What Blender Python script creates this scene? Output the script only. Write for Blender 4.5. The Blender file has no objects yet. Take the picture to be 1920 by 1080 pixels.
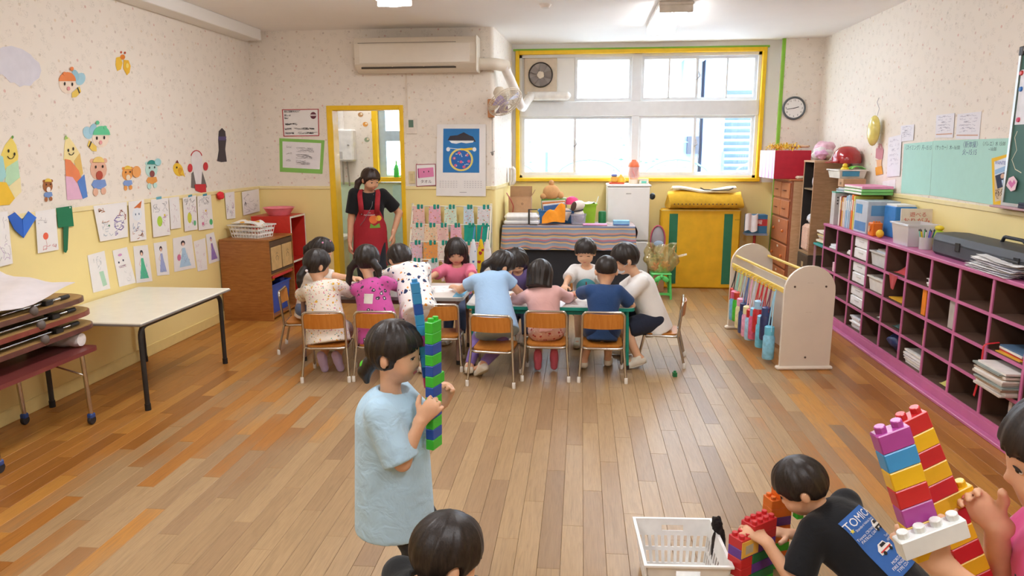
import bpy, bmesh, math, random, numpy as np
from mathutils import Vector as V, Matrix, Euler, Quaternion
from mathutils.bvhtree import BVHTree
random.seed(7); np.random.seed(7)
S = bpy.context.scene; COL = S.collection
PI = math.pi; R = math.radians
# ---------------------------------------------------------------- camera, world, exposure
FPX, YAW, PITCH, ROLL, HCAM = 1346.09, .095, .1916, .0034, 1.7
_f = V((-math.sin(YAW), math.cos(YAW), 0)); _r = V((math.cos(YAW), math.sin(YAW), 0)); _u = V((0, 0, 1))
CF = _f*math.cos(PITCH)-_u*math.sin(PITCH); _u2 = _u*math.cos(PITCH)+_f*math.sin(PITCH)
CR = _r*math.cos(ROLL)-_u2*math.sin(ROLL); CU = _u2*math.cos(ROLL)+_r*math.sin(ROLL)
CO = V((0, 0, HCAM))
cd = bpy.data.cameras.new('camera'); cam = bpy.data.objects.new('camera', cd); COL.objects.link(cam); S.camera = cam
cd.sensor_width = 36; cd.lens = FPX/1920*36; cd.clip_start = .05; cd.clip_end = 200
cam.matrix_world = Matrix(((CR.x, CU.x, -CF.x, CO.x), (CR.y, CU.y, -CF.y, CO.y), (CR.z, CU.z, -CF.z, CO.z), (0, 0, 0, 1)))
S.view_settings.view_transform = 'Standard'; S.view_settings.look = 'None'; S.view_settings.gamma = 1
S.view_settings.use_curve_mapping = False; S.view_settings.exposure = 1.34
wd = bpy.data.worlds.new('overcast_sky'); S.world = wd; wd.use_nodes = True
wd.node_tree.nodes['Background'].inputs[0].default_value = (.93, .97, 1, 1); wd.node_tree.nodes['Background'].inputs[1].default_value = 8.0
S.cycles.max_bounces = 6; S.cycles.glossy_bounces = 2; S.cycles.transmission_bounces = 4; S.cycles.caustics_reflective = False; S.cycles.caustics_refractive = False
LAMP = 13.0      # emission of the ceiling lamp diffusers
# room (metres): left wall, right wall, door wall, window wall, clock wall, ceiling, dado
XL, XR, YD, YW, YC, ZC, ZD = -3.595, 2.795, 7.814, 9.14, 9.0, 2.95, 1.28
YB = -2.6       # wall behind the camera
XS = 2.45       # front of the pink shelves
def ray(px, py): return CF+CR*((px-960)/FPX)+CU*((540-py)/FPX)
def _hit(px, py, a, v):
    d = ray(px, py); return CO+d*((v-CO[a])/d[a])
def ox(px, py, X): return _hit(px, py, 0, X)
def oy(px, py, Y): return _hit(px, py, 1, Y)
def oz(px, py, Z=0.): return _hit(px, py, 2, Z)
def proj(p):
    d = V(p)-CO; z = d.dot(CF); return (960+FPX*d.dot(CR)/z, 540-FPX*d.dot(CU)/z, z)
# ---------------------------------------------------------------- materials
def lin(c):
    if isinstance(c, str): c = [int(c[i:i+2], 16)/255 for i in (0, 2, 4)]
    return tuple((x/12.92 if x <= .04045 else ((x+.055)/1.055)**2.4) for x in c)+(1,)
MATS = {}
class NT:
    def __init__(s, m):
        m.use_nodes = True; s.t = m.node_tree; s.b = s.t.nodes['Principled BSDF']; s.out = s.t.nodes['Material Output']
    def n(s, ty, **kw):
        x = s.t.nodes.new('ShaderNode'+ty)
        for k, v in kw.items():
            if k[0] == 'i' and k[1:].isdigit(): s.set(x.inputs[int(k[1:])], v)
            elif k in x.inputs.keys(): s.set(x.inputs[k], v)
            else: setattr(x, k, v)
        return x
    def set(s, i, v):
        if hasattr(v, 'is_output'): s.t.links.new(v, i)
        elif hasattr(v, 'outputs'): s.t.links.new(v.outputs[0], i)
        else: i.default_value = v
    def math(s, op, a, b=0., c=None):
        x = s.n('Math', operation=op, i0=a, i1=b)
        if c is not None: s.set(x.inputs[2], c)
        return x.outputs[0]
    def mix(s, f, a, b):
        x = s.n('Mix', data_type='RGBA'); s.set(x.inputs[0], f); s.set(x.inputs[6], a); s.set(x.inputs[7], b); return x.outputs[2]
    def ramp(s, f, st):
        x = s.n('ValToRGB'); e = x.color_ramp.elements
        while len(e) < len(st): e.new(.5)
        for q, (p, c) in zip(e, st): q.position = p; q.color = c if len(c) == 4 else tuple(c)+(1,)
        s.set(x.inputs[0], f); return x.outputs[0]
def mat(c, rough=.55, metal=0., key=None, var=.06, vs=14., bump=0., bs=60., alpha=1., emit=0., coat=0., trans=0., sss=0., st=(1, 1, 1)):
    k = key or (c, rough, metal, var, vs, bump, bs, alpha, emit, coat, trans, sss, st)
    if k in MATS: return MATS[k]
    m = bpy.data.materials.new('mat_'+str(c).replace(' ', '')[:12]); MATS[k] = m; t = NT(m); b = t.b
    L = lin(c); tc = t.n('TexCoord'); mp = t.n('Mapping', Vector=tc.outputs['Object']); mp.inputs['Scale'].default_value = st
    nz = t.n('TexNoise', Vector=mp, Scale=vs, Detail=3.)
    f = t.n('MapRange', Value=nz.outputs[0]); f.inputs[1].default_value = .25; f.inputs[2].default_value = .75
    dk = tuple(x*(1-2*var) for x in L[:3])+(1,); br = tuple(min(1, x*(1+var)+.004*var*10) for x in L[:3])+(1,)
    t.set(b.inputs['Base Color'], t.mix(f.outputs[0], dk, br))
    b.inputs['Roughness'].default_value = rough; b.inputs['Metallic'].default_value = metal; b.inputs['Alpha'].default_value = alpha
    b.inputs['Coat Weight'].default_value = coat; b.inputs['Transmission Weight'].default_value = trans
    if sss: b.inputs['Subsurface Weight'].default_value = sss; b.inputs['Subsurface Radius'].default_value = (.6, .25, .15); b.inputs['Subsurface Scale'].default_value = .02
    if bump:
        n2 = t.n('TexNoise', Vector=mp, Scale=bs, Detail=4.)
        t.set(b.inputs['Normal'], t.n('Bump', Strength=bump, Distance=.01, Height=n2.outputs[0]))
    if emit: b.inputs['Emission Color'].default_value = L; b.inputs['Emission Strength'].default_value = emit
    return m
def glassmat(key='glass', tint=(.93, .97, 1), refl=.06, op=0., col='ffffff'):
    if key in MATS: return MATS[key]
    m = bpy.data.materials.new(key); MATS[key] = m; t = NT(m)
    tr = t.n('BsdfTransparent'); tr.inputs[0].default_value = tuple(tint)+(1,)
    gl = t.n('BsdfGlossy'); gl.inputs['Roughness'].default_value = .03
    fr = t.n('LayerWeight', Blend=.25)
    mx = t.n('MixShader', i0=t.math('ADD', t.math('MULTIPLY', fr.outputs[1], .5), refl), i1=tr.outputs[0], i2=gl.outputs[0])
    if op:
        df = t.n('BsdfPrincipled'); df.inputs['Base Color'].default_value = lin(col); df.inputs['Roughness'].default_value = .2
        mx = t.n('MixShader', i0=op, i1=mx.outputs[0], i2=df.outputs[0])
    t.set(t.out.inputs[0], mx.outputs[0]); return m
# ---------------------------------------------------------------- geometry: every builder returns (verts, faces)
def xf(g, m):
    if not isinstance(m, Matrix): m = Matrix.Translation(m)
    return [tuple(m@V(v)) for v in g[0]], g[1]
def rx(a): return Matrix.Rotation(R(a), 4, 'X')
def ry(a): return Matrix.Rotation(R(a), 4, 'Y')
def rz(a): return Matrix.Rotation(R(a), 4, 'Z')
def tr(*p): return Matrix.Translation(p if len(p) == 3 else p[0])
def join(*gs):
    v, f = [], []
    for g in gs:
        o = len(v); v += list(g[0]); f += [tuple(i+o for i in q) for q in g[1]]
    return v, f
def box(x0, x1, y0, y1, z0, z1, b=0.):
    if b <= 0:
        v = [(x, y, z) for z in (z0, z1) for y in (y0, y1) for x in (x0, x1)]
        return v, [(0, 2, 3, 1), (4, 5, 7, 6), (0, 1, 5, 4), (2, 6, 7, 3), (0, 4, 6, 2), (1, 3, 7, 5)]
    b = min(b, (x1-x0)/2.01, (y1-y0)/2.01, (z1-z0)/2.01); lo = (x0, y0, z0); hi = (x1, y1, z1); v = []; ix = {}
    for c in range(8):
        s = [(c >> k) & 1 for k in range(3)]
        for a in range(3):
            p = [0, 0, 0]
            for k in range(3):
                e = hi[k] if s[k] else lo[k]
                p[k] = e if k == a else (e-b if s[k] else e+b)
            ix[c, a] = len(v); v.append(tuple(p))
    f = []
    for a in range(3):
        u, w = (a+1) % 3, (a+2) % 3
        for s in (0, 1):
            cs = [(s << a) | (i << u) | (j << w) for i, j in ((0, 0), (1, 0), (1, 1), (0, 1))]
            q = tuple(ix[c, a] for c in cs); f.append(q if s else q[::-1])
            for j in (0, 1):       # edges between face a(s) and face u(j), along w
                pass
    for w in range(3):
        a, u = (w+1) % 3, (w+2) % 3
        for s in (0, 1):
            for j in (0, 1):
                c0 = (s << a) | (j << u); c1 = c0 | (1 << w)
                q = (ix[c0, a], ix[c0, u], ix[c1, u], ix[c1, a]); f.append(q if s == j else q[::-1])
    for c in range(8):
        q = (ix[c, 0], ix[c, 1], ix[c, 2]); f.append(q if bin(c).count('1') % 2 == 1 else q[::-1])
    return v, f
def cbox(c, s, b=0.): return box(c[0]-s[0]/2, c[0]+s[0]/2, c[1]-s[1]/2, c[1]+s[1]/2, c[2]-s[2]/2, c[2]+s[2]/2, b)
def fil(pts, r, n=5, closed=False):
    pts = [V(p) for p in pts]; out = []; N = len(pts)
    for i, p in enumerate(pts):
        if not closed and i in (0, N-1): out.append(p); continue
        a = pts[i-1]-p; c = pts[(i+1) % N]-p; la, lc = a.length, c.length
        if la < 1e-6 or lc < 1e-6: continue
        a.normalize(); c.normalize(); ang = a.angle(c)
        if ang > PI-.02: out.append(p); continue
        d = min(r/math.tan(ang/2), la*.49, lc*.49); A = p+a*d; C = p+c*d
        for k in range(n+1):
            t = k/n; out.append(A*(1-t)**2+p*2*t*(1-t)+C*t*t)
    return out
def tube(pts, r, n=8, closed=False, rs=None, flat=1.):
    pts = [V(p) for p in pts]; N = len(pts); v = []; f = []; up = None
    for i, p in enumerate(pts):
        if closed: d = pts[(i+1) % N]-pts[i-1]
        else: d = pts[min(i+1, N-1)]-pts[max(i-1, 0)]
        d.normalize()
        if up is None: up = d.cross(V((0, 0, 1)) if abs(d.z) < .9 else V((1, 0, 0))).normalized()
        up = (up-d*up.dot(d)).normalized(); sd = d.cross(up); rr = rs[i] if rs else r
        for k in range(n):
            a = 2*PI*k/n; v.append(tuple(p+up*(rr*math.cos(a))+sd*(rr*flat*math.sin(a))))
    for i in range(N if closed else N-1):
        j = (i+1) % N
        for k in range(n): f.append((i*n+k, i*n+(k+1) % n, j*n+(k+1) % n, j*n+k))
    if not closed: f.append(tuple(range(n))[::-1]); f.append(tuple((N-1)*n+k for k in range(n)))
    return v, f
def cyl(p, q, r, n=16, r2=None): return tube([p, q], r, n, rs=[r, r if r2 is None else r2])
def lathe(prof, n=20, sx=1., sy=1.):
    v = []; f = []; m = len(prof)
    for i in range(n):
        a = 2*PI*i/n
        for r, z in prof: v.append((r*math.cos(a)*sx, r*math.sin(a)*sy, z))
    for i in range(n):
        j = (i+1) % n
        for k in range(m-1): f.append((i*m+k, j*m+k, j*m+k+1, i*m+k+1))
    if prof[0][0] > 1e-6: f.append(tuple(i*m for i in range(n))[::-1])
    if prof[-1][0] > 1e-6: f.append(tuple(i*m+m-1 for i in range(n)))
    return v, f
def ell(c, r, n=14, m=9):
    g = lathe([(math.sin(PI*k/m)+1e-7*(k in (0, m)), -math.cos(PI*k/m)) for k in range(m+1)], n)
    rr = r if hasattr(r, '__len__') else (r, r, r)
    return [(c[0]+x*rr[0], c[1]+y*rr[1], c[2]+z*rr[2]) for x, y, z in g[0]], g[1]
def lumpy(c, r, seed, amp=.12, n=22, m=14):
    """crumpled soft heap: an ellipsoid with folded surface"""
    rs = random.Random(seed); ph = [rs.uniform(0, 6.3) for _ in range(9)]; g = ell((0, 0, 0), (1, 1, 1), n, m); o = []
    for x, y, z in g[0]:
        k = 1+amp*(math.sin(5*x+ph[0]+3*z)+.8*math.sin(7*y+ph[1]-4*x)+.6*math.sin(9*z+ph[2]+5*y)+.5*math.sin(13*x+ph[3]+11*y)); o.append((c[0]+x*r[0]*k, c[1]+y*r[1]*k, c[2]+z*r[2]*k))
    return o, g[1]
def prism(poly, z0, z1):
    a = sum(p[0]*q[1]-q[0]*p[1] for p, q in zip(poly, poly[1:]+poly[:1]))
    if a < 0: poly = poly[::-1]
    n = len(poly); v = [(x, y, z0) for x, y in poly]+[(x, y, z1) for x, y in poly]
    return v, [tuple(range(n))[::-1], tuple(range(n, 2*n))]+[(i, (i+1) % n, n+(i+1) % n, n+i) for i in range(n)]
def sheet(fn, nu, nv, th=.002):
    """grid fn(u,v)->point, given thickness along the local normal"""
    P = [[V(fn(i/nu, j/nv)) for j in range(nv+1)] for i in range(nu+1)]; v = []; W = nv+1
    nr = lambda i, j: (P[min(i+1, nu)][j]-P[max(i-1, 0)][j]).cross(P[i][min(j+1, nv)]-P[i][max(j-1, 0)]).normalized()
    for i in range(nu+1):
        for j in range(W): v.append(tuple(P[i][j]))
    o = len(v)
    for i in range(nu+1):
        for j in range(W): v.append(tuple(P[i][j]-nr(i, j)*th))
    f = []
    for i in range(nu):
        for j in range(nv):
            a, b, c, d = i*W+j, (i+1)*W+j, (i+1)*W+j+1, i*W+j+1
            f += [(a, b, c, d), (o+d, o+c, o+b, o+a)]
    rim = [i*W for i in range(nu+1)]+[nu*W+j for j in range(1, W)]+[i*W+nv for i in range(nu-1, -1, -1)]+[j for j in range(nv-1, 0, -1)]
    for a, b in zip(rim, rim[1:]+rim[:1]): f.append((b, a, o+a, o+b))
    return v, f
def disc(cx, cy, rx_, ry_=None, n=18, rot=0):
    ry_ = rx_ if ry_ is None else ry_; c, s = math.cos(rot), math.sin(rot); o = []
    for k in range(n):
        a = 2*PI*k/n; x, y = rx_*math.cos(a), ry_*math.sin(a); o.append((cx+x*c-y*s, cy+x*s+y*c))
    return o
def stroke(pts, w):
    """polyline -> thin polygon strip as (verts2d, quads)"""
    v = []; f = []
    for i, p in enumerate(pts):
        a = pts[max(i-1, 0)]; b = pts[min(i+1, len(pts)-1)]; dx, dy = b[0]-a[0], b[1]-a[1]; l = math.hypot(dx, dy) or 1
        nx, ny = -dy/l*w/2, dx/l*w/2; v += [(p[0]+nx, p[1]+ny), (p[0]-nx, p[1]-ny)]
        if i: k = 2*i; f.append((k-2, k-1, k+1, k))
    return v, f
def mesh(name, g):
    me = bpy.data.meshes.new(name); me.from_pydata([tuple(p) for p in g[0]], [], g[1]); me.update(); return me
def mk(name, g, m, parent=None, label=None, cat=None, group=None, kind=None, sm=None, M=None):
    me = g if isinstance(g, bpy.types.Mesh) else mesh(name, g)
    o = bpy.data.objects.new(name, me); COL.objects.link(o)
    if m is not None and not len(me.materials): me.materials.append(m)
    if sm is not None:
        me.polygons.foreach_set('use_smooth', [True]*len(me.polygons))
        if sm < 180: me.set_sharp_from_angle(angle=R(sm))
    if parent is not None: o.parent = parent
    if M is not None: o.matrix_basis = M
    tag(o, label, cat, group, kind); return o
def tag(o, label=None, cat=None, group=None, kind=None):
    if label: o['label'] = label
    if cat: o['category'] = cat
    if group: o['group'] = group
    if kind: o['kind'] = kind
    return o
def thing(name, label, cat, loc=(0, 0, 0), rot=0., group=None, M=None):
    o = bpy.data.objects.new(name, None); COL.objects.link(o); o.empty_display_size = .1
    o.matrix_world = M if M is not None else Matrix.Translation(loc)@rz(rot)
    return tag(o, label, cat, group)
def dup(o, M=None, parent=None, label=None, group=None):
    c = o.copy(); COL.objects.link(c); c.parent = parent
    if M is not None: c.matrix_world = M
    if label: c['label'] = label
    if group: c['group'] = group
    for ch in list(o.children): dup(ch, None, c)
    return c
def struct(name, g, m, sm=None, parent=None): return mk(name, g, m, parent, kind=None if parent else 'structure', sm=sm)
_tx = {}
def text(s, size=.1, al='CENTER', depth=.0006, sp=1., lines=1.):
    """lettering as (verts, faces) in the xy plane"""
    k = (s, al, sp, lines)
    if k not in _tx:
        cu = bpy.data.curves.new('t', 'FONT'); cu.body = s; cu.align_x = al; cu.align_y = 'CENTER'; cu.resolution_u = 2; cu.space_character = sp; cu.space_line = lines
        ob = bpy.data.objects.new('t', cu); me = bpy.data.meshes.new_from_object(ob)
        _tx[k] = ([tuple(v.co) for v in me.vertices], [tuple(p.vertices) for p in me.polygons])
        bpy.data.objects.remove(ob); bpy.data.curves.remove(cu); bpy.data.meshes.remove(me)
    v, f = _tx[k]; return [(x*size, y*size, depth) for x, y, z in v], f
# wall frames: local x runs right along the wall, y up, z out of the wall
def wallM(side, p):
    u, n = {'L': (V((0, 1, 0)), V((1, 0, 0))), 'B': (V((1, 0, 0)), V((0, -1, 0))), 'R': (V((0, -1, 0)), V((-1, 0, 0)))}[side]
    return Matrix(((u.x, 0, n.x, p[0]), (u.y, 0, n.y, p[1]), (0, 1, 0, p[2]), (0, 0, 0, 1)))
def onwall(side, px, py, d=0.):
    if side == 'L': return ox(px, py, XL+d)
    if side == 'R': return ox(px, py, XR-d)
    if side == 'B': return oy(px, py, YD-d)
    return oy(px, py, YW-d)
# ---------------------------------------------------------------- setting: floor
PW, PL = .0955, .92
def floor_mat():
    m = bpy.data.materials.new('worn_oak_planks'); t = NT(m); b = t.b
    g = t.n('NewGeometry'); sp = t.n('SeparateXYZ', i0=g.outputs['Position']); X, Y = sp.outputs[0], sp.outputs[1]
    row = t.math('FLOOR', t.math('DIVIDE', t.math('SUBTRACT', X, XL), PW))
    off = t.math('MULTIPLY', t.math('FRACT', t.math('MULTIPLY', row, .3819)), PL)
    col = t.math('FLOOR', t.math('DIVIDE', t.math('SUBTRACT', t.math('SUBTRACT', Y, YB), off), PL))
    cv = t.n('CombineXYZ', i0=row, i1=col, i2=0.)
    wn = t.n('TexWhiteNoise', noise_dimensions='2D', Vector=cv); rnd = wn.outputs['Value']
    cs = t.n('SeparateXYZ', i0=wn.outputs['Color']); rnd2 = cs.outputs[1]
    gv = t.n('CombineXYZ', i0=t.math('MULTIPLY', X, 34.), i1=t.math('MULTIPLY', Y, 2.2), i2=t.math('MULTIPLY', rnd, 40.))
    gr = t.n('TexNoise', Vector=gv, Scale=1.6, Detail=6., Roughness=.65, Distortion=1.4)
    fine = t.n('TexNoise', Vector=t.n('CombineXYZ', i0=t.math('MULTIPLY', X, 210.), i1=t.math('MULTIPLY', Y, 9.), i2=rnd).outputs[0], Scale=1., Detail=3.)
    worn = t.ramp(rnd, [(0., lin('9c7e5c')), (.08, lin('a88864')), (.5, lin('b1926a')), (1., lin('ba9b72'))])
    orange = t.ramp(rnd, [(0., lin('a0672e')), (.5, lin('bd7f3a')), (1., lin('cc9246'))])
    big = t.n('TexNoise', Vector=g.outputs['Position'], Scale=.9, Detail=3.)
    # varnish survives along the walls, the middle of the room is worn bare
    dx = t.math('ABSOLUTE', t.math('ADD', X, .35))
    e = t.math('ADD', t.math('MULTIPLY', t.math('SUBTRACT', dx, 1.75), .8), t.math('MULTIPLY', t.math('SUBTRACT', rnd2, .5), .75))
    e = t.math('ADD', e, t.math('MULTIPLY', t.math('SUBTRACT', big.outputs[0], .5), 1.5))
    e2 = t.n('MapRange', Value=t.math('ADD', e, t.math('MULTIPLY', t.math('SUBTRACT', gr.outputs[0], .5), .5))); e2.inputs[1].default_value = -.12; e2.inputs[2].default_value = .3
    c = t.mix(e2.outputs[0], worn, orange)
    dark = t.ramp(gr.outputs[0], [(.25, (.74, .72, .7)), (.5, (.94, .935, .93)), (.8, (1.04, 1.04, 1.04))])
    mul = t.n('Mix', data_type='RGBA', blend_type='MULTIPLY'); t.set(mul.inputs[0], 1.); t.set(mul.inputs[6], c); t.set(mul.inputs[7], dark)
    m2 = t.n('Mix', data_type='RGBA', blend_type='MULTIPLY'); t.set(m2.inputs[0], .35); t.set(m2.inputs[6], mul.outputs[2]); t.set(m2.inputs[7], t.ramp(fine.outputs[0], [(.35, (.72, .7, .68)), (.6, (1, 1, 1))]))
    t.set(b.inputs['Base Color'], m2.outputs[2])
    rg = t.n('MapRange', Value=big.outputs[0]); rg.inputs[3].default_value = .27; rg.inputs[4].default_value = .42
    t.set(b.inputs['Roughness'], rg.outputs[0]); b.inputs['Specular IOR Level'].default_value = .5
    t.set(b.inputs['Normal'], t.n('Bump', Strength=.08, Distance=.004, Height=fine.outputs[0]))
    return m
MF = floor_mat()
floor = struct('floor', box(XL-.1, XR+.1, YB, YW+.1, -.12, -.006), mat('8a6238', .6))
rows = []
nr_ = int(math.ceil((XR-XL)/PW))
full = mesh('plank', box(.0005, PW-.0005, .0004, PL-.0004, -.008, 0, .0011)); full.materials.append(MF)
cand = []; rest = []
for i in range(nr_):
    x0 = XL+i*PW; x1 = min(x0+PW, XR); off = (i*.3819) % 1*PL
    for k in range(-1, 16):
        y0 = YB+off+k*PL; y1 = y0+PL; a, c = max(y0, YB), min(y1, YW)
        if c-a < .02: continue
        if y0 < YB or y1 > YW or x1 < x0+PW-1e-4: rest.append((x0, x1, a, c)); continue
        ps = [(x0+PW*u, y0+PL*w) for u in (.5,) for w in (.03, .25, .5, .75, .97)]
        vis = 0
        for q in ps:
            if q[1] < 1.: continue
            sx, sy, z = proj((q[0], q[1], 0))
            if 0 < sx < 1920 and 0 < sy < 1080 and not (q[1] > YD and q[0] < -.9): vis += 1/z**3
        cand.append((vis, x0, y0, i))
cand.sort(reverse=True)
for n, (vis, x0, y0, i) in enumerate(cand):
    if n < 300 and vis > 0: mk('plank', full, None, floor, M=tr(x0, y0, 0))
    else: rest.append((x0, x0+PW, y0, y0+PL))
mk('planks_further_off', join(*[box(a+.0006, b-.0006, c+.0007, d-.0007, -.008, 0) for a, b, c, d in rest]), MF, floor, kind='stuff')
# ---------------------------------------------------------------- walls
def paper_mat():
    m = bpy.data.materials.new('floral_wallpaper'); t = NT(m); b = t.b
    tc = t.n('NewGeometry').outputs['Position']; sp = t.n('SeparateXYZ', i0=tc)
    uv = t.n('CombineXYZ', i0=t.math('ADD', sp.outputs[0], sp.outputs[1]), i1=sp.outputs[2], i2=0.)
    c = lin('f1e8dc')
    wob = t.n('TexNoise', Vector=uv, Scale=38., Detail=2.)
    wv = t.n('MixRGB', blend_type='ADD', i0=.035, i1=uv.outputs[0], i2=wob.outputs[1])
    def spots(scale, thr, rand):
        vo = t.n('TexVoronoi', Vector=uv if thr < .12 else wv, Scale=scale); vo.voronoi_dimensions = '2D'; vo.inputs['Randomness'].default_value = rand
        return t.math('LESS_THAN', vo.outputs['Distance'], thr), vo.outputs['Color']
    f1, c1 = spots(7., .07, .8); col = t.mix(t.math('MULTIPLY', f1, .5), c, t.ramp(t.n('SeparateXYZ', i0=c1).outputs[0], [(0., lin('d98a80')), (.4, lin('c9a39a')), (.5, lin('b5ada0')), (1., lin('e0c49a'))]))
    # little grey-green sprigs
    wa = t.n('TexNoise', Vector=wv, Scale=62., Detail=2.); f2, c2 = spots(11., .3, .9)
    th = t.math('LESS_THAN', t.math('ABSOLUTE', t.math('SUBTRACT', wa.outputs[0], .5)), .022)
    col = t.mix(t.math('MULTIPLY', t.math('MULTIPLY', th, f2), .32), col, lin('a59f92'))
    t.set(b.inputs['Base Color'], col); b.inputs['Roughness'].default_value = .7; b.inputs['Specular IOR Level'].default_value = .25
    return m
MP = paper_mat()
MYL = mat('f8e39c', .5, var=.02, vs=3); MRAIL = mat('f3e2a8', .45, var=.02); MWHITE = mat('f2efea', .6, var=.015, vs=2); MCEIL = mat('faf7f4', .75, var=.015, vs=1.5)
MYEL = mat('f7c81a', .4, var=.03); MGRN = mat('8cc63c', .5, var=.04); MALU = mat('e6e8ea', .35, var=.02)
DX0, DX1, DZ = -2.763, -1.915, 2.165            # door opening, outside of the yellow frame
XRT, XRW = -.93, -.86                            # return wall beside the window
wl = struct('wall_left', box(XL-.1, XL, YB, YW+.1, 0, ZC), MP)
wr = struct('wall_right', box(XR, XR+.1, YB, YC+.2, 0, ZC), MP)
wb = struct('wall_door', join(box(XL, DX0, YD, YD+.1, 0, ZC), box(DX0, DX1, YD, YD+.1, DZ, ZC), box(DX1, XRT-.04, YD, YD+.1, 0, ZC)), MP)
cor = [(XRT-.04+.04*math.sin(a), YD+.04-.04*math.cos(a)) for a in [R(9*k) for k in range(11)]]
wt = struct('wall_return', prism([(XRT-.04, YD+.1)]+cor+[(XRW, YW), (XRW, YW+.1), (XRW-.13, YW+.1)], 0, ZC), MP, sm=40)
WX0, WX1, WZ0, WZ1 = -.815, 2.175, 1.315, 2.872  # outside of the yellow window frame
ww = struct('wall_window', join(box(XRW-.1, WX0, YW, YW+.14, 0, ZC), box(WX1, 2.36, YW, YW+.14, 0, ZC), box(WX0, WX1, YW, YW+.14, 0, WZ0), box(WX0, WX1, YW, YW+.14, WZ1, ZC)), MWHITE)
wc = struct('wall_clock', box(2.335, XR, YC, YW+.14, 0, ZC), MP)
wf = struct('wall_rear', box(XL-.1, XR+.1, YB-.1, YB, 0, ZC), MP)
struct('ceiling', box(XL-.1, XR+.1, YB-.1, YW+.14, ZC, ZC+.1), MCEIL)
struct('trim_1', box(XL, XL+.20, YB, YD-.12, ZC-.115, ZC, .006), MWHITE).name = 'trim_1'
# yellow wainscot and rail
def wains(par, segs, rail=True):
    for g, r_ in segs:
        mk('wainscot', g, MYL, par)
        if r_: mk('dado_rail', r_, MRAIL, par)
wains(wl, [(box(XL, XL+.008, YB, YD, 0, ZD), box(XL, XL+.018, YB, YD, ZD-.015, ZD+.02, .005))])
wains(wr, [(box(XR-.008, XR, YB, YC, 0, ZD), box(XR-.018, XR, YB, YC, ZD-.015, ZD+.02, .005))])
wains(wb, [(box(XL+.008, DX0, YD-.008, YD, 0, ZD), box(XL+.018, DX0, YD-.018, YD, ZD-.015, ZD+.02, .005)), (box(DX1, XRT-.04, YD-.008, YD, 0, ZD), box(DX1, XRT-.04, YD-.018, YD, ZD-.015, ZD+.02, .005))])
d1 = V((XRW-XRT, YW-YD-.04, 0)).normalized(); n1 = V((d1.y, -d1.x, 0))
def retpoly(t): return [(XRT-.04, YD)]+[(XRT-.04+(.04+t)*math.sin(a), YD+.04-(.04+t)*math.cos(a)) for a in [R(9*k) for k in range(11)]]+[(XRW+t, YW), (XRW, YW)]+cor[::-1]
wains(wt, [(prism(retpoly(.008), 0, ZD), prism(retpoly(.018), ZD-.015, ZD+.02))])
mk('wainscot', box(XRW, 2.335, YW-.008, YW, 0, WZ0-.03), MYL, ww); mk('wainscot', box(2.335, XR-.008, YC-.008, YC, 0, ZD), MRAIL, wc)
for nm, g in (('baseboard_left', box(XL+.008, XL+.02, YB, YD-.01, 0, .095, .004)), ('baseboard_back', join(box(XL+.02, DX0, YD-.02, YD-.008, 0, .095), box(DX1, XRT-.04, YD-.02, YD-.008, 0, .095))), ('baseboard_right', box(XR-.02, XR-.008, YB, YC-.008, 0, .095, .004)), ('baseboard_window', box(XRW+.01, 2.335, YW-.02, YW-.008, 0, .095))):
    struct(nm, g, mat('e9d28c', .45, var=.03))
struct('trim_2', box(2.318, 2.352, YC-.008, YC+.03, 0, ZC-.002), MGRN)   # green edging on the corner post
struct('trim_3', box(WX0-.03, WX1+.03, YW-.012, YW, WZ1-.002, WZ1+.022), MGRN)
# ---------------------------------------------------------------- door opening (yellow frame) and the washroom behind it
dr = thing('door_1', None, None, (0, 0, 0)); dr['kind'] = 'structure'
fw = .055
mk('door_frame', join(box(DX0, DX0+fw+.01, YD-.02, YD+.16, 0, DZ, .004), box(DX1-fw+.01, DX1, YD-.02, YD+.16, 0, DZ, .004), box(DX0+fw, DX1-fw+.01, YD-.02, YD+.16, DZ-fw+.005, DZ, .004)), MYEL, dr)
MINT = mat('cfe3c4', .5, var=.02); 
YI = 9.2
wi = struct('wall_washroom', join(box(XL, -2.64, YI, YI+.1, 1.27, ZC), box(-2.64, XRT, YI, YI+.1, 2.3, ZC), box(-2.0, XRT, YI, YI+.1, 1.27, ZC)), MP)
mk('wainscot', box(XL, XRT, YI-.01, YI+.1, 0, 1.27), MINT, wi); mk('dado_rail', box(XL, -2.3, YI-.02, YI, 1.255, 1.28), mat('cdd6a0', .5), wi)
mk('mint_panel', box(-2.42, -2.1, YI-.03, YI-.01, 0, 1.24), mat('bfe0cf', .5), wi)
struct('floor_washroom', box(XL, XRT, YW+.1, YI+.1, -.05, .001), mat('b9b0a0', .5))
w2 = thing('window_2', None, None, (0, 0, 0)); w2['kind'] = 'structure'
mk('window_frame', join(box(-2.655, -2.59, YI-.06, YI+.06, 1.27, 2.34, .003), box(-2.5895, -1.95, YI-.06, YI+.06, 1.285, 1.345, .003), box(-2.5895, -2.0205, YI-.05, YI+.06, 2.28, 2.34), box(-2.02, -1.95, YI-.05, YI+.06, 1.3455, 2.34)), MYEL, w2)
mk('sash', join(box(-2.59, -2.50, YI+.02, YI+.05, 1.345, 2.28), box(-2.5, -2.02, YI+.02, YI+.05, 1.80, 1.93), box(-2.5, -2.02, YI+.02, YI+.05, 1.345, 1.37)), mat('b9cfe0', .4), w2)
mk('pane', box(-2.5, -2.02, YI+.03, YI+.036, 1.37, 1.8), glassmat(), w2); mk('pane', box(-2.5, -2.02, YI+.03, YI+.036, 1.93, 2.28), glassmat(), w2)
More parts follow.
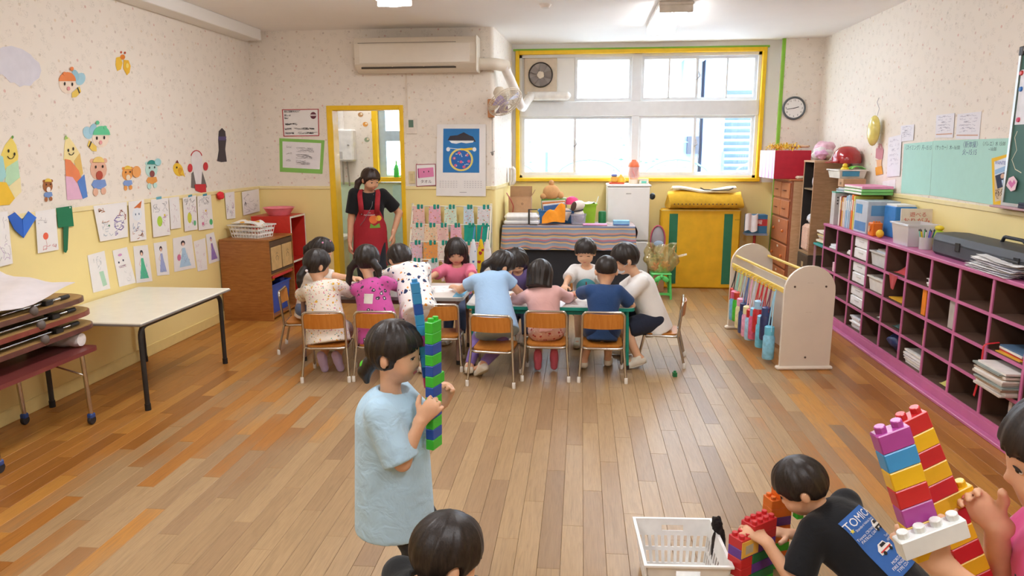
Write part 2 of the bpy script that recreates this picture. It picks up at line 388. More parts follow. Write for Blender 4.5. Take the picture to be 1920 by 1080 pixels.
# ---------------------------------------------------------------- main window
w1 = thing('window_1', None, None, (0, 0, 0)); w1['kind'] = 'structure'
t_ = .045
mk('window_frame', join(box(WX0, WX0+t_, YW-.04, YW+.13, WZ0+.0255, WZ1, .004), box(WX1-t_, WX1, YW-.04, YW+.13, WZ0+.0255, WZ1, .004), box(WX0+t_, WX1-t_, YW-.04, YW+.13, WZ1-t_, WZ1, .004), box(WX0+t_-.06, WX1, YW-.055, YW+.13, WZ0-.02, WZ0+.025, .006)), MYEL, w1)
AX0, AX1, AZ0, AZ1 = WX0+t_, WX1-t_, WZ0+.025, WZ1-t_
XM, ZT0, ZT1 = .66, 2.09, 2.27
mk('outer_frame', join(box(AX0, AX0+.03, YW+.03, YW+.12, AZ0, AZ1), box(AX1-.035, AX1, YW+.03, YW+.12, AZ0, AZ1), box(AX0, AX1, YW+.03, YW+.12, AZ1-.035, AZ1), box(AX0, AX1, YW+.03, YW+.12, AZ0, AZ0+.03)), MALU, w1)
mk('transom', box(AX0, AX1, YW+.015, YW+.12, ZT0, ZT1, .006), MALU, w1); mk('mullion', join(box(XM-.045, XM+.045, YW+.02, YW+.12, AZ0, ZT0, .004), box(XM-.06, XM+.06, YW+.02, YW+.12, ZT1, AZ1, .004)), MALU, w1)
def sash(x0, x1, z0, z1, y, fr=.032, bar=None, lock=None):
    s = mk('sash', join(box(x0, x0+fr, y, y+.03, z0, z1), box(x1-fr, x1, y, y+.03, z0, z1), box(x0+fr, x1-fr, y, y+.03, z1-fr, z1), box(x0+fr, x1-fr, y, y+.03, z0, z0+fr*1.2), *([box(bar-.01, bar+.01, y, y+.03, z0+fr, z1-fr)] if bar else [])), MALU, w1)
    mk('pane', box(x0+fr*.9, x1-fr*.9, y+.012, y+.017, z0+fr, z1-fr*.9), glassmat(), s)
    if lock:
        mk('crescent_lock', join(cyl((lock, y, (z0+z1)/2), (lock, y-.03, (z0+z1)/2), .014, 10), tube(fil([(lock, y-.03, (z0+z1)/2), (lock+.03, y-.035, (z0+z1)/2+.02), (lock+.01, y-.035, (z0+z1)/2+.075)], .02), .008, 6)), mat('c9ccd0', .3, .8), s, sm=40)
a, c = AX0+.03, AX1-.035
sash(a, -.065, AZ0+.03, ZT0, YW+.05, lock=-.085); sash(-.10, XM-.045, AZ0+.03, ZT0, YW+.085)
sash(XM+.045, 1.40, AZ0+.03, ZT0, YW+.05, lock=1.385); sash(1.365, c, AZ0+.03, ZT0, YW+.085)
sash(-.09, XM-.06, ZT1, AZ1-.035, YW+.05); sash(XM+.06, 1.40, ZT1, AZ1-.035, YW+.05, bar=1.05, lock=1.385); sash(1.365, c, ZT1, AZ1-.035, YW+.085, bar=1.745)
mk('blank_panel', box(a, -.09, YW+.06, YW+.09, ZT1, AZ1-.035, .003), MWHITE, w1)
# ---------------------------------------------------------------- ceiling lamps
def lamp(x, y, label, e=1.):
    t = thing('ceiling_lamp', label, 'lamp', (x, y, ZC), 0, 'ceiling lamps')
    mk('housing', join(box(-.15, .15, -.62, .62, -.035, -.0005, .008), box(-.145, .145, -.625, -.605, -.095, -.03, .006), box(-.145, .145, .605, .625, -.095, -.03, .006)), mat('efebe4', .5), t)
    arc = [(-.13, -.036)]+[(-.13*math.cos(R(15*k)), -.04-.06*math.sin(R(15*k))) for k in range(13)]+[(.13, -.036)]
    mk('diffuser', xf(prism(arc, -.6, .6), rx(90)@Matrix.Scale(1, 4)), mat('f6f7fb', .5, emit=LAMP*e, key='lampdiff%.2f' % e, var=0), t, sm=40)
    return t
l1 = lamp(.80, 7.28, 'long ceiling lamp nearest the big window')
lamp(-1.55, 5.53, 'ceiling lamp cut by the top edge above the air conditioner')
for x, y, lb in ((.8, 3.9, 'ceiling lamp over the toy basket'), (-1.55, 2.4, 'ceiling lamp over the standing girl'), (.8, .6, 'ceiling lamp behind the viewer on the shelf side'), (-1.55, -.8, 'ceiling lamp behind the viewer on the drawings side')): lamp(x, y, lb)
t = thing('smoke_detector', 'small round white detector on the ceiling', 'detector', (-.335, 6.7, ZC)); mk('detector_body', xf(lathe([(.001, -.03), (.035, -.03), (.05, -.012), (.055, 0)], 18), Matrix.Identity(4)), mat('e8e0d8', .5), t, sm=40)
# ---------------------------------------------------------------- outdoors beyond the window
struct('ground_outside', box(-14, 16, YI+.12, 40, -.45, -.3), mat('c9ccd0', .8, var=.05, vs=2))
t = thing('neighbour_house', 'pale neighbouring house across the lane seen through the window', 'building', (0, 13.5, -.3))
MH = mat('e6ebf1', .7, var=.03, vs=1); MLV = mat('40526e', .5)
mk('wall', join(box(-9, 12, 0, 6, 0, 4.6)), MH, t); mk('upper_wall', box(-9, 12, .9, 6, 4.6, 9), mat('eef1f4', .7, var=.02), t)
mk('balcony', box(-6, 3.2, -.5, .02, 3.55, 4.15), mat('7d94a6', .7), t)
for k in range(46): mk('baluster', box(-5.9+k*.2, -5.87+k*.2, -.48, -.45, 4.15, 4.75), mat('55808c', .6), t)
mk('balcony_rail', box(-6, 3.2, -.5, -.44, 4.72, 4.78), mat('55808c', .6), t)
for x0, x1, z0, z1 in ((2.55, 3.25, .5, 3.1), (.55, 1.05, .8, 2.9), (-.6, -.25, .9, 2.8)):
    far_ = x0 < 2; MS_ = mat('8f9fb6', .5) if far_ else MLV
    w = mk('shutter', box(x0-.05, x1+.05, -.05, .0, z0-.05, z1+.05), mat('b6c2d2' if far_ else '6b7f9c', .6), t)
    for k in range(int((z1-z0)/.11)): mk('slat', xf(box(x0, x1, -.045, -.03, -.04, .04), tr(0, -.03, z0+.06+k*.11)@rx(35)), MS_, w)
for x, w_ in ((-2.0, .28), (1.75, .3), (2.12, .14), (-1.3, .16)): mk('pillar', box(x, x+w_, -.35, -.02, 0, 3.5), mat('5c7090', .6), t)
mk('meter_box', box(1.85, 2.05, -.45, -.34, 1.9, 2.2), mat('1c2434', .5), t)
mk('doorway', box(-4.6, -3.6, -.06, .01, 0, 2.2), mat('7f90a8', .6), t); mk('window', box(-3.1, -2.2, -.06, .01, 1.2, 2.3), mat('6f86a4', .3), t)
fe = thing('garden_fence', 'pale wire fence with scalloped arches outside the window', 'fence', (0, 10.6, -.3)); MFE = mat('4f8f94', .5)
for x in np.arange(-3.0, 4.6, 1.25):
    mk('post', box(x-.02, x+.02, -.02, .02, 0, 1.95), MFE, fe)
    g = [tube([(x+.62+.55*math.cos(R(a)), 0, 1.42+.42*math.sin(R(a))) for a in range(0, 181, 15)], .011, 5), tube([(x, 0, 1.42), (x+1.25, 0, 1.42)], .011, 5), tube([(x, 0, .4), (x+1.25, 0, .4)], .011, 5)]
    g += [tube([(x+.62, 0, 1.42), (x+.62+.55*math.cos(R(a)), 0, 1.42+.42*math.sin(R(a)))], .006, 4) for a in (30, 60, 90, 120, 150)]
    mk('arch_panel', join(*g), MFE, fe)
for x, y, lb in ((-1.3, 11.3, 'small leafy shrub beyond the left window pane'), (.9, 11.6, 'small leafy shrub beyond the second window pane')):
    random.seed(int(x*100)); g = []
    for k in range(160):
        p = V((random.gauss(0, .28), random.gauss(0, .2), 1.4+random.gauss(0, .4))); a = random.uniform(0, 360)
        g.append(xf(([(-.05, 0, 0), (0, -.025, .01), (.05, 0, 0), (0, .025, .01)], [(0, 1, 2, 3)]), tr(p)@rz(a)@rx(random.uniform(-60, 60))))
    t = thing('shrub', lb, 'shrub', (x, y, -.3)); mk('foliage', join(*g), mat('3f7a58', .6, var=.2), t); mk('stem', cyl((0, 0, 0), (0, 0, 1.4), .02, 6), mat('8a7a60'), t)
# ---------------------------------------------------------------- shared furniture materials
def wood_mat(c, d, key, rough=.4, st=(3, 3, 30)):
    m = bpy.data.materials.new(key); t = NT(m); tc = t.n('TexCoord'); mp = t.n('Mapping', Vector=tc.outputs['Object']); mp.inputs['Scale'].default_value = st
    nz = t.n('TexNoise', Vector=mp, Scale=2.2, Detail=5., Distortion=.8); t.set(t.b.inputs['Base Color'], t.ramp(nz.outputs[0], [(.3, lin(d)), (.7, lin(c))])); t.b.inputs['Roughness'].default_value = rough; return m
def fabric(c, key=None, spots=(), bump=.25, rough=.85, base_var=.05):
    """woven cloth; spots = (colour, scale, threshold, seed) scattered printed patches"""
    k = key or ('fab', c, spots)
    if k in MATS: return MATS[k]
    m = bpy.data.materials.new('cloth_'+str(c)); MATS[k] = m; t = NT(m); tc = t.n('TexCoord'); g = tc.outputs['Object']
    wob = t.n('TexNoise', Vector=g, Scale=30., Detail=2.); gv = t.n('MixRGB', blend_type='ADD', i0=.03, i1=g, i2=wob.outputs[1])
    nz = t.n('TexNoise', Vector=g, Scale=9., Detail=2.); L = lin(c); col = t.mix(nz.outputs[0], tuple(x*(1-base_var) for x in L[:3])+(1,), tuple(min(1, x*(1+base_var)) for x in L[:3])+(1,))
    for sc, scale, thr, seed in spots:
        mp = t.n('Mapping', Vector=gv); mp.inputs['Location'].default_value = (seed, seed*1.7, seed*.6)
        vo = t.n('TexVoronoi', Vector=mp, Scale=scale); col = t.mix(t.math('LESS_THAN', vo.outputs['Distance'], thr), col, lin(sc))
    t.set(t.b.inputs['Base Color'], col); t.b.inputs['Roughness'].default_value = rough; t.b.inputs['Specular IOR Level'].default_value = .2; t.b.inputs['Sheen Weight'].default_value = .15
    fn = t.n('TexNoise', Vector=g, Scale=16., Detail=3., Distortion=.6); t.set(t.b.inputs['Normal'], t.n('Bump', Strength=bump, Distance=.02, Height=fn.outputs[0])); return m
MPLY = wood_mat('d18a3c', 'bf7428', 'orange_plywood', .35, (20, 3, 3)); MCHR = mat('c9c4bc', .22, 1., var=.03); MRUB = mat('ece8e0', .6); MBRN = wood_mat('b0743a', '955a28', 'brown_laminate', .4, (4, 4, 30))
MBLK = mat('2c2b2b', .45); MTAN = wood_mat('c9a07a', 'b58a62', 'tan_board', .5, (20, 3, 3)); MCREAM = mat('efe6d4', .45, var=.02)
MPINK = mat('c9709f', .42, var=.05, vs=6); MCUB = mat('5d4334', .6, var=.12, vs=5); MTEAL = mat('159a86', .45); MPAPER = mat('f4f1ee', .7, var=.02)
# ---------------------------------------------------------------- children's chairs
def make_chair():
    t = thing('child_chair', 'x', 'chair', group='small plywood chairs at the work tables')
    sx = .155
    def bent(u, w): return (u-.5)*.29, (w-.5)*.27
    seat = prism(fil([V((-.145, -.13, 0)), V((.145, -.13, 0)), V((.15, .14, 0)), V((-.15, .14, 0))], .05, 4, True) and [(p.x, p.y) for p in fil([V((-.145, -.13, 0)), V((.145, -.13, 0)), V((.15, .14, 0)), V((-.15, .14, 0))], .05, 4, True)], .252, .266)
    mk('seat', seat, MPLY, t)
    mk('backrest', sheet(lambda u, w: ((u-.5)*.288, -.158-.03*(1-(2*u-1)**2)+.01*w-.02*w, .405+.112*w), 10, 3, .011), MPLY, t, sm=50)
    mk('back_frame', tube(fil([(-sx, -.14, .25), (-sx+.002, -.165, .50), (-sx+.02, -.17, .528), (sx-.02, -.17, .528), (sx-.002, -.165, .50), (sx, -.14, .25)], .035, 5), .0095, 8), MCHR, t, sm=60)
    mk('seat_frame', tube(fil([(-sx, -.145, .247), (-sx, .135, .247), (sx, .135, .247), (sx, -.145, .247)], .05, 5, True), .0095, 8, True), MCHR, t, sm=60)
    for s in (-1, 1):
        for y0, y1, xf_ in ((-.14, -.195, .173), (.12, .17, .16)):
            l = mk('leg', tube([(s*sx, y0, .25), (s*xf_, y1, .02)], .0095, 8), MCHR, t, sm=60)
            mk('foot_cap', lathe([(.0125, 0), (.0135, .004), (.0125, .042), (.0095, .045)], 10), MRUB, l, sm=50, M=tr(s*xf_, y1, 0))
    return t
ch0 = make_chair()
CHAIRS = [((-1.89, 5.14), 8, 'plywood chair under the girl in the speckled dress'), ((-1.50, 5.19), 3, 'plywood chair under the girl in the magenta dress'), ((-1.085, 5.47), 4, 'empty plywood chair behind the leaning boy in the printed white shirt'),
          ((-.615, 5.14), -5, 'plywood chair the girl in the blue dress kneels on'), ((-.24, 5.30), 0, 'plywood chair under the girl in the pale pink long-sleeved top'), ((.18, 5.30), 0, 'plywood chair under the boy in the navy shirt'),
          ((.66, 5.72), 82, 'plywood chair at the right table end under the boy with the mask'), ((-2.36, 5.84), -78, 'plywood chair turned sideways at the left table end')]
for i, (p, a, lb) in enumerate(CHAIRS):
    if i == 0: ch0.matrix_world = tr(p[0], p[1], 0)@rz(a); ch0['label'] = lb
    else: dup(ch0, tr(p[0], p[1], 0)@rz(a), label=lb)
# ---------------------------------------------------------------- work tables
def table(nm, x0, x1, y0, y1, z, top, edge, leg, lb, splay=.0):
    t = thing(nm, lb, 'table', ((x0+x1)/2, (y0+y1)/2, 0)); a, b = (x1-x0)/2, (y1-y0)/2
    pl = [(p.x, p.y) for p in fil([V((-a, -b, 0)), V((a, -b, 0)), V((a, b, 0)), V((-a, b, 0))], .06, 5, True)]
    mk('tabletop', prism([(x*.995, y*.99) for x, y in pl], z-.02, z), top, t); mk('edge_band', prism(pl, z-.028, z-.003), edge, t)
    for sx in (-1, 1):
        for sy in (-1, 1):
            l = mk('leg', tube([(sx*(a-.06), sy*(b-.05), z-.02), (sx*(a-.05+splay), sy*(b-.04+splay), .02)], .016, 10), leg, t, sm=50)
            mk('foot_cap', cyl((sx*(a-.05+splay), sy*(b-.04+splay), 0), (sx*(a-.05+splay), sy*(b-.04+splay), .035), .019, 10), MBLK, l, sm=50)
    mk('apron', join(box(-a+.07, a-.07, -b+.05, -b+.07, z-.07, z-.02), box(-a+.07, a-.07, b-.07, b-.05, z-.07, z-.02), box(-a+.05, -a+.07, -b+.06, b-.06, z-.07, z-.02), box(a-.07, a-.05, -b+.06, b-.06, z-.07, z-.02)), leg, t)
    return t
TL, TR = .555, .50
table('work_table', -2.28, -.905, 5.44, 6.06, TL, mat('e9e4dc', .25, var=.02), mat('a9a6a4', .35), mat('a07f74', .4), 'long left work table with a pale top and grey edge')
table('work_table', -.885, .43, 5.42, 6.03, TR, mat('eeece6', .25, var=.02), MTEAL, MTEAL, 'right work table with a green edge and green legs')
# ---------------------------------------------------------------- white table by the left wall
t = thing('side_table', 'white rectangular table with black tube legs along the left wall', 'table', (-3.185, 4.82, 0))
mk('tabletop', box(-.385, .395, -.6, .6, .585, .61, .006), mat('f0ead8', .3, var=.02), t); mk('edge_band', box(-.388, .398, -.603, .603, .588, .604, .004), mat('8f8b86', .4), t)
for s in (-1, 1):
    pts = fil([(s*.34, -.53, .02), (s*.34, -.53, .57), (s*.34, .53, .57), (s*.34, .53, .02)], .08, 6)
    h = len(pts)//2
    for seg, yy in ((pts[:h+1], -.53), (pts[h:], .53)):
        l = mk('leg', tube(seg, .0165, 10), MBLK, t, sm=60); mk('foot_cap', cyl((s*.34, yy, 0), (s*.34, yy, .045), .02, 10), mat('1d1c1c', .6), l, sm=50)
# ---------------------------------------------------------------- table on castors carrying the folded tables
MMAR = mat('7d3b38', .35); MUND = mat('b08a50', .6, var=.1)
def oval(x0, x1, y0, y1, r): return [(p.x, p.y) for p in fil([V((x0, y0, 0)), V((x1, y0, 0)), V((x1, y1, 0)), V((x0, y1, 0))], r, 8, True)]
t = thing('castor_table', 'maroon table on castors under the stack of folded tables', 'table', (0, 0, 0))
mk('tabletop', prism(oval(-3.55, -2.99, 2.95, 4.09, .05), .475, .50), MMAR, t)
for x, y in ((-3.05, 4.02), (-3.47, 3.98), (-3.08, 3.32), (-3.47, 3.3)):
    l = mk('leg', tube([(x, y-.02, .475), (x, y, .07)], .014, 10), MCHR, t, sm=50)
    mk('castor', join(xf(lathe([(.001, -.011), (.027, -.011), (.03, -.006), (.03, .006), (.027, .011), (.001, .011)], 14), tr(x, y, .03)@ry(90))), mat('2b2b30', .5), l, sm=40); mk('castor_fork', box(x-.018, x+.018, y-.022, y+.022, .04, .075, .008), mat('2c4f96', .4), l)
mk('brace', tube([(-3.05, 4.0, .33), (-3.3, 3.9, .455)], .006, 6), MCHR, t)
zs = [.60, .69, .78]
for i, z in enumerate(zs):
    dy = (.035, .02, -.02)[i]
    f = thing('folded_table', ['bottom folded table of the stack on the maroon table', 'middle folded table of the stack on the maroon table', 'topmost folded table of the stack, under the white paper'][i], 'table', (-3.27, 3.56+dy, z), 0, 'folded tables in the stack')
    mk('tabletop', prism(oval(-.27, .23, -.62, .64, .2), 0, .027), mat(('6b4038', '8a4436', '6e4a3c')[i], .4, var=.12), f)
    mk('underside', prism(oval(-.262, .222, -.612, .632, .195), .027, .031), MUND, f)
    for s in (-1, 1):
        l = mk('leg', tube(fil([(.17, s*.40, .047), (.17, s*.40-s*.75, .047)], .02), .011, 8), MCHR, f, sm=50); mk('leg_tip', cyl((.17, s*.40, .047), (.17, s*.47, .047), .0135, 10), MBLK, l, sm=40)
        mk('leg', tube([(-.17, s*.42, .047), (-.17, s*.42-s*.78, .047)], .011, 8), MCHR, f, sm=50)
        mk('hinge', box(.14, .2, s*.28-.03, s*.28+.03, .031, .062, .004), MBLK, f)
    mk('clamp_knob', ell((.225, .12, .035), (.02, .03, .03), 10, 6), mat('6b615c', .5), f, sm=180)
def crumple(x0, x1, y0, y1, z, amp, seed, nx=10, ny=14, th=.003, base=None):
    rs = random.Random(seed); ph = [rs.uniform(0, 6.3) for _ in range(8)]
    def fn(u, w):
        zz = z+amp*(.5*math.sin(u*7+ph[0]+3*w)+.5*math.sin(w*9+ph[1]-4*u)+.4*math.sin((u+w)*13+ph[2])); 
        return (x0+(x1-x0)*u+.3*amp*math.sin(w*8+ph[3]), y0+(y1-y0)*w+.3*amp*math.sin(u*8+ph[4]), zz+(base(u, w) if base else 0))
    return sheet(fn, nx, ny, -th)
mk('white_paper', crumple(-3.52, -3.03, 3.0, 4.0, .868, .014, 3, base=lambda u, w: .10*(1-u)**2+.06*max(0, w-.55)*u+.1*max(0, w-.8)), mat('efeaf0', .6, var=.03), None, 'crumpled white paper sheet lying on the stacked folded tables', 'paper', sm=60)
def roll(nm, p, q, r, m, lb, cat, group=None):
    p, q = V(p), V(q); d = (q-p); n = 10
    pts = [p+d*(k/n) for k in range(n+1)]; rs = [r*(1+.06*math.sin(k*2.1)) if 0 < k < n else r*.86 for k in range(n+1)]
    return mk(nm, tube(pts, r, 18, rs=rs), m, None, lb, cat, group, sm=50)
roll('padding_roll', (-3.42, 4.03, .5495), (-3.06, 4.03, .5495), .0465, mat('efe9e6', .8, bump=.5, bs=25), 'white padding roll at the far end of the maroon table', 'padding')
roll('padding_roll', (-3.42, 3.05, .5505), (-3.07, 3.05, .5505), .043, mat('efe9e6', .8, bump=.5, bs=25), 'white padding roll under the near end of the folded tables', 'padding')
# ---------------------------------------------------------------- brown cabinet, red shelf, basket, basin
t = thing('brown_cabinet', 'brown wood-grain cabinet with two small decorated doors by the left wall', 'cabinet', (-3.57, 6.78, 0))
W, D, H = .51, .60, .805
mk('side_panel', box(0, W, 0, .022, 0, H), MBRN, t); mk('side_panel', box(0, W, D-.022, D, 0, H), MBRN, t); mk('top_panel', box(0, W+.004, -.002, D+.002, H, H+.02, .003), MBRN, t); mk('back_panel', box(0, .015, .022, D-.022, 0, H), MBRN, t)
mk('shelf', box(.015, W, .022, D-.022, .455, .475), MBRN, t); mk('shelf', box(.015, W, .022, D-.022, .03, .05), MBRN, t); mk('door_surround', join(box(W-.012, W+.002, .022, D-.022, .475, .5), box(W-.012, W+.002, .022, D-.022, .745, .8), box(W-.02, W-.006, .022, D-.022, .5, .745)), mat('5a4438', .5), t)
for k, y0 in enumerate((.045, .31)):
    d = mk('door', box(W-.006, W+.008, y0, y0+.235, .507, .74, .003), mat('d9b57c', .55, var=.08), t)
    mk('door_mark', xf(join(*[stroke(p, .006) and ([(x, y, 0) for x, y in stroke(p, .006)[0]], stroke(p, .006)[1]) for p in ([(-.02, -.03), (-.03, .0), (0, .02), (.03, .0), (.02, -.03)], [(-.02, .03), (-.01, .05)], [(.01, .05), (.02, .03)])]), tr(W+.0092, y0+.12, .63)@Matrix(((0, 0, 1, 0), (1, 0, 0, 0), (0, 1, 0, 0), (0, 0, 0, 1)))), mat('4a3a2a'), d)
mk('red_board', box(-3.5, -3.055, 6.83, 7.33, .425, .452, .004), mat('d4343a', .4), None, 'red board lying in the brown cabinet above the blue bin', 'board').parent = None
mk('board_support', box(.05, .4, .03, .05, .05, .424), MBRN, t); mk('board_support', box(.05, .4, .548, .568, .05, .424), MBRN, t)
t = thing('blue_bin', 'blue plastic bin in the bottom of the brown cabinet', 'bin', (-3.29, 7.08, .051))
def tub(w, d, h, th=.006, tp=.9, rim=.01):
    o, i = [], []
    def rect(a, b): return [(-a, -b), (a, -b), (a, b), (-a, b)]
    v = []; f = []
    for (a, b, z) in ((w/2*tp, d/2*tp, 0), (w/2, d/2, h), (w/2+rim, d/2+rim, h), (w/2+rim, d/2+rim, h-.012), (w/2-th, d/2-th, h-.001), (w/2*tp-th, d/2*tp-th, th)): v += [(x, y, z) for x, y in rect(a, b)]
    R_ = lambda i, j: [(i*4+k, i*4+(k+1) % 4, j*4+(k+1) % 4, j*4+k) for k in range(4)]
    f += [(3, 2, 1, 0)]+R_(0, 1)+R_(3, 2)+R_(1, 3)+R_(2, 4)+R_(4, 5)+[(20, 21, 22, 23)]
    return v, f
mk('tub', tub(.40, .46, .30), mat('2456c0', .35), t)
mk('toy_ring', tube([(-3.2+.07*math.cos(a), 6.98+.07*math.sin(a), .375+.02*math.cos(a)) for a in np.linspace(0, 6.28, 18)[:-1]], .018, 8, True), mat('f2c21c', .4), None, 'yellow ring toy lying in the blue bin', 'toy', sm=60)
mk('toy_block', cbox((-3.15, 7.16, .355), (.1, .1, .05), .01), mat('23357a', .4), None, 'navy block toy lying in the blue bin', 'toy')
t = thing('red_shelf', 'red two-tier shelf with white edges in the corner', 'shelf', (-3.5, 7.37, 0)); MRED = mat('d23428', .4); W, D, H = .43, .42, 1.0
mk('side_panel', box(0, W, 0, .02, 0, H), MRED, t); mk('side_panel', box(0, W, D-.02, D, 0, H), MRED, t); mk('top_panel', box(0, W, .0205, D-.0205, H-.02, H), MRED, t); mk('back_panel', box(0, .01, .02, D-.02, 0, H-.02), mat('c02a22', .5), t)
for z in (.02, .5): mk('shelf_board', box(.01, W, .0205, D-.0205, z, z+.02), MRED, t)
mk('edge_strip', join(box(W, W+.004, 0, .02, 0, H), box(W, W+.004, D-.02, D, 0, H), box(W, W+.004, .02, D-.02, H-.02, H), box(W, W+.004, .02, D-.02, .5, .52)), mat('f2efe8', .4), t)
t = thing('wash_basin', 'pink plastic basin on top of the red shelf', 'basin', (-3.27, 7.57, 1.001)); mk('bowl', lathe([(.001, 0), (.11, 0), (.16, .075), (.172, .078), (.168, .084), (.155, .08), (.107, .006), (.001, .006)], 24), mat('f08a96', .3), t, sm=40)
def lattice_basket(nm, w, d, h, m, lb, M_, nx, ny, group=None, tp=.86, th=.004):
    t = thing(nm, lb, 'basket', M=M_, group=group); S2 = lambda z: tp+(1-tp)*z/h
    mk('rim', join(box(-w/2-.012, w/2+.012, -d/2-.012, -d/2+.004, h-.012, h), box(-w/2-.012, w/2+.012, d/2-.004, d/2+.012, h-.012, h), box(-w/2-.012, -w/2+.004, -d/2+.0041, d/2-.0041, h-.012, h), box(w/2-.004, w/2+.012, -d/2+.0041, d/2-.0041, h-.012, h)), m, t)
    mk('base', box(-w/2*tp, w/2*tp, -d/2*tp, d/2*tp, 0, th), m, t)
    for z in (.3*h, .64*h):
        a, b = w/2*S2(z), d/2*S2(z); mk('band', join(box(-a, a, -b, -b+th, z-.009, z+.009), box(-a, a, b-th, b, z-.009, z+.009), box(-a, -a+th, -b, b, z-.009, z+.009), box(a-th, a, -b, b, z-.009, z+.009)), m, t)
    for s in (-1, 1):
        for k in range(nx+1):
            u = (k/nx-.5); x0, x1 = u*w*tp, u*w; mk('bar', tube([(x0, s*d/2*tp, .0), (x1, s*d/2, h-.01)], th*.9, 4), m, t)
        for k in range(1, ny):
            u = (k/ny-.5); y0, y1 = u*d*tp, u*d; mk('bar', tube([(s*w/2*tp, y0, .0), (s*w/2, y1, h-.01)], th*.9, 4), m, t)
    return t
MWP = mat('f3f2ee', .4)
lattice_basket('wire_basket', .36, .26, .13, MWP, 'white lattice basket on top of the brown cabinet', tr(-3.33, 7.02, .826)@rz(-14), 9, 7)
mk('hand_towel', sheet(lambda u, w: (-3.50+.26*u, 6.93+.24*w, .972+.025*math.sin(u*5)*math.sin(w*4)-.05*max(0, u-.78)*4*(.3+w)), 12, 10, -.004), fabric('f4f0ea', 'handtowel', (('e8b04a', 9, .24, 2), ('8ad0d8', 9, .22, 7))), None, 'white printed hand towel draped over the lattice basket', 'towel', sm=60)
# ---------------------------------------------------------------- pink cubby shelves
DIV = [7.48, 7.10, 6.72, 6.35, 5.97, 5.59, 5.21, 4.83, 4.44, 4.06, 3.68, 3.30]
ROWZ = [.095, .30, .51, .725]; SH = .955
def cubby(i0, i1, lb):
    y1, y0 = DIV[i0], DIV[i1]; t = thing('cubby_shelf', lb, 'shelf', (XS, y0, 0)); L = y1-y0; D = XR-.022-XS
    mk('top_panel', box(-.012, D, 0, L, SH-.024, SH, .004), MPINK, t); mk('plinth', box(-.006, D, 0, L, 0, .075), MPINK, t); mk('plinth_strip', box(-.05, -.006, 0, L, 0, .022, .004), MPINK, t)
    mk('back_panel', box(D-.012, D, 0, L, .075, SH-.024), MCUB, t)
    for k in range(i0, i1+1):
        y = DIV[k]-y0; a, b = (max(0, y-.011), min(L, y+.011)); d = mk('divider', box(.008, D-.012, a, b, .075, SH-.024), MCUB, t); mk('divider_edge', box(0, .008, a, b, .075, SH-.024), MPINK, d)
    for k in range(i0, i1):
        ya, yb = DIV[k+1]-y0+.011, DIV[k]-y0-.011
        for z in ROWZ: b = mk('shelf_board', box(.008, D-.012, ya, yb, z-.02, z), MCUB, t); mk('board_edge', box(0, .008, ya, yb, z-.02, z), MPINK, b)
    return t
cubby(0, 4, 'pink cubby shelf unit nearest the window with the white drawer boxes'); cubby(4, 9, 'pink cubby shelf unit carrying the black keyboard case'); cubby(9, 11, 'pink cubby shelf unit running out of frame at the right')
def cell(c, r): return DIV[c+1]+.011, DIV[c]-.011, ROWZ[3-r], (SH-.024 if r == 0 else ROWZ[4-r]-.02)
ORD = ['top row', 'second row', 'third row', 'bottom row']
def sheaf(nm, x0, x1, y0, y1, z0, n, cols, lb, cat, th=.012, jit=.012, seed=1, group=None):
    """a pile whose layers stay apart: one thing with a part per layer"""
    rs = random.Random(seed); t = thing(nm, lb, cat, ((x0+x1)/2, (y0+y1)/2, z0), 0, group); z = 0
    for k in range(n):
        h = th*rs.uniform(.6, 1.3); a = rs.uniform(-5, 5)
        mk('sheet' if th < .006 else 'layer', xf(box((x0-x1)/2, (x1-x0)/2, (y0-y1)/2, (y1-y0)/2, z, z+h-.0004), tr(rs.uniform(-jit, jit), rs.uniform(-jit, jit), 0)@rz(a*.5)), mat(cols[k % len(cols)], .7), t); z += h
    return t
for r in (0, 1, 2):
    ya, yb, za, zb = cell(2, r); h = (zb-za-.012)/2
    for k in range(2):
        t = thing('drawer_box', ('upper' if k else 'lower')+' white plastic drawer box in the '+ORD[r]+' of the cubby shelf', 'drawer box', (XS+.02, (ya+yb)/2, za+.001+k*(h+.003)), 0, 'white drawer boxes in the pink shelf')
        w = (yb-ya)/2-.012
        mk('shell', box(.01, .27, -w, w, 0, h, .006), MWP, t); mk('drawer_front', box(0, .0098, -w+.004, w-.004, .006, h-.006, .003), mat('fbfaf8', .35), t); mk('pull_slot', box(-.003, .0, -.05, .05, h*.55, h*.66), mat('d9d6d2', .5), t)
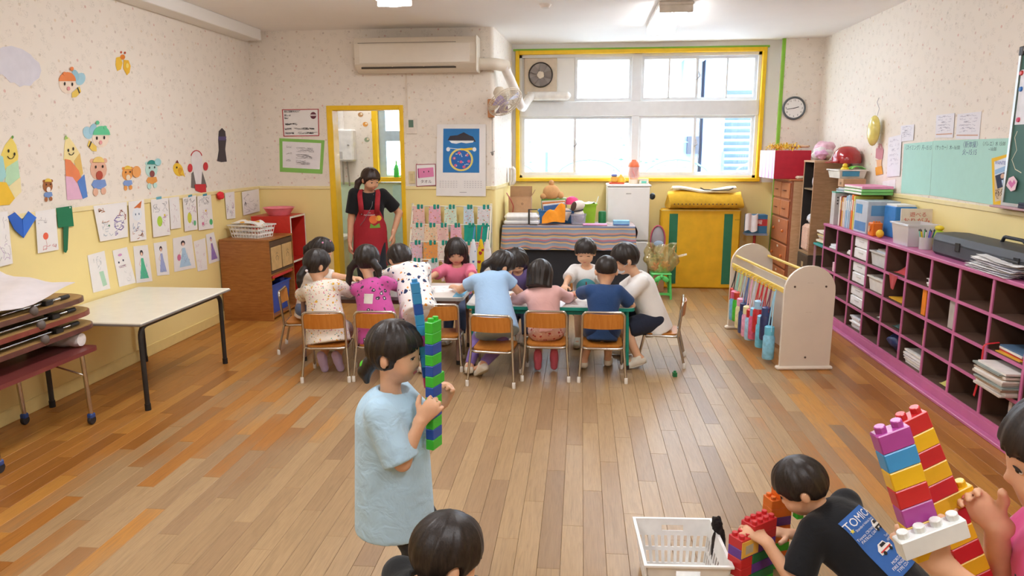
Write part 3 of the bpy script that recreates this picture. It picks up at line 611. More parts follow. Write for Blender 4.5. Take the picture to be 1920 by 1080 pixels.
def incell(c, r, kind, col, lb, cat, **kw):
    ya, yb, za, zb = cell(c, r); yc = (ya+yb)/2; z = za+.001
    if kind == 'pile': return sheaf(kw.get('nm', 'paper_pile'), XS+kw.get('x0', .03), XS+kw.get('x0', .03)+kw.get('d', .24), yc-kw.get('w', .12)+kw.get('dy', 0), yc+kw.get('w', .12)+kw.get('dy', 0), z, kw.get('n', 5), col, lb, cat, kw.get('th', .01), seed=c*7+r, jit=kw.get('jit', .012))
    if kind == 'cloth':
        rs = random.Random(c*5+r); w = kw.get('w', .11); h = kw.get('h', .1)
        if h > .12: return mk(kw.get('nm', 'cloth'), lumpy((XS+.125, yc+kw.get('dy', 0), z+h*.55), (.105, w+.015, h*.46), c*3+r, .06), mat(col, .4, bump=.3, bs=25), None, lb, cat, sm=180)
        g = sheet(lambda u, v: (XS+.04+.2*u, yc+kw.get('dy', 0)+(v-.5)*2*w, z+.006+h*max(0, math.sin(PI*u))*max(0, math.sin(PI*v))**.7*(.75+.25*math.sin(9*u+7*v+c))), 12, 12, .004)
        return mk(kw.get('nm', 'cloth'), g, mat(col, .85, bump=.4, bs=40), None, lb, cat, sm=60)
    if kind == 'up':
        return mk(kw.get('nm', 'folder'), xf(box(0, .23, 0, kw.get('t', .012), 0, kw.get('h', .17), .002), tr(XS+.02, yc+kw.get('dy', 0), z)@rx(kw.get('tilt', 0))), mat(col, .5), None, lb, cat)
incell(0, 0, 'pile', ['f2f0ee', 'dfe4ea'], 'few loose papers in the far top cubby beside the books', 'papers', n=3, th=.012, dy=-.04)
incell(1, 0, 'pile', ['f4f2f0', 'e4ddd2'], 'curled papers in the second top cubby', 'papers', n=5, dy=-.1, w=.06)
incell(0, 1, 'up', 'eec6cf', 'pink upright box in the far cubby of the second row', 'box', t=.06, h=.09, dy=-.13, nm='small_box'); incell(1, 1, 'cloth', 'e8cf4a', 'yellow cloth bag in the second cubby of the second row', 'bag', w=.05, dy=-.1, h=.08, nm='cloth_bag')
incell(2, 3, 'pile', ['f7f5f3', 'efeef0'], 'white paper stack in the bottom row under the drawer boxes', 'papers', n=8, th=.013); incell(3, 2, 'cloth', 'f0efee', 'crumpled white paper in the third row beside the drawer boxes', 'paper', w=.05, h=.07, dy=-.08, nm='crumpled_paper')
for r, lb in ((0, 'grey basket with papers in the top row beside the drawer boxes'), (1, 'white basket with papers in the second row beside the drawer boxes')):
    ya, yb, za, zb = cell(3, r); t = thing('storage_tray', lb, 'tray', (XS+.15, (ya+yb)/2, za+.001)); mk('tub', tub(.26, yb-ya-.03, .12), mat('d9d8d4' if r == 0 else 'efeadf', .5), t)
    sheaf('paper_pile', XS+.06, XS+.24, ya+.05, yb-.05, za+.012, 9, ['f4f1ec', 'dfe6ec', 'ece4d8'], 'papers in the '+('grey' if r == 0 else 'white')+' basket beside the drawer boxes', 'papers', .014, seed=r)
incell(4, 0, 'cloth', 'b8383a', 'red cloth spilling in the top row of the second shelf unit', 'cloth', h=.11, w=.13, dy=-.02); incell(4, 1, 'pile', ['f2b52a'], 'yellow paper lying in the second row under the red cloth', 'papers', n=2, th=.008)
ya, yb, za, zb = cell(4, 0)
mk('cloth_corner', sheet(lambda u, w: (XS-.016-.004*math.sin(u*6), (ya+yb)/2-.02+(u-.5)*.16*(1-.7*(1-w)), za-.11+.112*w), 8, 6, .003), mat('b8484a', .85), None, 'red cloth tip hanging over the edge of the top cubby', 'cloth', sm=60)
incell(4, 2, 'cloth', '33504e', 'dark green cloth in the third row above the navy bag', 'cloth', h=.08, w=.1, dy=-.05); incell(4, 3, 'cloth', '22305f', 'shiny navy bag in the bottom row of the second shelf unit', 'bag', h=.16, w=.13, nm='gym_bag')
incell(5, 0, 'pile', ['f4f0ee', 'd9d2cc'], 'small heap of white papers in the top row below the keyboard case end', 'papers', n=6, w=.04, dy=-.13, d=.16); incell(5, 1, 'up', 'f08a1c', 'orange upright folder in the second row', 'folder', t=.06, dy=-.12, h=.19)
incell(5, 2, 'up', 'd9b24a', 'mustard folder edge in the third row', 'folder', t=.02, dy=-.15, h=.12); incell(5, 3, 'pile', ['f6f4f2', 'e9e8ea', 'f0ece4'], 'white paper stack in the bottom row right of the navy bag', 'papers', n=9, th=.012, w=.14)
incell(6, 1, 'up', 'b9b2ac', 'grey upright board in the second row of the second shelf unit', 'board', t=.07, dy=-.14, h=.2, nm='upright_board'); incell(6, 3, 'cloth', 'c9c46a', 'olive yellow cloth in the bottom row', 'cloth', h=.09, w=.07, dy=-.08)
incell(7, 0, 'up', 'f0d02a', 'yellow folder standing in the top row under the loose papers', 'folder', t=.025, dy=-.17, h=.17)
incell(8, 1, 'pile', ['e9b33a', 'c9413a', 'efe9e0', '5a7a9a', 'f0ede8'], 'colourful magazines at the right end of the second row', 'magazines', nm='magazine_pile', n=4, th=.01)
incell(8, 2, 'pile', ['efe9e2', 'd8cfc6', 'f4f0ea', 'b9a48e', 'f0e6dc', '9aa6a0'], 'tall pile of picture books spilling from the third row at right', 'books', nm='picture_book_pile', n=13, th=.0125, d=.32, jit=.02, x0=-.07, w=.145)
incell(8, 3, 'up', 'c9c4c0', 'grey folder in the bottom row at the right edge', 'folder', t=.03, dy=-.1)
ya, yb, za, zb = cell(8, 1)
mk('red_ribbon', tube(fil([(XS+.05, yb-.03, za+.045), (XS-.03, yb-.02, za+.03), (XS-.035, yb-.03, za-.16), (XS-.04, yb+.0, za-.3)], .03), .012, 6, flat=.25), mat('cc2430', .5), None, 'red ribbon hanging down from the magazines', 'ribbon', sm=60)
# ---------------------------------------------------------------- bottle rack with arched white ends
RA = math.atan2(1.755-1.615, 6.88-5.58); RM = tr(1.755, 5.58, 0)@rz(math.degrees(RA))
rk = thing('bottle_rack', 'low rack with arched cream end panels and yellow bars', 'rack', M=RM)
arch = [(-.195, .03)]+[(-.195, .62)]+[(-.195*math.cos(R(a)), .625+.195*math.sin(R(a))) for a in range(0, 181, 12)]+[(.195, .62), (.195, .03)]
RL = 1.30
MEND = mat('ece0cf', .45, var=.03, vs=4); MYB = mat('f2d06a', .45)
for y0 in (0, RL):
    e = mk('end_panel', xf(prism(arch, -.013, .013), tr(0, y0, 0)@rx(90)), MEND, rk)
    mk('foot_bar', box(-.22, .22, y0-.03, y0+.03, 0, .03, .01), MEND, e)
    if y0 == 0:
        for x, z in ((-.12, .66), (.12, .66), (.0, .1)): mk('screw_cap', cyl((x, -.0132, z), (x, -.016, z), .008, 10), mat('5a4a40', .5), e)
        for z in (.69, .46): mk('worn_mark', xf(text('— —', .02), tr(.0, -.0135, z)@rx(90)), mat('b9a98e'), e)
for x in (-.15, .15): mk('top_bar', box(x-.011, x+.011, .013, RL-.013, .695, .715, .004), MYB, rk)
mk('hook_bar', box(-.19, -.175, .013, RL-.013, .60, .64, .003), MYB, rk); mk('middle_board', box(.0, .012, .013, RL-.013, .05, .62), MEND, rk)
BOT = [('c8402e', '1c1a1a', .30, 'red pouch on a black strap at the far end of the bottle rack'), ('7fc4e8', '8fd0c0', .19, 'light blue bottle with a mint strap on the rack'), ('4cc83a', 'c8dc9a', .20, 'green capped bottle hanging on the rack'), ('efe6b0', 'b4c8d0', .15, 'cream bottle with a grey strap on the rack'), ('3a4a7c', '4a6aa8', .12, 'navy bottle hanging low on the rack'),
       ('f0a8c4', 'f0b4cc', .11, 'pink bottle with a pink strap on the rack'), ('a8d4f0', 'd8d8e8', .10, 'pale blue bottle beside the pink one'), ('e0648a', 'd22a2e', .14, 'rose bottle with a broad red strap'), ('cc2c30', 'c8262a', .24, 'red bottle on a red strap'), ('70c8e4', 'c0303a', .11, 'turquoise bottle with a crimson strap'), ('2c3460', '7a3a50', .22, 'dark blue bottle near the close end of the rack'), ('8ed0ee', 'a4d8f0', .05, 'sky blue bottle hanging lowest at the near end panel')]
for k, (c, sc, zb, lb) in enumerate(BOT):
    y = RL-.17-k*.088; p = RM@V((-.225, y, 0)); h = .27 if k else .13; zb = zb*.8 if k else zb
    b = thing('water_bottle' if k else 'hanging_pouch', lb, 'bottle' if k else 'pouch', p, math.degrees(RA), 'bottles on the low rack')
    if k: mk('bottle_body', lathe([(.001, zb), (.042, zb), (.046, zb+.01), (.046, zb+h*.66), (.03, zb+h*.78), (.001, zb+h*.78)], 14), mat(c, .35, var=.15, vs=30), b, sm=40); mk('bottle_cap', lathe([(.031, zb+h*.72), (.038, zb+h*.74), (.038, zb+h*.97), (.026, zb+h), (.001, zb+h)], 14), mat(BOT[(k*5+2) % 12][0], .35), b, sm=40)
    else: mk('pouch_body', box(-.012, .022, -.045, .045, zb, zb+h, .012), mat(c, .6), b)
    zt = zb+h*.85
    mk('strap', join(tube([(0, -.036, zt), (.015, -.012, .50), (.03, -.003, .605)], .011, 6, flat=.3), tube([(0, .036, zt), (.015, .014, .50), (.03, .006, .605)], .011, 6, flat=.3)), mat(sc, .7), b, sm=60)
    mk('hook', tube(fil([(.0125, 0, .632), (-.012, 0, .632), (-.02, 0, .60), (.004, 0, .594), (.01, 0, .604)], .012, 3), .004, 6), mat('f4d020', .4), rk, M=tr(-.205, y, 0), sm=60)
# ---------------------------------------------------------------- people: signed-distance bodies turned into one continuous surface
class Field:
    def __init__(s, prims, h):
        s.h = h; lo = np.min([p[1] for p in prims], 0)-3*h; hi = np.max([p[2] for p in prims], 0)+3*h
        s.lo = lo; n = np.ceil((hi-lo)/h).astype(int)+1; s.d = np.full(n, .5, np.float32); s.n = n
        for p in prims: s.add(*p)
    def add(s, fn, a, b, k, op='u'):
        m = k+2*s.h
        i0 = np.maximum(np.floor((a-m-s.lo)/s.h).astype(int), 0); i1 = np.minimum(np.ceil((b+m-s.lo)/s.h).astype(int)+1, s.n)
        if op != 'u': pass
        if np.any(i1 <= i0): return
        ax = [s.lo[i]+s.h*np.arange(i0[i], i1[i], dtype=np.float32) for i in range(3)]
        P = np.stack(np.meshgrid(*ax, indexing='ij'), -1).astype(np.float32); q = fn(P).astype(np.float32)
        sl = tuple(slice(i0[i], i1[i]) for i in range(3)); d = s.d[sl]
        if op == 'u':
            s.d[sl] = np.minimum(d, q) if k <= 0 else np.minimum(d, q)-np.maximum(k-np.abs(d-q), 0)**2/(4*k)
        elif op == 's':
            q = -q; s.d[sl] = np.maximum(d, q) if k <= 0 else np.maximum(d, q)+np.maximum(k-np.abs(d-q), 0)**2/(4*k)
        else: s.d[sl] = np.maximum(d, q)
    def mesh(s):
        d = s.d; ins = d < 0; n = np.array(d.shape)-1
        c = np.zeros(n, np.int8); cor = [(i, j, k) for i in (0, 1) for j in (0, 1) for k in (0, 1)]
        for i, j, k in cor: c += ins[i:i+n[0], j:j+n[1], k:k+n[2]]
        idx = np.argwhere((c > 0) & (c < 8))
        if not len(idx): return np.zeros((0, 3)), []
        vals = np.stack([d[idx[:, 0]+i, idx[:, 1]+j, idx[:, 2]+k] for i, j, k in cor], 1)
        acc = np.zeros((len(idx), 3)); cnt = np.zeros(len(idx))
        for a in range(8):
            for ax in range(3):
                if cor[a][ax]: continue
                b = a | (4 >> ax); va, vb = vals[:, a], vals[:, b]; m = (va < 0) != (vb < 0)
                t = va[m]/(va[m]-vb[m]); p = np.tile(np.array(cor[a], float), (m.sum(), 1)); p[:, ax] += t; acc[m] += p; cnt[m] += 1
        verts = s.lo+s.h*(idx+acc/cnt[:, None]); vid = np.full(n, -1, np.int64); vid[tuple(idx.T)] = np.arange(len(idx)); F = []
        for ax in range(3):
            u, w = (ax+1) % 3, (ax+2) % 3
            A = [slice(0, -1) if k == ax else slice(1, -1) for k in range(3)]; B = [slice(1, None) if k == ax else slice(1, -1) for k in range(3)]
            sa, sb = ins[tuple(A)], ins[tuple(B)]; e = np.argwhere(sa != sb); fl = sa[tuple(e.T)]
            off = np.ones(3, int); off[ax] = 0; e = e+off; q = []
            for du, dw in ((-1, -1), (0, -1), (0, 0), (-1, 0)):
                x = e.copy(); x[:, u] += du; x[:, w] += dw; q.append(vid[tuple(x.T)])
            q = np.stack(q, 1); q[~fl] = q[~fl][:, ::-1]; F.append(q)
        return verts, np.concatenate(F)
def N3(v): return np.array(v, np.float32)
def P_cone(p, q, r1, r2, k=.02, fax=None, fl=1., cap=None, cap0=None):
    """tapering round limb; optional flattening along fax, optional flat cut at the end (cap) or start (cap0)"""
    p, q = N3(p), N3(q); d = q-p; L2 = float(d@d) or 1e-9
    def fn(X):
        v = X-p
        if fax is not None: f = N3(fax); v = v+(1/fl-1)*(v@f)[..., None]*f
        t = np.clip((v@d)/L2, 0, 1); w = v-t[..., None]*d; o = np.sqrt((w*w).sum(-1))-(r1+(r2-r1)*t)
        if cap is not None: o = np.maximum(o, ((X-q)@d)/math.sqrt(L2)-cap)
        if cap0 is not None: o = np.maximum(o, -((X-p)@d)/math.sqrt(L2)-cap0)
        return o
    m = max(r1, r2)*max(1, fl); return (fn, np.minimum(p, q)-m, np.maximum(p, q)+m, k, 'u')
def P_ell(c, r, B=None, k=.02, op='u'):
    c = N3(c); r = N3(r); B = np.eye(3, dtype=np.float32) if B is None else N3(B)     # rows of B: local axes
    def fn(X):
        v = (X-c)@B.T; a = np.sqrt(((v/r)**2).sum(-1))+1e-9; b = np.sqrt(((v/r**2)**2).sum(-1))+1e-9; return a*(a-1)/b
    m = float(r.max()); return (fn, c-m, c+m, k, op)
def P_cut(nrm, off, c, m, k=0.):
    """keep the side where dot(n, x) < off (within a box around c)"""
    nrm = N3(nrm); c = N3(c); return (lambda X: X@nrm-off, c-m, c+m, k, 'i')
def sdf_obj(name, prims, h, m, parent, base, smooth=1, cuts=()):
    f = Field(prims, h)
    for c in cuts: f.add(*c)
    v, q = f.mesh()
    me = bpy.data.meshes.new(name); v = (v-np.array(base)).astype(np.float32)
    if smooth and len(v):
        for _ in range(smooth):
            a = np.zeros_like(v); n = np.zeros(len(v))
            for i in range(4):
                j = (i+1) % 4; np.add.at(a, q[:, i], v[q[:, j]]); np.add.at(a, q[:, j], v[q[:, i]]); np.add.at(n, q[:, i], 1); np.add.at(n, q[:, j], 1)
            v = v*.5+.5*a/np.maximum(n, 1)[:, None]
    me.vertices.add(len(v)); me.vertices.foreach_set('co', np.ascontiguousarray(v, np.float32).ravel())
    q = np.asarray(q); me.loops.add(len(q)*4); me.loops.foreach_set('vertex_index', q.ravel().astype(np.int32)); me.polygons.add(len(q))
    me.polygons.foreach_set('loop_start', np.arange(0, len(q)*4, 4, dtype=np.int32)); me.polygons.foreach_set('use_smooth', np.ones(len(q), bool)); me.update(calc_edges=True); me.validate()
    return mk(name, me, m, parent)
def nrm(v): v = np.array(v, float); return v/(np.linalg.norm(v)+1e-9)
def ik(a, b, l1, l2, pole):
    a, b = np.array(a, float), np.array(b, float); d = b-a; L = np.linalg.norm(d); M = (l1+l2)*.995
    if L > M: b = a+d/L*M; d = b-a; L = M
    u = d/L; x = (L*L+l1*l1-l2*l2)/(2*L); y = math.sqrt(max(l1*l1-x*x, 0)); p = np.array(pole, float); p = nrm(p-u*(p@u)); return a+u*x+p*y, b
def rotz(a): c, s = math.cos(R(a)), math.sin(R(a)); return np.array([[c, -s, 0], [s, c, 0], [0, 0, 1]])
def frame(yaw, pitch, roll):
    """rows right, forward, up; pitch + looks down, roll + tilts to the person's right"""
    M = Matrix.Rotation(R(yaw), 3, 'Z')@Matrix.Rotation(R(-pitch), 3, 'X')@Matrix.Rotation(R(roll), 3, 'Y'); return np.array([list(M.col[0]), list(M.col[1]), list(M.col[2])])
def hand(w, d, b, left, s, curl=25., spread=1., thumb=1.):
    """palm plus five separate fingers; d finger direction, b back of the hand"""
    d = nrm(d); b = nrm(np.array(b)-d*(np.array(b)@d)); sd = np.cross(d, b)*(1 if left else -1)*1.0; o = []; w = np.array(w)
    o.append(P_cone(w-d*.012*s, w+d*.045*s, .023*s, .031*s, .012, b, .5))
    for i in range(4):
        p = w+d*.05*s+sd*(.0235-.0157*i)*s*spread; L = (.040, .045, .042, .033)[i]*s; r = .0074*s; dd = nrm(d+sd*(.10-.07*i)*spread)
        for kx in range(3):
            a = R(curl*(.6 if kx == 0 else 1)); dd = nrm(dd*math.cos(a)-nrm(b-dd*(b@dd))*math.sin(a)); q = p+dd*L*(.42, .33, .27)[kx]
            o.append(P_cone(p, q, r*(1-.06*kx), r*(.94-.06*kx), .004)); p = q
    p = w+d*.012*s+sd*.022*s; dd = nrm(d*.62+sd*.78-b*.25)
    for kx in range(2):
        q = p+dd*(.027, .024)[kx]*s*thumb; o.append(P_cone(p, q, .0095*s, .0085*s, .006)); p = q; dd = nrm(dd+d*.55-b*.3)
    return o
def hair_mat(c='1c1512', key='hair'):
    if key in MATS: return MATS[key]
    m = bpy.data.materials.new(key); MATS[key] = m; t = NT(m); tc = t.n('TexCoord'); mp = t.n('Mapping', Vector=tc.outputs['Object']); mp.inputs['Scale'].default_value = (1, 1, .12)
    nz = t.n('TexNoise', Vector=mp, Scale=260., Detail=3.); t.set(t.b.inputs['Base Color'], t.ramp(nz.outputs[0], [(.3, tuple(x*.5 for x in lin(c)[:3])), (.7, tuple(x*2.2 for x in lin(c)[:3]))])); t.b.inputs['Roughness'].default_value = .42
    t.set(t.b.inputs['Normal'], t.n('Bump', Strength=.22, Distance=.003, Height=nz.outputs[0])); return m
def skin(c='e3b08e'): return mat(c, .5, var=.03, vs=40, sss=.12, key='skin'+c)
def person(label, base, face, o, s=1., h=.0065, hc=.0085, group=None):
    """o: pose and clothing in world metres. P pelvis, N neck base, H head centre, hd=(yaw, pitch, roll) of the head"""
    base = np.array((base[0], base[1], 0.)); root = thing('person', label, 'person', tuple(base), group=group)
    Rf = rotz(face); fw = Rf@np.array([0, 1., 0]); P, N, H = (np.array(o[k], float) for k in 'PNH')
    if not o.get('adult'): N = N+nrm(N-P)*.02*s
    tv = nrm(N-P); rt = rotz(face+o.get('tw', 0))@np.array([1., 0, 0]); rt = nrm(rt-tv*(rt@tv)); fr = np.cross(tv, rt); B = np.array([rt, fr, tv])
    hs = o.get('hs', s); hy, hp, hr_ = o.get('hd', (0, 0, 0)); HB = frame(face+hy, hp, hr_); hR, hF, hU = HB
    adult = o.get('adult', False); wsc = o.get('w', 1.)*s
    C = N-tv*.085*s
    sh = {k: N-tv*.022*s+rt*sg*(.112 if not adult else .120)*wsc+np.array(o.get('shr'+k, (0, 0, 0))) for k, sg in (('L', -1), ('R', 1))}
    hip = {k: P+rt*sg*.056*s for k, sg in (('L', -1), ('R', 1))}
    la1, la2, ll1, ll2 = (.165*s, .15*s, .235*s, .225*s) if not adult else (.185*s, .165*s, .27*s, .26*s)
    el, wr, kn, an = {}, {}, {}, {}
    for k, sg in (('L', -1), ('R', 1)):
        el[k], wr[k] = ik(sh[k], o['H'+k], la1, la2, o.get('e'+k, tuple(rt*sg*.7-fw*.3-np.array((0, 0, .7)))))
        kn[k], an[k] = ik(hip[k], o['F'+k], ll1, ll2, o.get('k'+k, tuple(fw)))
    toe = {k: nrm(o.get('t'+k, tuple(fw+rt*(.15 if k == 'R' else -.15)))) for k in 'LR'}
    pr = [P_ell(P, (.105*wsc, .083*s, .082*s), B, .03), P_cone(P, C, .083*s, .088*wsc, .03, fr, .82), P_ell(C, (.104*wsc, .074*s, .095*s), B, .03), P_cone(N-tv*.03*s-rt*.085*wsc, N-tv*.03*s+rt*.085*wsc, .040*s, .040*s, .03)]
    hb = H-hU*.055*hs-hF*.018*hs; pr += [P_cone(N-tv*.02*s, hb, (.037 if not adult else .045)*s, .036*hs, .022)]
    pr += [P_ell(H+hU*.018*hs-hF*.006*hs, (.076*hs, .09*hs, .085*hs), HB, .02), P_ell(H-hU*.032*hs+hF*.02*hs, (.061*hs, .063*hs, .068*hs), HB, .03),
           P_cone(H-hU*.078*hs+hF*.046*hs, H-hU*.07*hs+hF*.03*hs, .021*hs, .03*hs, .028), P_ell(H+hF*.084*hs-hU*.030*hs, (.0105*hs, .011*hs, .009*hs), HB, .011)]
    for sg in (-1, 1):
        pr += [P_ell(H+hR*sg*.034*hs+hF*.053*hs-hU*.042*hs, (.027*hs, .024*hs, .026*hs), HB, .022), P_ell(H+hR*sg*.078*hs-hU*.018*hs-hF*.012*hs, (.010*hs, .0165*hs, .025*hs), frame(face+hy-sg*22, hp, hr_), .008)]
        pr += [(P_ell(H+hR*sg*.031*hs+hF*.088*hs-hU*.004*hs, (.014*hs, .010*hs, .009*hs), HB, .012, 's'))]
    for k in 'LR':
        pr += [P_cone(sh[k], el[k], .037*s, .027*s, .022), P_cone(el[k], wr[k], .0285*s, .019*s, .012)]
        dr_ = o.get('d'+k, tuple(nrm(wr[k]-el[k]))); pr += hand(wr[k]+nrm(wr[k]-el[k])*.008*s, dr_, o.get('b'+k, (0, 0, 1)), k == 'L', s*(1. if not adult else 1.05), o.get('c'+k, 22.))
        pr += [P_cone(hip[k], kn[k], .062*s, .043*s, .03), P_cone(kn[k], an[k], .044*s, .027*s, .02), P_cone(an[k]-np.array((0, 0, .012*s))-toe[k]*.02*s, an[k]+toe[k]*.10*s-np.array((0, 0, .025*s))*(1 if abs(toe[k][2]) < .5 else 0), .027*s, .021*s, .02)]
    body = sdf_obj('body', pr, h, skin(o.get('skin', 'e6b592')), root, base)
    # face details are placed on the finished surface
    me = body.data; bv = BVHTree.FromPolygons([v.co for v in me.vertices], [tuple(p.vertices) for p in me.polygons])
    def onface(x, z):
        org = V(tuple(H+hR*x*hs+hU*z*hs+hF*.3-base)); loc, n_, _, _ = bv.ray_cast(org, V(tuple(-hF))); return (loc, n_) if loc else (None, None)
    def patch(nm, x, z, a, b, m, roll=0, lift=.0012, thick=.0035):
        loc, n_ = onface(x, z)
        if loc is None: return
        n_ = n_.lerp(V(tuple(hF)), .4).normalized(); r_ = V(tuple(hR)); r_ = (r_-n_*r_.dot(n_)).normalized(); u_ = n_.cross(r_)*-1 if n_.cross(r_).dot(V(tuple(hU))) < 0 else n_.cross(r_)
        M = Matrix(((r_.x, u_.x, n_.x, loc.x+n_.x*lift), (r_.y, u_.y, n_.y, loc.y+n_.y*lift), (r_.z, u_.z, n_.z, loc.z+n_.z*lift), (0, 0, 0, 1)))
        mk(nm, xf(ell((0, 0, 0), (a*hs, b*hs, thick), 12, 6), M@rz(roll)), m, root, sm=180)
    if o.get('face', 1):
        ed = mat('17110f', .25, var=0); wh = mat('f3efec', .4, var=0); lip = mat('c46a64', .45, var=0); br = mat('2b1f1a', .7, var=0)
        eo = o.get('eyes', .5)
        for sg in (-1, 1):
            if eo > .3: patch('eye_white', sg*.031, -.004, .0145, .0062*max(eo, .4)*1.5, wh, 0, .0, .003); patch('eye', sg*.031, -.004, .0075, .0065*max(eo, .5)*1.4, ed, 0, .0016)
            patch('eyelid', sg*.031, .000 if eo > .3 else -.006, .016, .0022, br, sg*-6, .002, .003); patch('eyebrow', sg*.032, .023, .018, .0026, br, sg*-8, .001, .003)
        patch('mouth', 0, -.062, .019 if o.get('smile') else .015, .0055 if o.get('smile') else .0035, lip, 0, .0008, .004)
    hair = o.get('hair', {}); st = hair.get('style', 'boy'); g = hair.get('g', .012); hm = hair_mat(hair.get('c', '1c1512'), 'hair'+hair.get('c', '1c1512'))
    Q = lambda x, y, z: H+hR*x*hs+hF*y*hs+hU*z*hs
    sd_ = hair.get('seed', len(label)*1.7)
    def tuft(pr_, amp=.0038):
        f0_ = pr_[0]; A_ = np.array([hR, hF, hU], np.float32); H_ = N3(H+hU*.06*hs-hF*.03*hs)
        def fn(X):
            v = (X-H_)@A_.T; th = np.arctan2(v[..., 0], v[..., 1]); el_ = np.sqrt(v[..., 0]**2+v[..., 1]**2)*18
            return f0_(X)+amp*hs*np.minimum(el_*.7, 1)*(np.sin(9*th+sd_+el_*.8)+.7*np.sin(17*th+2*sd_-el_)+.5*np.sin(29*th+sd_))
        return (fn, pr_[1]-.004, pr_[2]+.004)+pr_[3:]
    def rag(pr_, amp=.006):
        f0_ = pr_[0]; r_ = N3(hR)
        def fn(X): q = (X-N3(H))@r_/hs; return f0_(X)+amp*hs*(np.sin(270*q+sd_)+.6*np.sin(455*q+2*sd_))
        return (fn,)+pr_[1:]
    hp_ = [tuft(P_ell(Q(0, -.008, .02), ((.078+g)*hs, (.091+g)*hs, (.088+g)*hs), HB, .01), .0012 if g < .01 else (.0016 if st == 'boy' else .0030))]
    cuts = []
    if st == 'boy':
        cuts = [rag(P_ell(Q(0, .10, -.05), (.14*hs, .082*hs, hair.get('fr', .085)*hs), HB, .008, 's'))]
        nn = -hU+hF*hair.get('sl', .5); nn = nrm(nn); cuts.append(P_cut(nn, float(nn@Q(0, -.09, hair.get('nape', -.062))), H, .2))
    elif st in ('bob', 'long'):
        lo = hair.get('lo', -.1); wd_ = hair.get('wd', .10)
        hp_ += [P_cone(Q(-.045, -.02, .0), Q(-.052, -.018, lo), .055*hs, wd_*.5*hs, .03), P_cone(Q(.045, -.02, .0), Q(.052, -.018, lo), .055*hs, wd_*.5*hs, .03), P_cone(Q(0, -.04, 0), Q(0, -.045, lo), .07*hs, .062*hs, .03)]; hp_[1:] = [tuft(q, .003) for q in hp_[1:]]
        cuts = [rag(P_ell(Q(0, .105, -.052), (.064*hs, .088*hs, hair.get('fr', .085)*hs), HB, .008, 's')), P_cone(Q(0, .03, -.07), Q(0, .03, -.2), .045*hs, .05*hs, .01)[:4]+('s',)]
        if st == 'bob': nn = nrm(-hU); cuts.append(P_cut(nn, float(nn@Q(0, 0, lo-.012)), H, .3))
    elif st == 'tied':
        cuts = [rag(P_ell(Q(0, .105, -.05), (.14*hs, .094*hs, hair.get('fr', .082)*hs), HB, .008, 's'))]
        nn = nrm(-hU+hF*.38); cuts.append(P_cut(nn, float(nn@Q(0, -.09, -.085)), H, .2))
    if st in ('boy', 'tied'): cuts += [P_ell(Q(sg*.092, -.012, -.022), (.03*hs, .022*hs, .030*hs), HB, .006, 's') for sg in (-1, 1)]
    for tl in hair.get('tails', ()):
        pts = [np.array(Q(*p[:3])) if not hair.get('world') else np.array(p[:3]) for p in tl]; rr = [p[3] for p in tl]
        # tails are unioned after the face cut so that they stay whole
        for a_, b_, r1, r2 in zip(pts[:-1], pts[1:], rr[:-1], rr[1:]): cuts.append(P_cone(a_, b_, r1*hs, r2*hs, .012))
    ext = [c for c in cuts if c[4] == 'u']
    f0 = hp_+[]
    ob = None
    def hairobj():
        lo = np.min([p[1] for p in f0+ext], 0); hi = np.max([p[2] for p in f0+ext], 0)
        dummy = (lambda X: np.full(X.shape[:-1], .5, np.float32), lo, hi, 0., 'u')
        return sdf_obj('hair', [dummy]+f0, hair.get('h', h), hm, root, base, 1, cuts)
    hairobj()
    for (x, y, z, r_, c_) in hair.get('ties', ()):
        p = Q(x, y, z)-base; mk('hair_tie', ell(tuple(p), r_*hs, 10, 7), mat(c_, .5), root, sm=180)
    # ---- clothing
    top = o['top']; ez = top.get('ease', .012)*s; tm = top['m']; hem = top.get('hem', .08)*s; hb_ = P-tv*hem
    tp = [P_cone(N-tv*.07*s, hb_, (.098*wsc+ez), (top.get('hw', .098)*s+ez), .02, fr, top.get('fl', .84), cap=0.), P_ell(C, (.108*wsc+ez*.8, .08*s+ez*.8, .10*s), B, .03), P_cone(N-tv*.03*s-rt*.09*wsc, N-tv*.03*s+rt*.09*wsc, .046*s+ez*.4, .046*s+ez*.4, .03)]
    sl = top.get('sleeve', .75)
    for k in 'LR':
        e2 = sh[k]+(el[k]-sh[k])*min(sl, 1.); tp.append(P_cone(sh[k]-(el[k]-sh[k])*.1, e2, .043*s+ez*.35, (.038 if sl <= 1 else .035)*s+ez*(1. if sl <= 1 else .4), .022, cap=0. if sl <= 1 else None))
        if sl > 1: tp.append(P_cone(el[k], el[k]+(wr[k]-el[k])*min(sl-1, .93), .036*s+ez*.4, .027*s+ez*.5, .012, cap=0.))
    for q in top.get('extra', ()): tp.append(q)
    tc_ = [P_ell(N+tv*.035*s+fr*.012*s, (.052*s, .052*s, .045*s), B, .006, 's')]
    shirt = sdf_obj(top.get('name', 'shirt'), tp, hc, tm, root, base, 2, tc_)
    bot = o.get('bottom')
    if bot:
        bp = [P_ell(P, (.112*wsc, .09*s, .088*s), B, .03)]; f_ = bot.get('len', 1.); e = bot.get('ease', .008)*s
        for k in 'LR':
            q = kn[k]+(an[k]-kn[k])*max(0, f_-.5)*2*.97 if f_ > .5 else hip[k]+(kn[k]-hip[k])*f_*2
            if f_ > .5: bp += [P_cone(hip[k], kn[k], .066*s+e, .046*s+e, .03), P_cone(kn[k], q, .046*s+e, .031*s+e, .02, cap=0.)]
            else: bp += [P_cone(hip[k], q, .067*s+e, (.062-.03*f_)*s+e*1.6, .03, cap=0.)]
        for q in bot.get('extra', ()): bp.append(q)
        sdf_obj(bot.get('name', 'trousers'), bp, hc, bot['m'], root, base, 2)
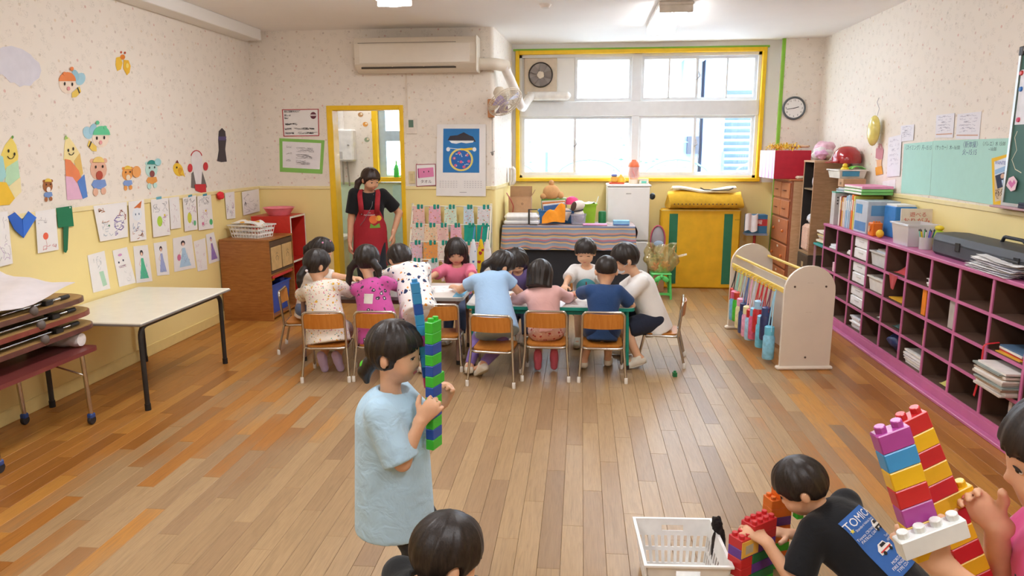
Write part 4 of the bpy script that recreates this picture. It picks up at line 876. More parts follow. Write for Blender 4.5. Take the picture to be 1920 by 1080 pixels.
    fo = o.get('foot')
    if fo:
        for k in 'LR':
            a_ = an[k]; tt = toe[k]; dn = np.array((0, 0, -1.)) if abs(tt[2]) < .6 else nrm(-fw*.2+np.array((0, 0, 0.)))
            dn = nrm(dn-tt*(dn@tt))
            if abs(tt[2]) >= .6: dn = nrm(np.array(o.get('sole', tuple(-fw))))
            pp = [P_cone(a_-tt*.022*s+dn*.028*s, a_+tt*.10*s+dn*.032*s, .031*s, .029*s, .02), P_cone(a_+dn*.0, a_+tt*.03*s+dn*.02*s, .031*s, .03*s, .02)]
            cu = [P_cut(dn, float(dn@(a_+dn*.05*s)), a_, .3)]
            sdf_obj(fo.get('name', 'shoe'), pp, hc*.8, fo['m'], root, base, 1, cu)
            if fo.get('sole'):
                mk('sole', xf(ell((0, 0, 0), (.036*s, .088*s, .006), 14, 6), tr(*(a_+tt*.038*s+dn*.049*s-base))@Matrix(np.column_stack([np.cross(tt, -dn), tt, -dn]).tolist()).to_4x4()), fo['sole'], root, sm=180)
    return dict(root=root, base=base, B=B, P=P, N=N, C=C, H=H, HB=HB, shirt=shirt, body=body, el=el, wr=wr, sh=sh, Q=Q, kn=kn, an=an, rt=rt, fr=fr, tv=tv)
def decal(d, nm, geo, org, u, v, m, lift=.002, on='shirt', depth=.35, sub=0):
    """lay flat print geometry (x along u, y along v) onto a garment by ray casting; returns the part"""
    me = d[on].data; bv = BVHTree.FromPolygons([x.co for x in me.vertices], [tuple(p.vertices) for p in me.polygons])
    bm = bmesh.new(); tmp = mesh('d', geo); bm.from_mesh(tmp)
    bmesh.ops.triangulate(bm, faces=bm.faces)
    for _ in range(6):
        le = [e for e in bm.edges if e.calc_length() > .018]
        if not le: break
        bmesh.ops.subdivide_edges(bm, edges=le, cuts=1, use_grid_fill=False); bmesh.ops.triangulate(bm, faces=[f for f in bm.faces if len(f.verts) > 3])
    u, v = V(u).normalized(), V(v).normalized(); n = u.cross(v).normalized(); o = V(org)-V(tuple(d['base'])); last = None; bad = []
    for x in bm.verts:
        st = o+u*x.co.x+v*x.co.y+n*depth; loc, nn, _, _ = bv.ray_cast(st, -n)
        if loc is None: bad.append(x); continue
        x.co = loc+nn.lerp(n, .5).normalized()*(lift+max(0, x.co.z))
    bmesh.ops.delete(bm, geom=bad, context='VERTS'); bm.to_mesh(tmp); bm.free()
    return mk(nm, tmp, m, d['root'])
def WT(p): return tuple(p)
SHOE = mat('ece6d8', .6); SOLE = mat('d9cfba', .7)
# chairs hidden behind the tables
for p, a, lb in (((-1.10, 6.44), 180, 'plywood chair behind the left table under the girl in the pink shirt'), ((-.52, 6.44), 180, 'plywood chair behind the right table under the girl in purple'), ((.06, 6.44), 180, 'plywood chair behind the right table under the boy in the white shirt')): dup(ch0, tr(p[0], p[1], 0)@rz(a), label=lb)
PG = 'children at the work tables'
kA = person('girl in a white speckled dress with a low braid, back turned', (-1.9, 5.17), 0, dict(P=(-1.91, 5.155, .350), N=(-1.965, 5.25, .655), H=(-2.02, 5.32, .825), hd=(-40, 14, 0), HL=(-2.2, 5.52, .60), HR=(-1.78, 5.55, .60), FL=(-1.97, 5.20, .12), FR=(-1.86, 5.22, .12), tL=(.1, .35, -1), tR=(.2, .35, -1), sole=(0, -1, .1),
    top=dict(name='dress', m=fabric('f4ece0', 'speckle', (('e8b84a', 26, .2, 1), ('d88aa8', 30, .17, 5), ('7ab8a0', 33, .15, 9), ('4a4440', 38, .13, 3), ('e0805a', 34, .14, 12))), hem=.10, hw=.15, ease=.018, sleeve=.95), bottom=dict(name='skirt', m=fabric('f4ece0', 'speckle'), len=.42, ease=.025), foot=dict(name='sock', m=fabric('c9b4d8')),
    hair=dict(style='tied', g=.014, tails=[[(0, -.10, -.05, .03), (.005, -.125, -.095, .026), (.008, -.125, -.14, .022), (.006, -.12, -.18, .012)]], ties=[(.035, -.098, -.055, .011, 'f2eaf0'), (.006, -.125, -.135, .02, 'e8c02a')])), 1.04, group=PG)
kB = person('child with a pink hair clip leaning onto the left table end', (-2.36, 5.86), -90, dict(P=(-2.34, 5.86, .350), N=(-2.27, 5.89, .66), H=(-2.205, 5.93, .845), hd=(4, 22, 0), HL=(-1.93, 5.98, .60), HR=(-1.97, 5.72, .61), FL=(-2.12, 5.95, .06), FR=(-2.12, 5.77, .06),
    top=dict(m=fabric('ece4dc'), sleeve=.8), bottom=dict(m=fabric('6a7a9a'), len=.95), foot=dict(m=SHOE, sole=SOLE), hair=dict(style='tied', g=.014, tails=[[(0, -.10, .02, .03), (0, -.13, -.03, .026), (0, -.13, -.08, .014)]], ties=[(-.0, .04, .105, .009, 'f0a0c8'), (.07, .0, .085, .009, 'f0a0c8')])), 1.0, group=PG)
kC = person('girl in a magenta dress with dog prints and pigtails, sitting with her back turned', (-1.52, 5.23), 0, dict(P=(-1.52, 5.205, .350), N=(-1.60, 5.32, .665), H=(-1.65, 5.40, .85), hd=(0, 18, 0), HL=(-1.86, 5.62, .60), HR=(-1.42, 5.66, .60), FL=(-1.58, 5.50, .06), FR=(-1.46, 5.50, .06),
    top=dict(name='dress', m=fabric('d05aa6', 'dogprint', (('4c4650', 17, .25, 2), ('efe8ea', 17, .115, 2), ('56505a', 21, .16, 7))), hem=.10, hw=.15, ease=.02, sleeve=1.25), bottom=dict(name='skirt', m=fabric('d05aa6', 'dogprint'), len=.42, ease=.022), foot=dict(name='sock', m=fabric('e4dcec')),
    hair=dict(style='tied', g=.016, tails=[[(-.07, -.055, -.03, .032), (-.105, -.05, -.07, .026), (-.12, -.03, -.15, .022), (-.125, .0, -.24, .012)], [(.07, -.055, -.03, .032), (.105, -.05, -.07, .026), (.115, -.04, -.15, .02), (.115, -.03, -.2, .01)]], ties=[(-.096, -.055, -.05, .016, 'e86ab0'), (.098, -.055, -.045, .016, '4cc8a0')])), 1.04, group=PG)
decal(kC, 'back_patch', ([(-.035, -.035, 0), (.035, -.035, 0), (.035, .035, 0), (-.035, .035, 0)], [(0, 1, 2, 3)]), kC['N']-kC['tv']*.10, (1, 0, 0), (0, 0, 1), mat('e9e2dc', .8))
kD = person('boy in a white shirt with navy prints leaning over the left table', (-1.27, 5.36), 22, dict(P=(-1.235, 5.33, .50), N=(-1.365, 5.60, .735), H=(-1.475, 5.735, .805), hd=(15, 42, 0), HL=(-1.78, 5.80, .585), HR=(-1.42, 5.86, .585), FL=(-1.33, 5.27, .07), FR=(-1.2, 5.25, .07),
    top=dict(m=fabric('f2efec', 'boyprint', (('28385e', 13, .24, 4), ('e8a04a', 16, .17, 8), ('2e4470', 19, .17, 13), ('d8603a', 24, .12, 6))), hem=.07, ease=.02, sleeve=.9, hw=.11), bottom=dict(m=fabric('cfcac2'), len=.98, ease=.012), foot=dict(m=SHOE, sole=SOLE), hair=dict(style='boy', g=.017, nape=-.075, sl=.45)), 1.1, group=PG)
kE = person('girl with shoulder-length dark hair in a pink shirt drawing at the left table', (-1.1, 6.4), 180, dict(P=(-1.10, 6.43, .350), N=(-1.10, 6.36, .63), H=(-1.105, 6.33, .795), hd=(8, 24, 0), HL=(-.93, 6.02, .59), HR=(-1.33, 5.99, .59), cR=38, FL=(-1.04, 6.12, .06), FR=(-1.16, 6.12, .06), eyes=.2, smile=1,
    top=dict(m=fabric('ee7f9c'), sleeve=.95, ease=.016), bottom=dict(m=fabric('46506a'), len=.95), foot=dict(m=SHOE, sole=SOLE), hair=dict(style='bob', g=.018, lo=-.135, wd=.115, fr=.08, tails=[[(.085, -.02, -.08, .03), (.105, -.02, -.125, .012)], [(-.085, -.02, -.08, .03), (-.1, -.02, -.13, .014)]])), 1.02, group=PG)
decal(kE, 'shirt_print', ([(-.07, -.04, 0), (.07, -.04, 0), (.05, .035, 0), (0, .06, 0), (-.05, .03, 0)], [(0, 1, 2, 3, 4)]), kE['P']+np.array((0, 0, .1)), (1, 0, 0), (0, 0, 1), mat('3a6ab4', .8))
kF = person('girl in a light blue dress and purple leggings reaching across to the left table', (-.64, 5.27), 0, dict(P=(-.63, 5.25, .455), N=(-.69, 5.44, .705), H=(-.605, 5.555, .79), hd=(-58, 30, 0), tw=8, HL=(-1.00, 5.64, .60), bL=(0, 0, 1), HR=(-.44, 5.66, .525), FL=(-.83, 5.22, .07), FR=(-.72, 5.16, .10), tL=(-.2, .9, -.25), tR=(-.5, .6, -.5), kL=(0, 1, .2), kR=(.6, 1, 0),
    top=dict(name='dress', m=fabric('a9cdf2'), hem=.13, hw=.145, ease=.016, sleeve=.5, fl=.9), bottom=dict(name='leggings', m=fabric('8d78c4'), len=.98, ease=.004), foot=dict(m=SHOE, sole=SOLE), hair=dict(style='tied', g=.014, tails=[[(0, -.095, .0, .032), (-.02, -.125, -.05, .026), (-.03, -.12, -.11, .012)]], ties=[(-.05, -.085, .03, .014, 'f4f2f0')])), 1.06, group=PG)
kG = person('girl in a purple shirt bowed over the far side of the right table', (-.53, 6.38), 180, dict(P=(-.52, 6.43, .345), N=(-.54, 6.28, .60), H=(-.55, 6.21, .735), hd=(0, 46, 0), HL=(-.38, 5.96, .53), HR=(-.7, 5.96, .53), FL=(-.46, 6.12, .06), FR=(-.58, 6.12, .06), eyes=.2,
    top=dict(m=fabric('7a6aa4'), sleeve=.9), bottom=dict(m=fabric('3c4258'), len=.95), foot=dict(m=SHOE, sole=SOLE), hair=dict(style='long', g=.016, lo=-.14, wd=.1)), .98, group=PG)
kH = person('girl in a pale pink long-sleeved top and red floral skirt, back turned', (-.24, 5.33), 0, dict(P=(-.245, 5.32, .345), N=(-.28, 5.41, .605), H=(-.30, 5.45, .748), hd=(-6, 26, 0), HL=(-.52, 5.66, .53), HR=(-.06, 5.68, .53), FL=(-.31, 5.36, .13), FR=(-.185, 5.38, .13), tL=(0, .25, -1), tR=(0, .25, -1), sole=(0, -1, .1),
    top=dict(m=fabric('ecbcb8'), sleeve=1.85, ease=.022, hem=.03, hw=.10), bottom=dict(name='skirt', m=fabric('e0b4a4', 'redfloral', (('b84a48', 30, .28, 3), ('f2e4d4', 36, .2, 8))), len=.42, ease=.024), foot=dict(name='sock', m=fabric('d86a80')), hair=dict(style='bob', g=.016, lo=-.10, wd=.105, ties=[(-.075, .0, .075, .016, 'f4f2ec')])), .98, group=PG)
kI = person('boy in a white shirt with a turquoise round print behind the right table', (.05, 6.38), 180, dict(P=(.06, 6.43, .350), N=(.065, 6.35, .63), H=(.05, 6.31, .805), hd=(-4, 16, 0), HL=(.22, 6.02, .54), HR=(-.13, 6.0, .54), FL=(.12, 6.12, .06), FR=(0, 6.12, .06), eyes=.25,
    top=dict(m=fabric('f4f3f1'), sleeve=.85, ease=.018), bottom=dict(m=fabric('4a5468'), len=.5), foot=dict(m=SHOE, sole=SOLE), hair=dict(style='boy', g=.016, fr=.075, nape=-.07)), 1.04, group=PG)
PC = kI['N']-kI['tv']*.17
decal(kI, 'round_print', prism(disc(0, 0, .088, n=28), 0, .0001)[0:1][0] and ([(x, y, 0) for x, y in disc(0, 0, .088, n=28)], [tuple(range(28))]), PC, (1, 0, 0), (0, 0, 1), mat('67c3d2', .8))
decal(kI, 'print_hand', ([(-.006, -.02, 0), (.006, -.02, 0), (.003, .06, 0), (-.005, .06, 0)], [(0, 1, 2, 3)]), PC, (1, 0, 0), (0, 0, 1), mat('b04a3c', .8), .004)
kJ = person('boy with cropped hair in a navy shirt and shorts, sitting with his back turned', (.18, 5.33), 0, dict(P=(.18, 5.32, .350), N=(.19, 5.41, .63), H=(.204, 5.45, .785), hd=(4, 20, 0), HL=(-.06, 5.74, .54), HR=(.36, 5.62, .54), FL=(.045, 5.45, .07), FR=(.235, 5.52, .07), face=0,
    top=dict(m=fabric('2f4c7c'), sleeve=.8, ease=.016), bottom=dict(name='shorts', m=fabric('27395e'), len=.48, ease=.014), foot=dict(m=SHOE, sole=SOLE), hair=dict(style='boy', g=.006, nape=-.05, sl=.5)), 1.02, group=PG)
kK = person('boy with a face mask in a white shirt and dark shorts, right end', (.62, 5.72), 90, dict(P=(.60, 5.715, .352), N=(.475, 5.715, .665), H=(.36, 5.72, .835), hd=(8, 20, 0), HL=(.19, 5.60, .54), HR=(.2, 5.88, .54), FL=(.47, 5.50, .085), FR=(.40, 5.86, .07), tL=(-.93, -.1, -.28), tR=(-1, 0, 0), kL=(-1, -.25, .1), eyes=.5,
    top=dict(m=fabric('f3f2f0'), sleeve=.9, ease=.02, hem=.10, hw=.115), bottom=dict(name='shorts', m=fabric('2a2f40'), len=.46, ease=.015), foot=dict(m=SHOE, sole=SOLE), hair=dict(style='boy', g=.015, nape=-.075, sl=.42)), 1.1, group=PG)
Q = kK['Q']; hF, hR, hU = kK['HB'][1], kK['HB'][0], kK['HB'][2]
sdf_obj('face_mask', [P_ell(Q(0, .036, -.052), (.062, .074, .046), kK['HB'], .01)], .006, fabric('eef2f6'), kK['root'], kK['base'], 1, [P_cut(-hF, float(-hF@Q(0, .03, 0)), Q(0, 0, 0), .3)])
for s_ in (-1, 1): mk('mask_strap', tube([tuple(Q(s_*.058, .045, -.04)-kK['base']), tuple(Q(s_*.085, .0, -.02)-kK['base']), tuple(Q(s_*.09, -.02, .0)-kK['base'])], .0022, 5), mat('f4f4f4'), kK['root'])
# ---------------------------------------------------------------- teacher in the doorway
apr = mat('a81e2c', .8, key='apron', bump=.25, bs=14, var=.06, vs=6)
kT = person('woman in a red apron over a black t-shirt standing by the yellow doorway', (-2.27, 7.6), 195, dict(adult=1, hs=1.06, w=.93, P=(-2.27, 7.6, .81), N=(-2.262, 7.585, 1.235), H=(-2.225, 7.535, 1.385), hd=(34, 22, 0), HR=(-2.47, 7.50, .72), HL=(-2.03, 7.66, .80), dR=(.05, -.05, -1), dL=(0, 0, -1), bR=(-1, -.2, 0), bL=(1, 0, 0), eR=(-.5, .7, 0), eL=(.6, .6, 0), FL=(-2.17, 7.6, .075), FR=(-2.36, 7.6, .075), eyes=.35, skin='e2ae8c',
    top=dict(m=fabric('1d1d20'), sleeve=.72, ease=.014, hem=.05), bottom=dict(m=fabric('2c2e36'), len=.98), foot=dict(m=mat('e8e4de', .6), sole=SOLE), hair=dict(style='tied', g=.014, c='2a1a14', fr=.09, tails=[[(.03, -.09, -.03, .032), (.07, -.10, -.075, .032), (.085, -.085, -.13, .026), (.08, -.06, -.19, .012)]])), 1.4, .008, .010)
B_ = kT; fr, tv, rt = kT['fr'], kT['tv'], kT['rt']; s_ = 1.4
ap = [P_cone(kT['N']-tv*.12, kT['P']-tv*.36, .158, .205, .03, fr, .80, cap=0.), P_cone(kT['N']-tv*.12, kT['P'], .160, .170, .03, fr, .80)]
cu = [P_cut(-fr, float(-fr@(kT['P']+fr*.015)), kT['P'], 1.2), P_cut(tv, float(tv@(kT['N']-tv*.16)), kT['N'], .5), ]
for sg in (-1, 1):
    n_ = nrm(rt*sg*.93+tv*.36); cu.append(P_cut(n_, float(n_@(kT['N']-tv*.16+rt*sg*.105)), kT['P'], 1.2))
sdf_obj('apron', ap, .010, apr, kT['root'], kT['base'], 2, cu)
for sg in (-1, 1):
    a = kT['N']; pts = [a-tv*.20+rt*sg*.08+fr*.148, a-tv*.11+rt*sg*.085+fr*.146, a-tv*.015+rt*sg*.095+fr*.10, a+tv*.042+rt*sg*.09+fr*.02, a-tv*.02+rt*sg*.06-fr*.11]
    mk('apron_strap', tube(fil([tuple(p-kT['base']) for p in pts], .05, 4), .009, 10, flat=3.2), apr, kT['root'], sm=180)
AU = -kT['rt']; AV = kT['tv']
AU, AV = tuple(map(float, AU)), tuple(map(float, AV))
kT['apron'] = [c for c in kT['root'].children if c.name.startswith('apron') and 'strap' not in c.name][0]
pc = kT['P']+rt*-.04+tv*.16
for nm, pl, col, dx, dz in (('apron_print', disc(0, 0, .045, n=20), 'e8743a', 0, .0), ('apron_print', disc(0, 0, .03, n=16), 'e8b83c', .055, .012), ('apron_print', [(-.05, -.03), (.06, -.03), (.05, .02), (0, -.01), (-.04, .02)], '7aa83c', .01, -.06)):
    decal(kT, nm, ([(x+dx, y+dz, 0) for x, y in pl], [tuple(range(len(pl)))]), pc, AU, AV, mat(col, .8), .003, 'apron')
decal(kT, 'apron_lettering', join(xf(text('***', .022), tr(0, .02, 0)), text('PAPAPARIUM', .02)), kT['N']-tv*.218+fr*0, AU, AV, mat('f2e8e8', .8), .003, 'apron')
mk('pen', tube([tuple(kT['N']-tv*.13+rt*.085+fr*.135-kT['base']), tuple(kT['N']-tv*.21+rt*.08+fr*.142-kT['base'])], .007, 6), mat('f4f4f4', .4), kT['root'], sm=60)
mk('lanyard', tube([tuple(p-kT['base']) for p in (kT['N']+tv*.0-rt*.05+fr*.085, kT['N']-tv*.12-rt*.03+fr*.145, kT['P']+tv*.15+rt*.06+fr*.165, kT['P']+tv*.1+rt*.1+fr*.15)], .003, 5), mat('6a6a70', .5), kT['root'])
# ---------------------------------------------------------------- children in the foreground
HLd = oy(742, 660, 2.4); bx, by = HLd.x-.02, 2.4
kL = person('girl in an oversized light blue t-shirt standing in profile, holding up block towers', (bx, by), -90, dict(hs=.98, P=(bx-.005, by, .475), N=(bx-.005, by, .80), H=(HLd.x, by, HLd.z+.0), hd=(-8, 6, 0), HR=tuple(oy(789, 790, 2.285)), HL=(bx+.165, by+.11, .78), eR=(-.3, -.2, -1), eL=(0, .4, -1), dR=(.62, .12, .75), bR=(-.1, -1, .1), dL=(.3, -.3, .9), bL=(.3, 1, 0), cR=34, cL=40, FL=(bx+.03, by+.06, .055), FR=(bx-.03, by-.05, .055), tL=(1, .05, 0), tR=(1, -.05, 0), smile=1, eyes=.4,
    top=dict(m=fabric('b9dcf4', bump=.5), hem=.145, hw=.116, ease=.026, sleeve=.98, fl=1.), bottom=dict(m=fabric('2b2c2e'), len=.98, ease=.004), foot=dict(name='sock', m=fabric('e8e6e2')),
    hair=dict(style='tied', g=.014, fr=.085, tails=[[(0, -.095, -.06, .03), (0, -.115, -.095, .024), (0, -.105, -.13, .012)]], ties=[(0, -.115, -.07, .021, '58d02c')])), 1.04, .0055, .007)
mk('collar', tube([tuple(kL['N']+kL['tv']*(.008-.016*math.sin(a))+kL['fr']*(.012+.056*math.sin(a))+kL['rt']*.056*math.cos(a)-kL['base']) for a in np.linspace(0, 6.283, 25)[:-1]], .007, 6, True), mat('f2dfa0', .8), kL['root'], sm=180)
HMd = oy(838, 1040, 1.66); bx, by = HMd.x-.03, HMd.y-.03
kM = person('boy with short black hair crouching at the bottom edge, seen from behind', (bx, by), -55, dict(hs=.94, P=(bx-.10, by-.06, .30), N=(bx-.03, by-.01, .575), H=tuple(HMd), hd=(0, 22, 0), HL=(bx+.18, by+.28, .40), HR=(bx+.22, by+.06, .38), FL=(bx+.02, by+.12, .07), FR=(bx+.1, by-.06, .07), kL=(.8, .6, .7), kR=(.8, .3, .7),
    top=dict(m=fabric('26282a'), sleeve=1.8), bottom=dict(m=fabric('2c2f30'), len=.98), foot=dict(name='sock', m=fabric('e0dedb')), hair=dict(style='boy', g=.015, nape=-.072, sl=.42, h=.005)), 1.04, .0055, .0075)
HNd = oy(1501, 912, 2.58); HN = np.array(HNd)
kN = person('boy in a black t-shirt with a blue vehicle print kneeling by the toy basket', (HN[0]+.2, HN[1]-.06), 34, dict(hs=.97, P=(HN[0]+.27, HN[1]-.17, .195), N=(HN[0]+.10, HN[1]-.03, HN[2]-.115), H=tuple(HN), hd=(38, 34, 0), HL=tuple(oy(1436, 1016, 2.47)), HR=(HN[0]-.0, HN[1]+.08, .22), eL=(.3, -.5, -1), eR=(.6, .2, -.6), dL=(-.75, .35, .35), bL=(-.1, -.35, 1), cL=26, FL=(HN[0]+.24, HN[1]-.36, .06), FR=(HN[0]+.44, HN[1]-.24, .06), tL=(.5, -.8, -.1), tR=(.5, -.8, -.1), kL=(-.8, .4, -1), kR=(-.4, .7, -1),
    top=dict(m=fabric('1c1e22'), hem=.07, sleeve=.85, ease=.02), bottom=dict(m=fabric('23262c'), len=.98), foot=dict(name='sock', m=fabric('d8d4cc')), hair=dict(style='boy', g=.014, nape=-.07, sl=.45, h=.005)), 1.08, .0055, .007)
bk = -kN['fr']; BU = tuple(map(float, kN['rt'])); BVv = tuple(map(float, kN['tv'])); pc = kN['N']-kN['tv']*.165-kN['rt']*.0
def pr2(nm, g, m, dx=0, dy=0, l=.003): decal(kN, nm, xf(g, tr(dx, dy, 0)), pc, BU, BVv, m, l)
sq = lambda x0, x1, y0, y1: ([(x0, y0, 0), (x1, y0, 0), (x1, y1, 0), (x0, y1, 0)], [(0, 1, 2, 3)])
fl2 = lambda pl: ([(x, y, 0) for x, y in pl], [tuple(range(len(pl)))])
pr2('print_panel', sq(-.078, .078, -.13, .115), mat('2f66b4', .7), l=.0025); wt_ = mat('eef0f4', .7)
pr2('print_lettering', text('TOMICA', .042), wt_, 0, .085, .0045); pr2('print_lettering', text('Standard Vehicle Series', .012), wt_, 0, .060, .0045); pr2('print_lettering', text('Toyota CROWN\nPATROL CAR', .0135), wt_, -.028, .028, .0045); pr2('print_lettering', text('Toyota\nHIMEDIC', .0135), wt_, .05, -.018, .0045); pr2('print_lettering', text('MORITA\nFIRE ENGINE\nTYPE CD-I', .0145), wt_, -.015, -.098, .0045); pr2('print_star', fl2([(.009*(1 if k % 2 == 0 else .45)*math.sin(k*PI/5), .009*(1 if k % 2 == 0 else .45)*math.cos(k*PI/5)) for k in range(10)]), mat('e8d84a', .7), -.066, .068, .0045)
def car(dx, dy, w, c1, c2):
    pr2('print_vehicle', fl2([(-w, -.012), (w, -.012), (w, .004), (w*.6, .008), (w*.4, .022), (-w*.5, .022), (-w, .006)]), mat(c1, .7), dx, dy, .0045); pr2('print_window', fl2([(-w*.4, .008), (w*.45, .008), (w*.3, .018), (-w*.4, .018)]), mat('20242c', .5), dx, dy, .006)
    for e in (-1, 1): pr2('print_wheel', fl2(disc(e*w*.55, -.012, .007, n=10)), mat('16181c', .5), dx, dy, .006)
    pr2('print_stripe', sq(-w*.9, w*.9, -.006, -.001), mat(c2, .7), dx, dy, .006)
car(.045, .032, .028, 'f0f0f0', '2a2c30'); car(-.012, -.035, .034, 'f2f2f2', 'd03a34'); car(.055, -.085, .026, 'c0302c', 'c0302c')
HOd = oy(1996, 862, 1.42); HO = np.array(HOd); bx, by = HO[0]+.02, HO[1]-.02
kO = person('child in a pink top at the right edge holding two block towers', (bx, by), 78, dict(P=(bx+.05, by, .56), N=(bx+.03, by-.005, HO[2]-.17), H=tuple(HO), hd=(-4, 12, 0), HL=tuple(oy(1768, 1062, 1.30)), HR=tuple(oy(1868, 985, 1.46)), eL=(.3, -.2, -1), eR=(.2, .3, -1), dL=(-.7, .3, .7), dR=(-.7, .2, .6), bL=(-.3, -1, .3), bR=(0, 1, .4), cL=36, cR=36, FL=(bx+.05, by-.07, .08), FR=(bx+.05, by+.07, .08),
    top=dict(m=fabric('e85f9e', 'pinktop', (('f6dce8', 15, .16, 3), ('3a3a48', 13, .15, 9))), sleeve=.7, ease=.02), bottom=dict(m=fabric('4a4c5c'), len=.98), foot=dict(name='sock', m=fabric('e8e6e2')), hair=dict(style='tied', g=.014, tails=[[(0, -.1, -.03, .03), (0, -.13, -.09, .02)]])), 1.12, .0055, .0075)
# ---------------------------------------------------------------- flat paper things on the walls (outlines measured on the wall plane)
def wpt(side, x, y, o):
    p = onwall(side, x, y, .012); q = p-V(o)
    return (q.y, q.z) if side == 'L' else ((-q.y, q.z) if side == 'R' else (q.x, q.z))
def blob(x, y, a, b=None, n=14, r=0): return disc(x, y, a, b, n, R(r))
def cutout(name, lb, cat, side, shapes, d=.0015, group=None, th=.0012):
    """paper cut-out: every coloured piece is a part of its own, layered off the wall"""
    xs = [p for s in shapes[:1] for p in s[2]]; c = (sum(p[0] for p in xs)/len(xs), sum(p[1] for p in xs)/len(xs)); o = onwall(side, *c, 0.)
    t = thing(name, lb, cat, M=wallM(side, o), group=group)
    for k, (nm, col, pl) in enumerate(shapes):
        pp = [wpt(side, x, y, o) for x, y in pl]; z = d+th*k*.55; mk(nm, prism(pp, z, z+th), mat(col, .75, var=.03), t)
    return t
def arc(cx, cy, rx_, ry_, a0, a1, n=8, w=1.2): return [(cx+(rx_+w)*math.cos(R(a0+(a1-a0)*k/n)), cy+(ry_+w)*math.sin(R(a0+(a1-a0)*k/n))) for k in range(n+1)]+[(cx+rx_*math.cos(R(a1+(a0-a1)*k/n)), cy+ry_*math.sin(R(a1+(a0-a1)*k/n))) for k in range(n+1)]
def half(cx, cy, a, b, n=10): return [(cx-a*math.cos(PI*k/n), cy-b*math.sin(PI*k/n)) for k in range(n+1)]
CUT = 'paper cut-outs on the left wall'
cutout('cloud_cutout', 'pale lilac paper cloud at the left edge of the wall', 'decoration', 'L', [('cloud', 'dfdde6', [(-6, 96), (8, 88), (24, 86), (44, 92), (60, 102), (66, 110), (76, 118), (80, 132), (76, 146), (66, 153), (60, 161), (48, 160), (40, 163), (30, 155), (22, 155), (14, 146), (8, 140), (-6, 137)])], group=CUT)
def bee(lb, x, y, cap, flip):
    f = -1 if flip else 1
    cutout('bee_cutout', lb, 'decoration', 'L', [('face', 'f6e3cf', blob(x, y+2, 16, 20)), ('wing', 'a9d3e2', blob(x+f*24, y-6, 9, 12, r=20*f)), ('wing', '9ccbdd', blob(x+f*15, y-13, 6, 11, r=-20*f)), ('body', 'f0cf62', [(x+f*8, y+20), (x+f*22, y+8), (x+f*25, y+18), (x+f*16, y+28), (x+f*8, y+29)]), ('stripe', '3a3430', [(x+f*17, y+11), (x+f*19, y+9.5), (x+f*23, y+20), (x+f*21, y+21.5)]), ('cap', cap, half(x-f*1, y-2, 16, 17)), ('eye', '2a2624', blob(x-f*6, y+3, 1.6, 3.4, 8)), ('eye', '2a2624', blob(x+f*8, y+4, 1.6, 3.4, 8)), ('nose', 'e8a0a0', blob(x+f*1, y+12, 3, 4, 8)), ('antenna', cap, blob(x+f*7, y-25, 3.4, 4, 8)), ('antenna', cap, blob(x-f*7, y-16, 3.2, 3.6, 8))], group=CUT)
bee('smiling bee cut-out with an orange cap below the cloud', 129, 154, 'ee8c50', False); bee('smiling bee cut-out with a green cap above the bears', 191, 255, '67cf9a', True)
cutout('butterfly_cutout', 'small yellow butterfly cut-out high on the left wall', 'decoration', 'L', [('wing', 'f2c33c', [(220, 108), (228, 106), (232, 118), (229, 130), (222, 133), (219, 122)]), ('wing', 'efbb30', [(234, 112), (243, 113), (247, 124), (245, 136), (240, 141), (233, 128)]), ('head', 'e8862e', blob(232, 107, 4.5, 5)), ('antenna', 'c9542a', blob(229, 98, 1.8, 2.4, 8)), ('antenna', 'c9542a', blob(236, 99, 1.8, 2.4, 8)), ('spot', 'f8dd72', blob(240, 123, 3, 5, 8))], group=CUT)
cutout('corn_cutout', 'large smiling corn cut-out with yellow and mint leaves at the left edge', 'decoration', 'L', [('cob', 'f3dc6e', [(5, 290), (12, 272), (24, 257), (33, 272), (37, 292), (34, 318), (12, 318)]), ('leaf', 'bfe6bf', [(14, 314), (36, 300), (41, 345), (26, 352), (12, 342)]), ('leaf', 'a9dede', [(-8, 286), (8, 294), (14, 330), (4, 345), (-8, 340)]), ('leaf', 'f6c93a', [(-8, 340), (14, 342), (30, 372), (20, 384), (-8, 386)]), ('leaf', 'f3e6b0', [(18, 350), (40, 332), (42, 360), (30, 372)]), ('eye', '302a26', blob(18, 283, 1.7, 3.2, 8)), ('eye', '302a26', blob(29, 289, 1.7, 3.2, 8)), ('smile', '302a26', arc(22, 290, 6, 7, 20, 160)), ('tip', '6aa04a', blob(25, 257, 2, 3, 8))], group=CUT)
cutout('corn_cutout', 'smiling corn cut-out with orange, pink and blue wrapping', 'decoration', 'L', [('cob', 'f6e3a2', [(122, 300), (123, 275), (125, 262), (131, 257), (140, 268), (151, 286), (155, 305), (140, 306)]), ('leaf', 'e6c06a', [(141, 302), (152, 287), (158, 325), (149, 338), (146, 320)]), ('leaf', 'ee8a5a', [(124, 298), (134, 300), (150, 320), (155, 336), (147, 342), (126, 334)]), ('leaf', 'e9b9d4', [(125, 330), (138, 332), (148, 346), (157, 373), (128, 375)]), ('leaf', '5a86d0', [(147, 340), (160, 327), (166, 369), (157, 373)]), ('eye', '302a26', blob(130, 282, 1.6, 3.2, 8)), ('eye', '302a26', blob(139, 279, 1.6, 3.2, 8)), ('smile', '302a26', arc(135, 284, 4.5, 6, 15, 150)), ('tip', 'a9cf6a', [(122, 262), (125, 253), (129, 260)])], group=CUT)
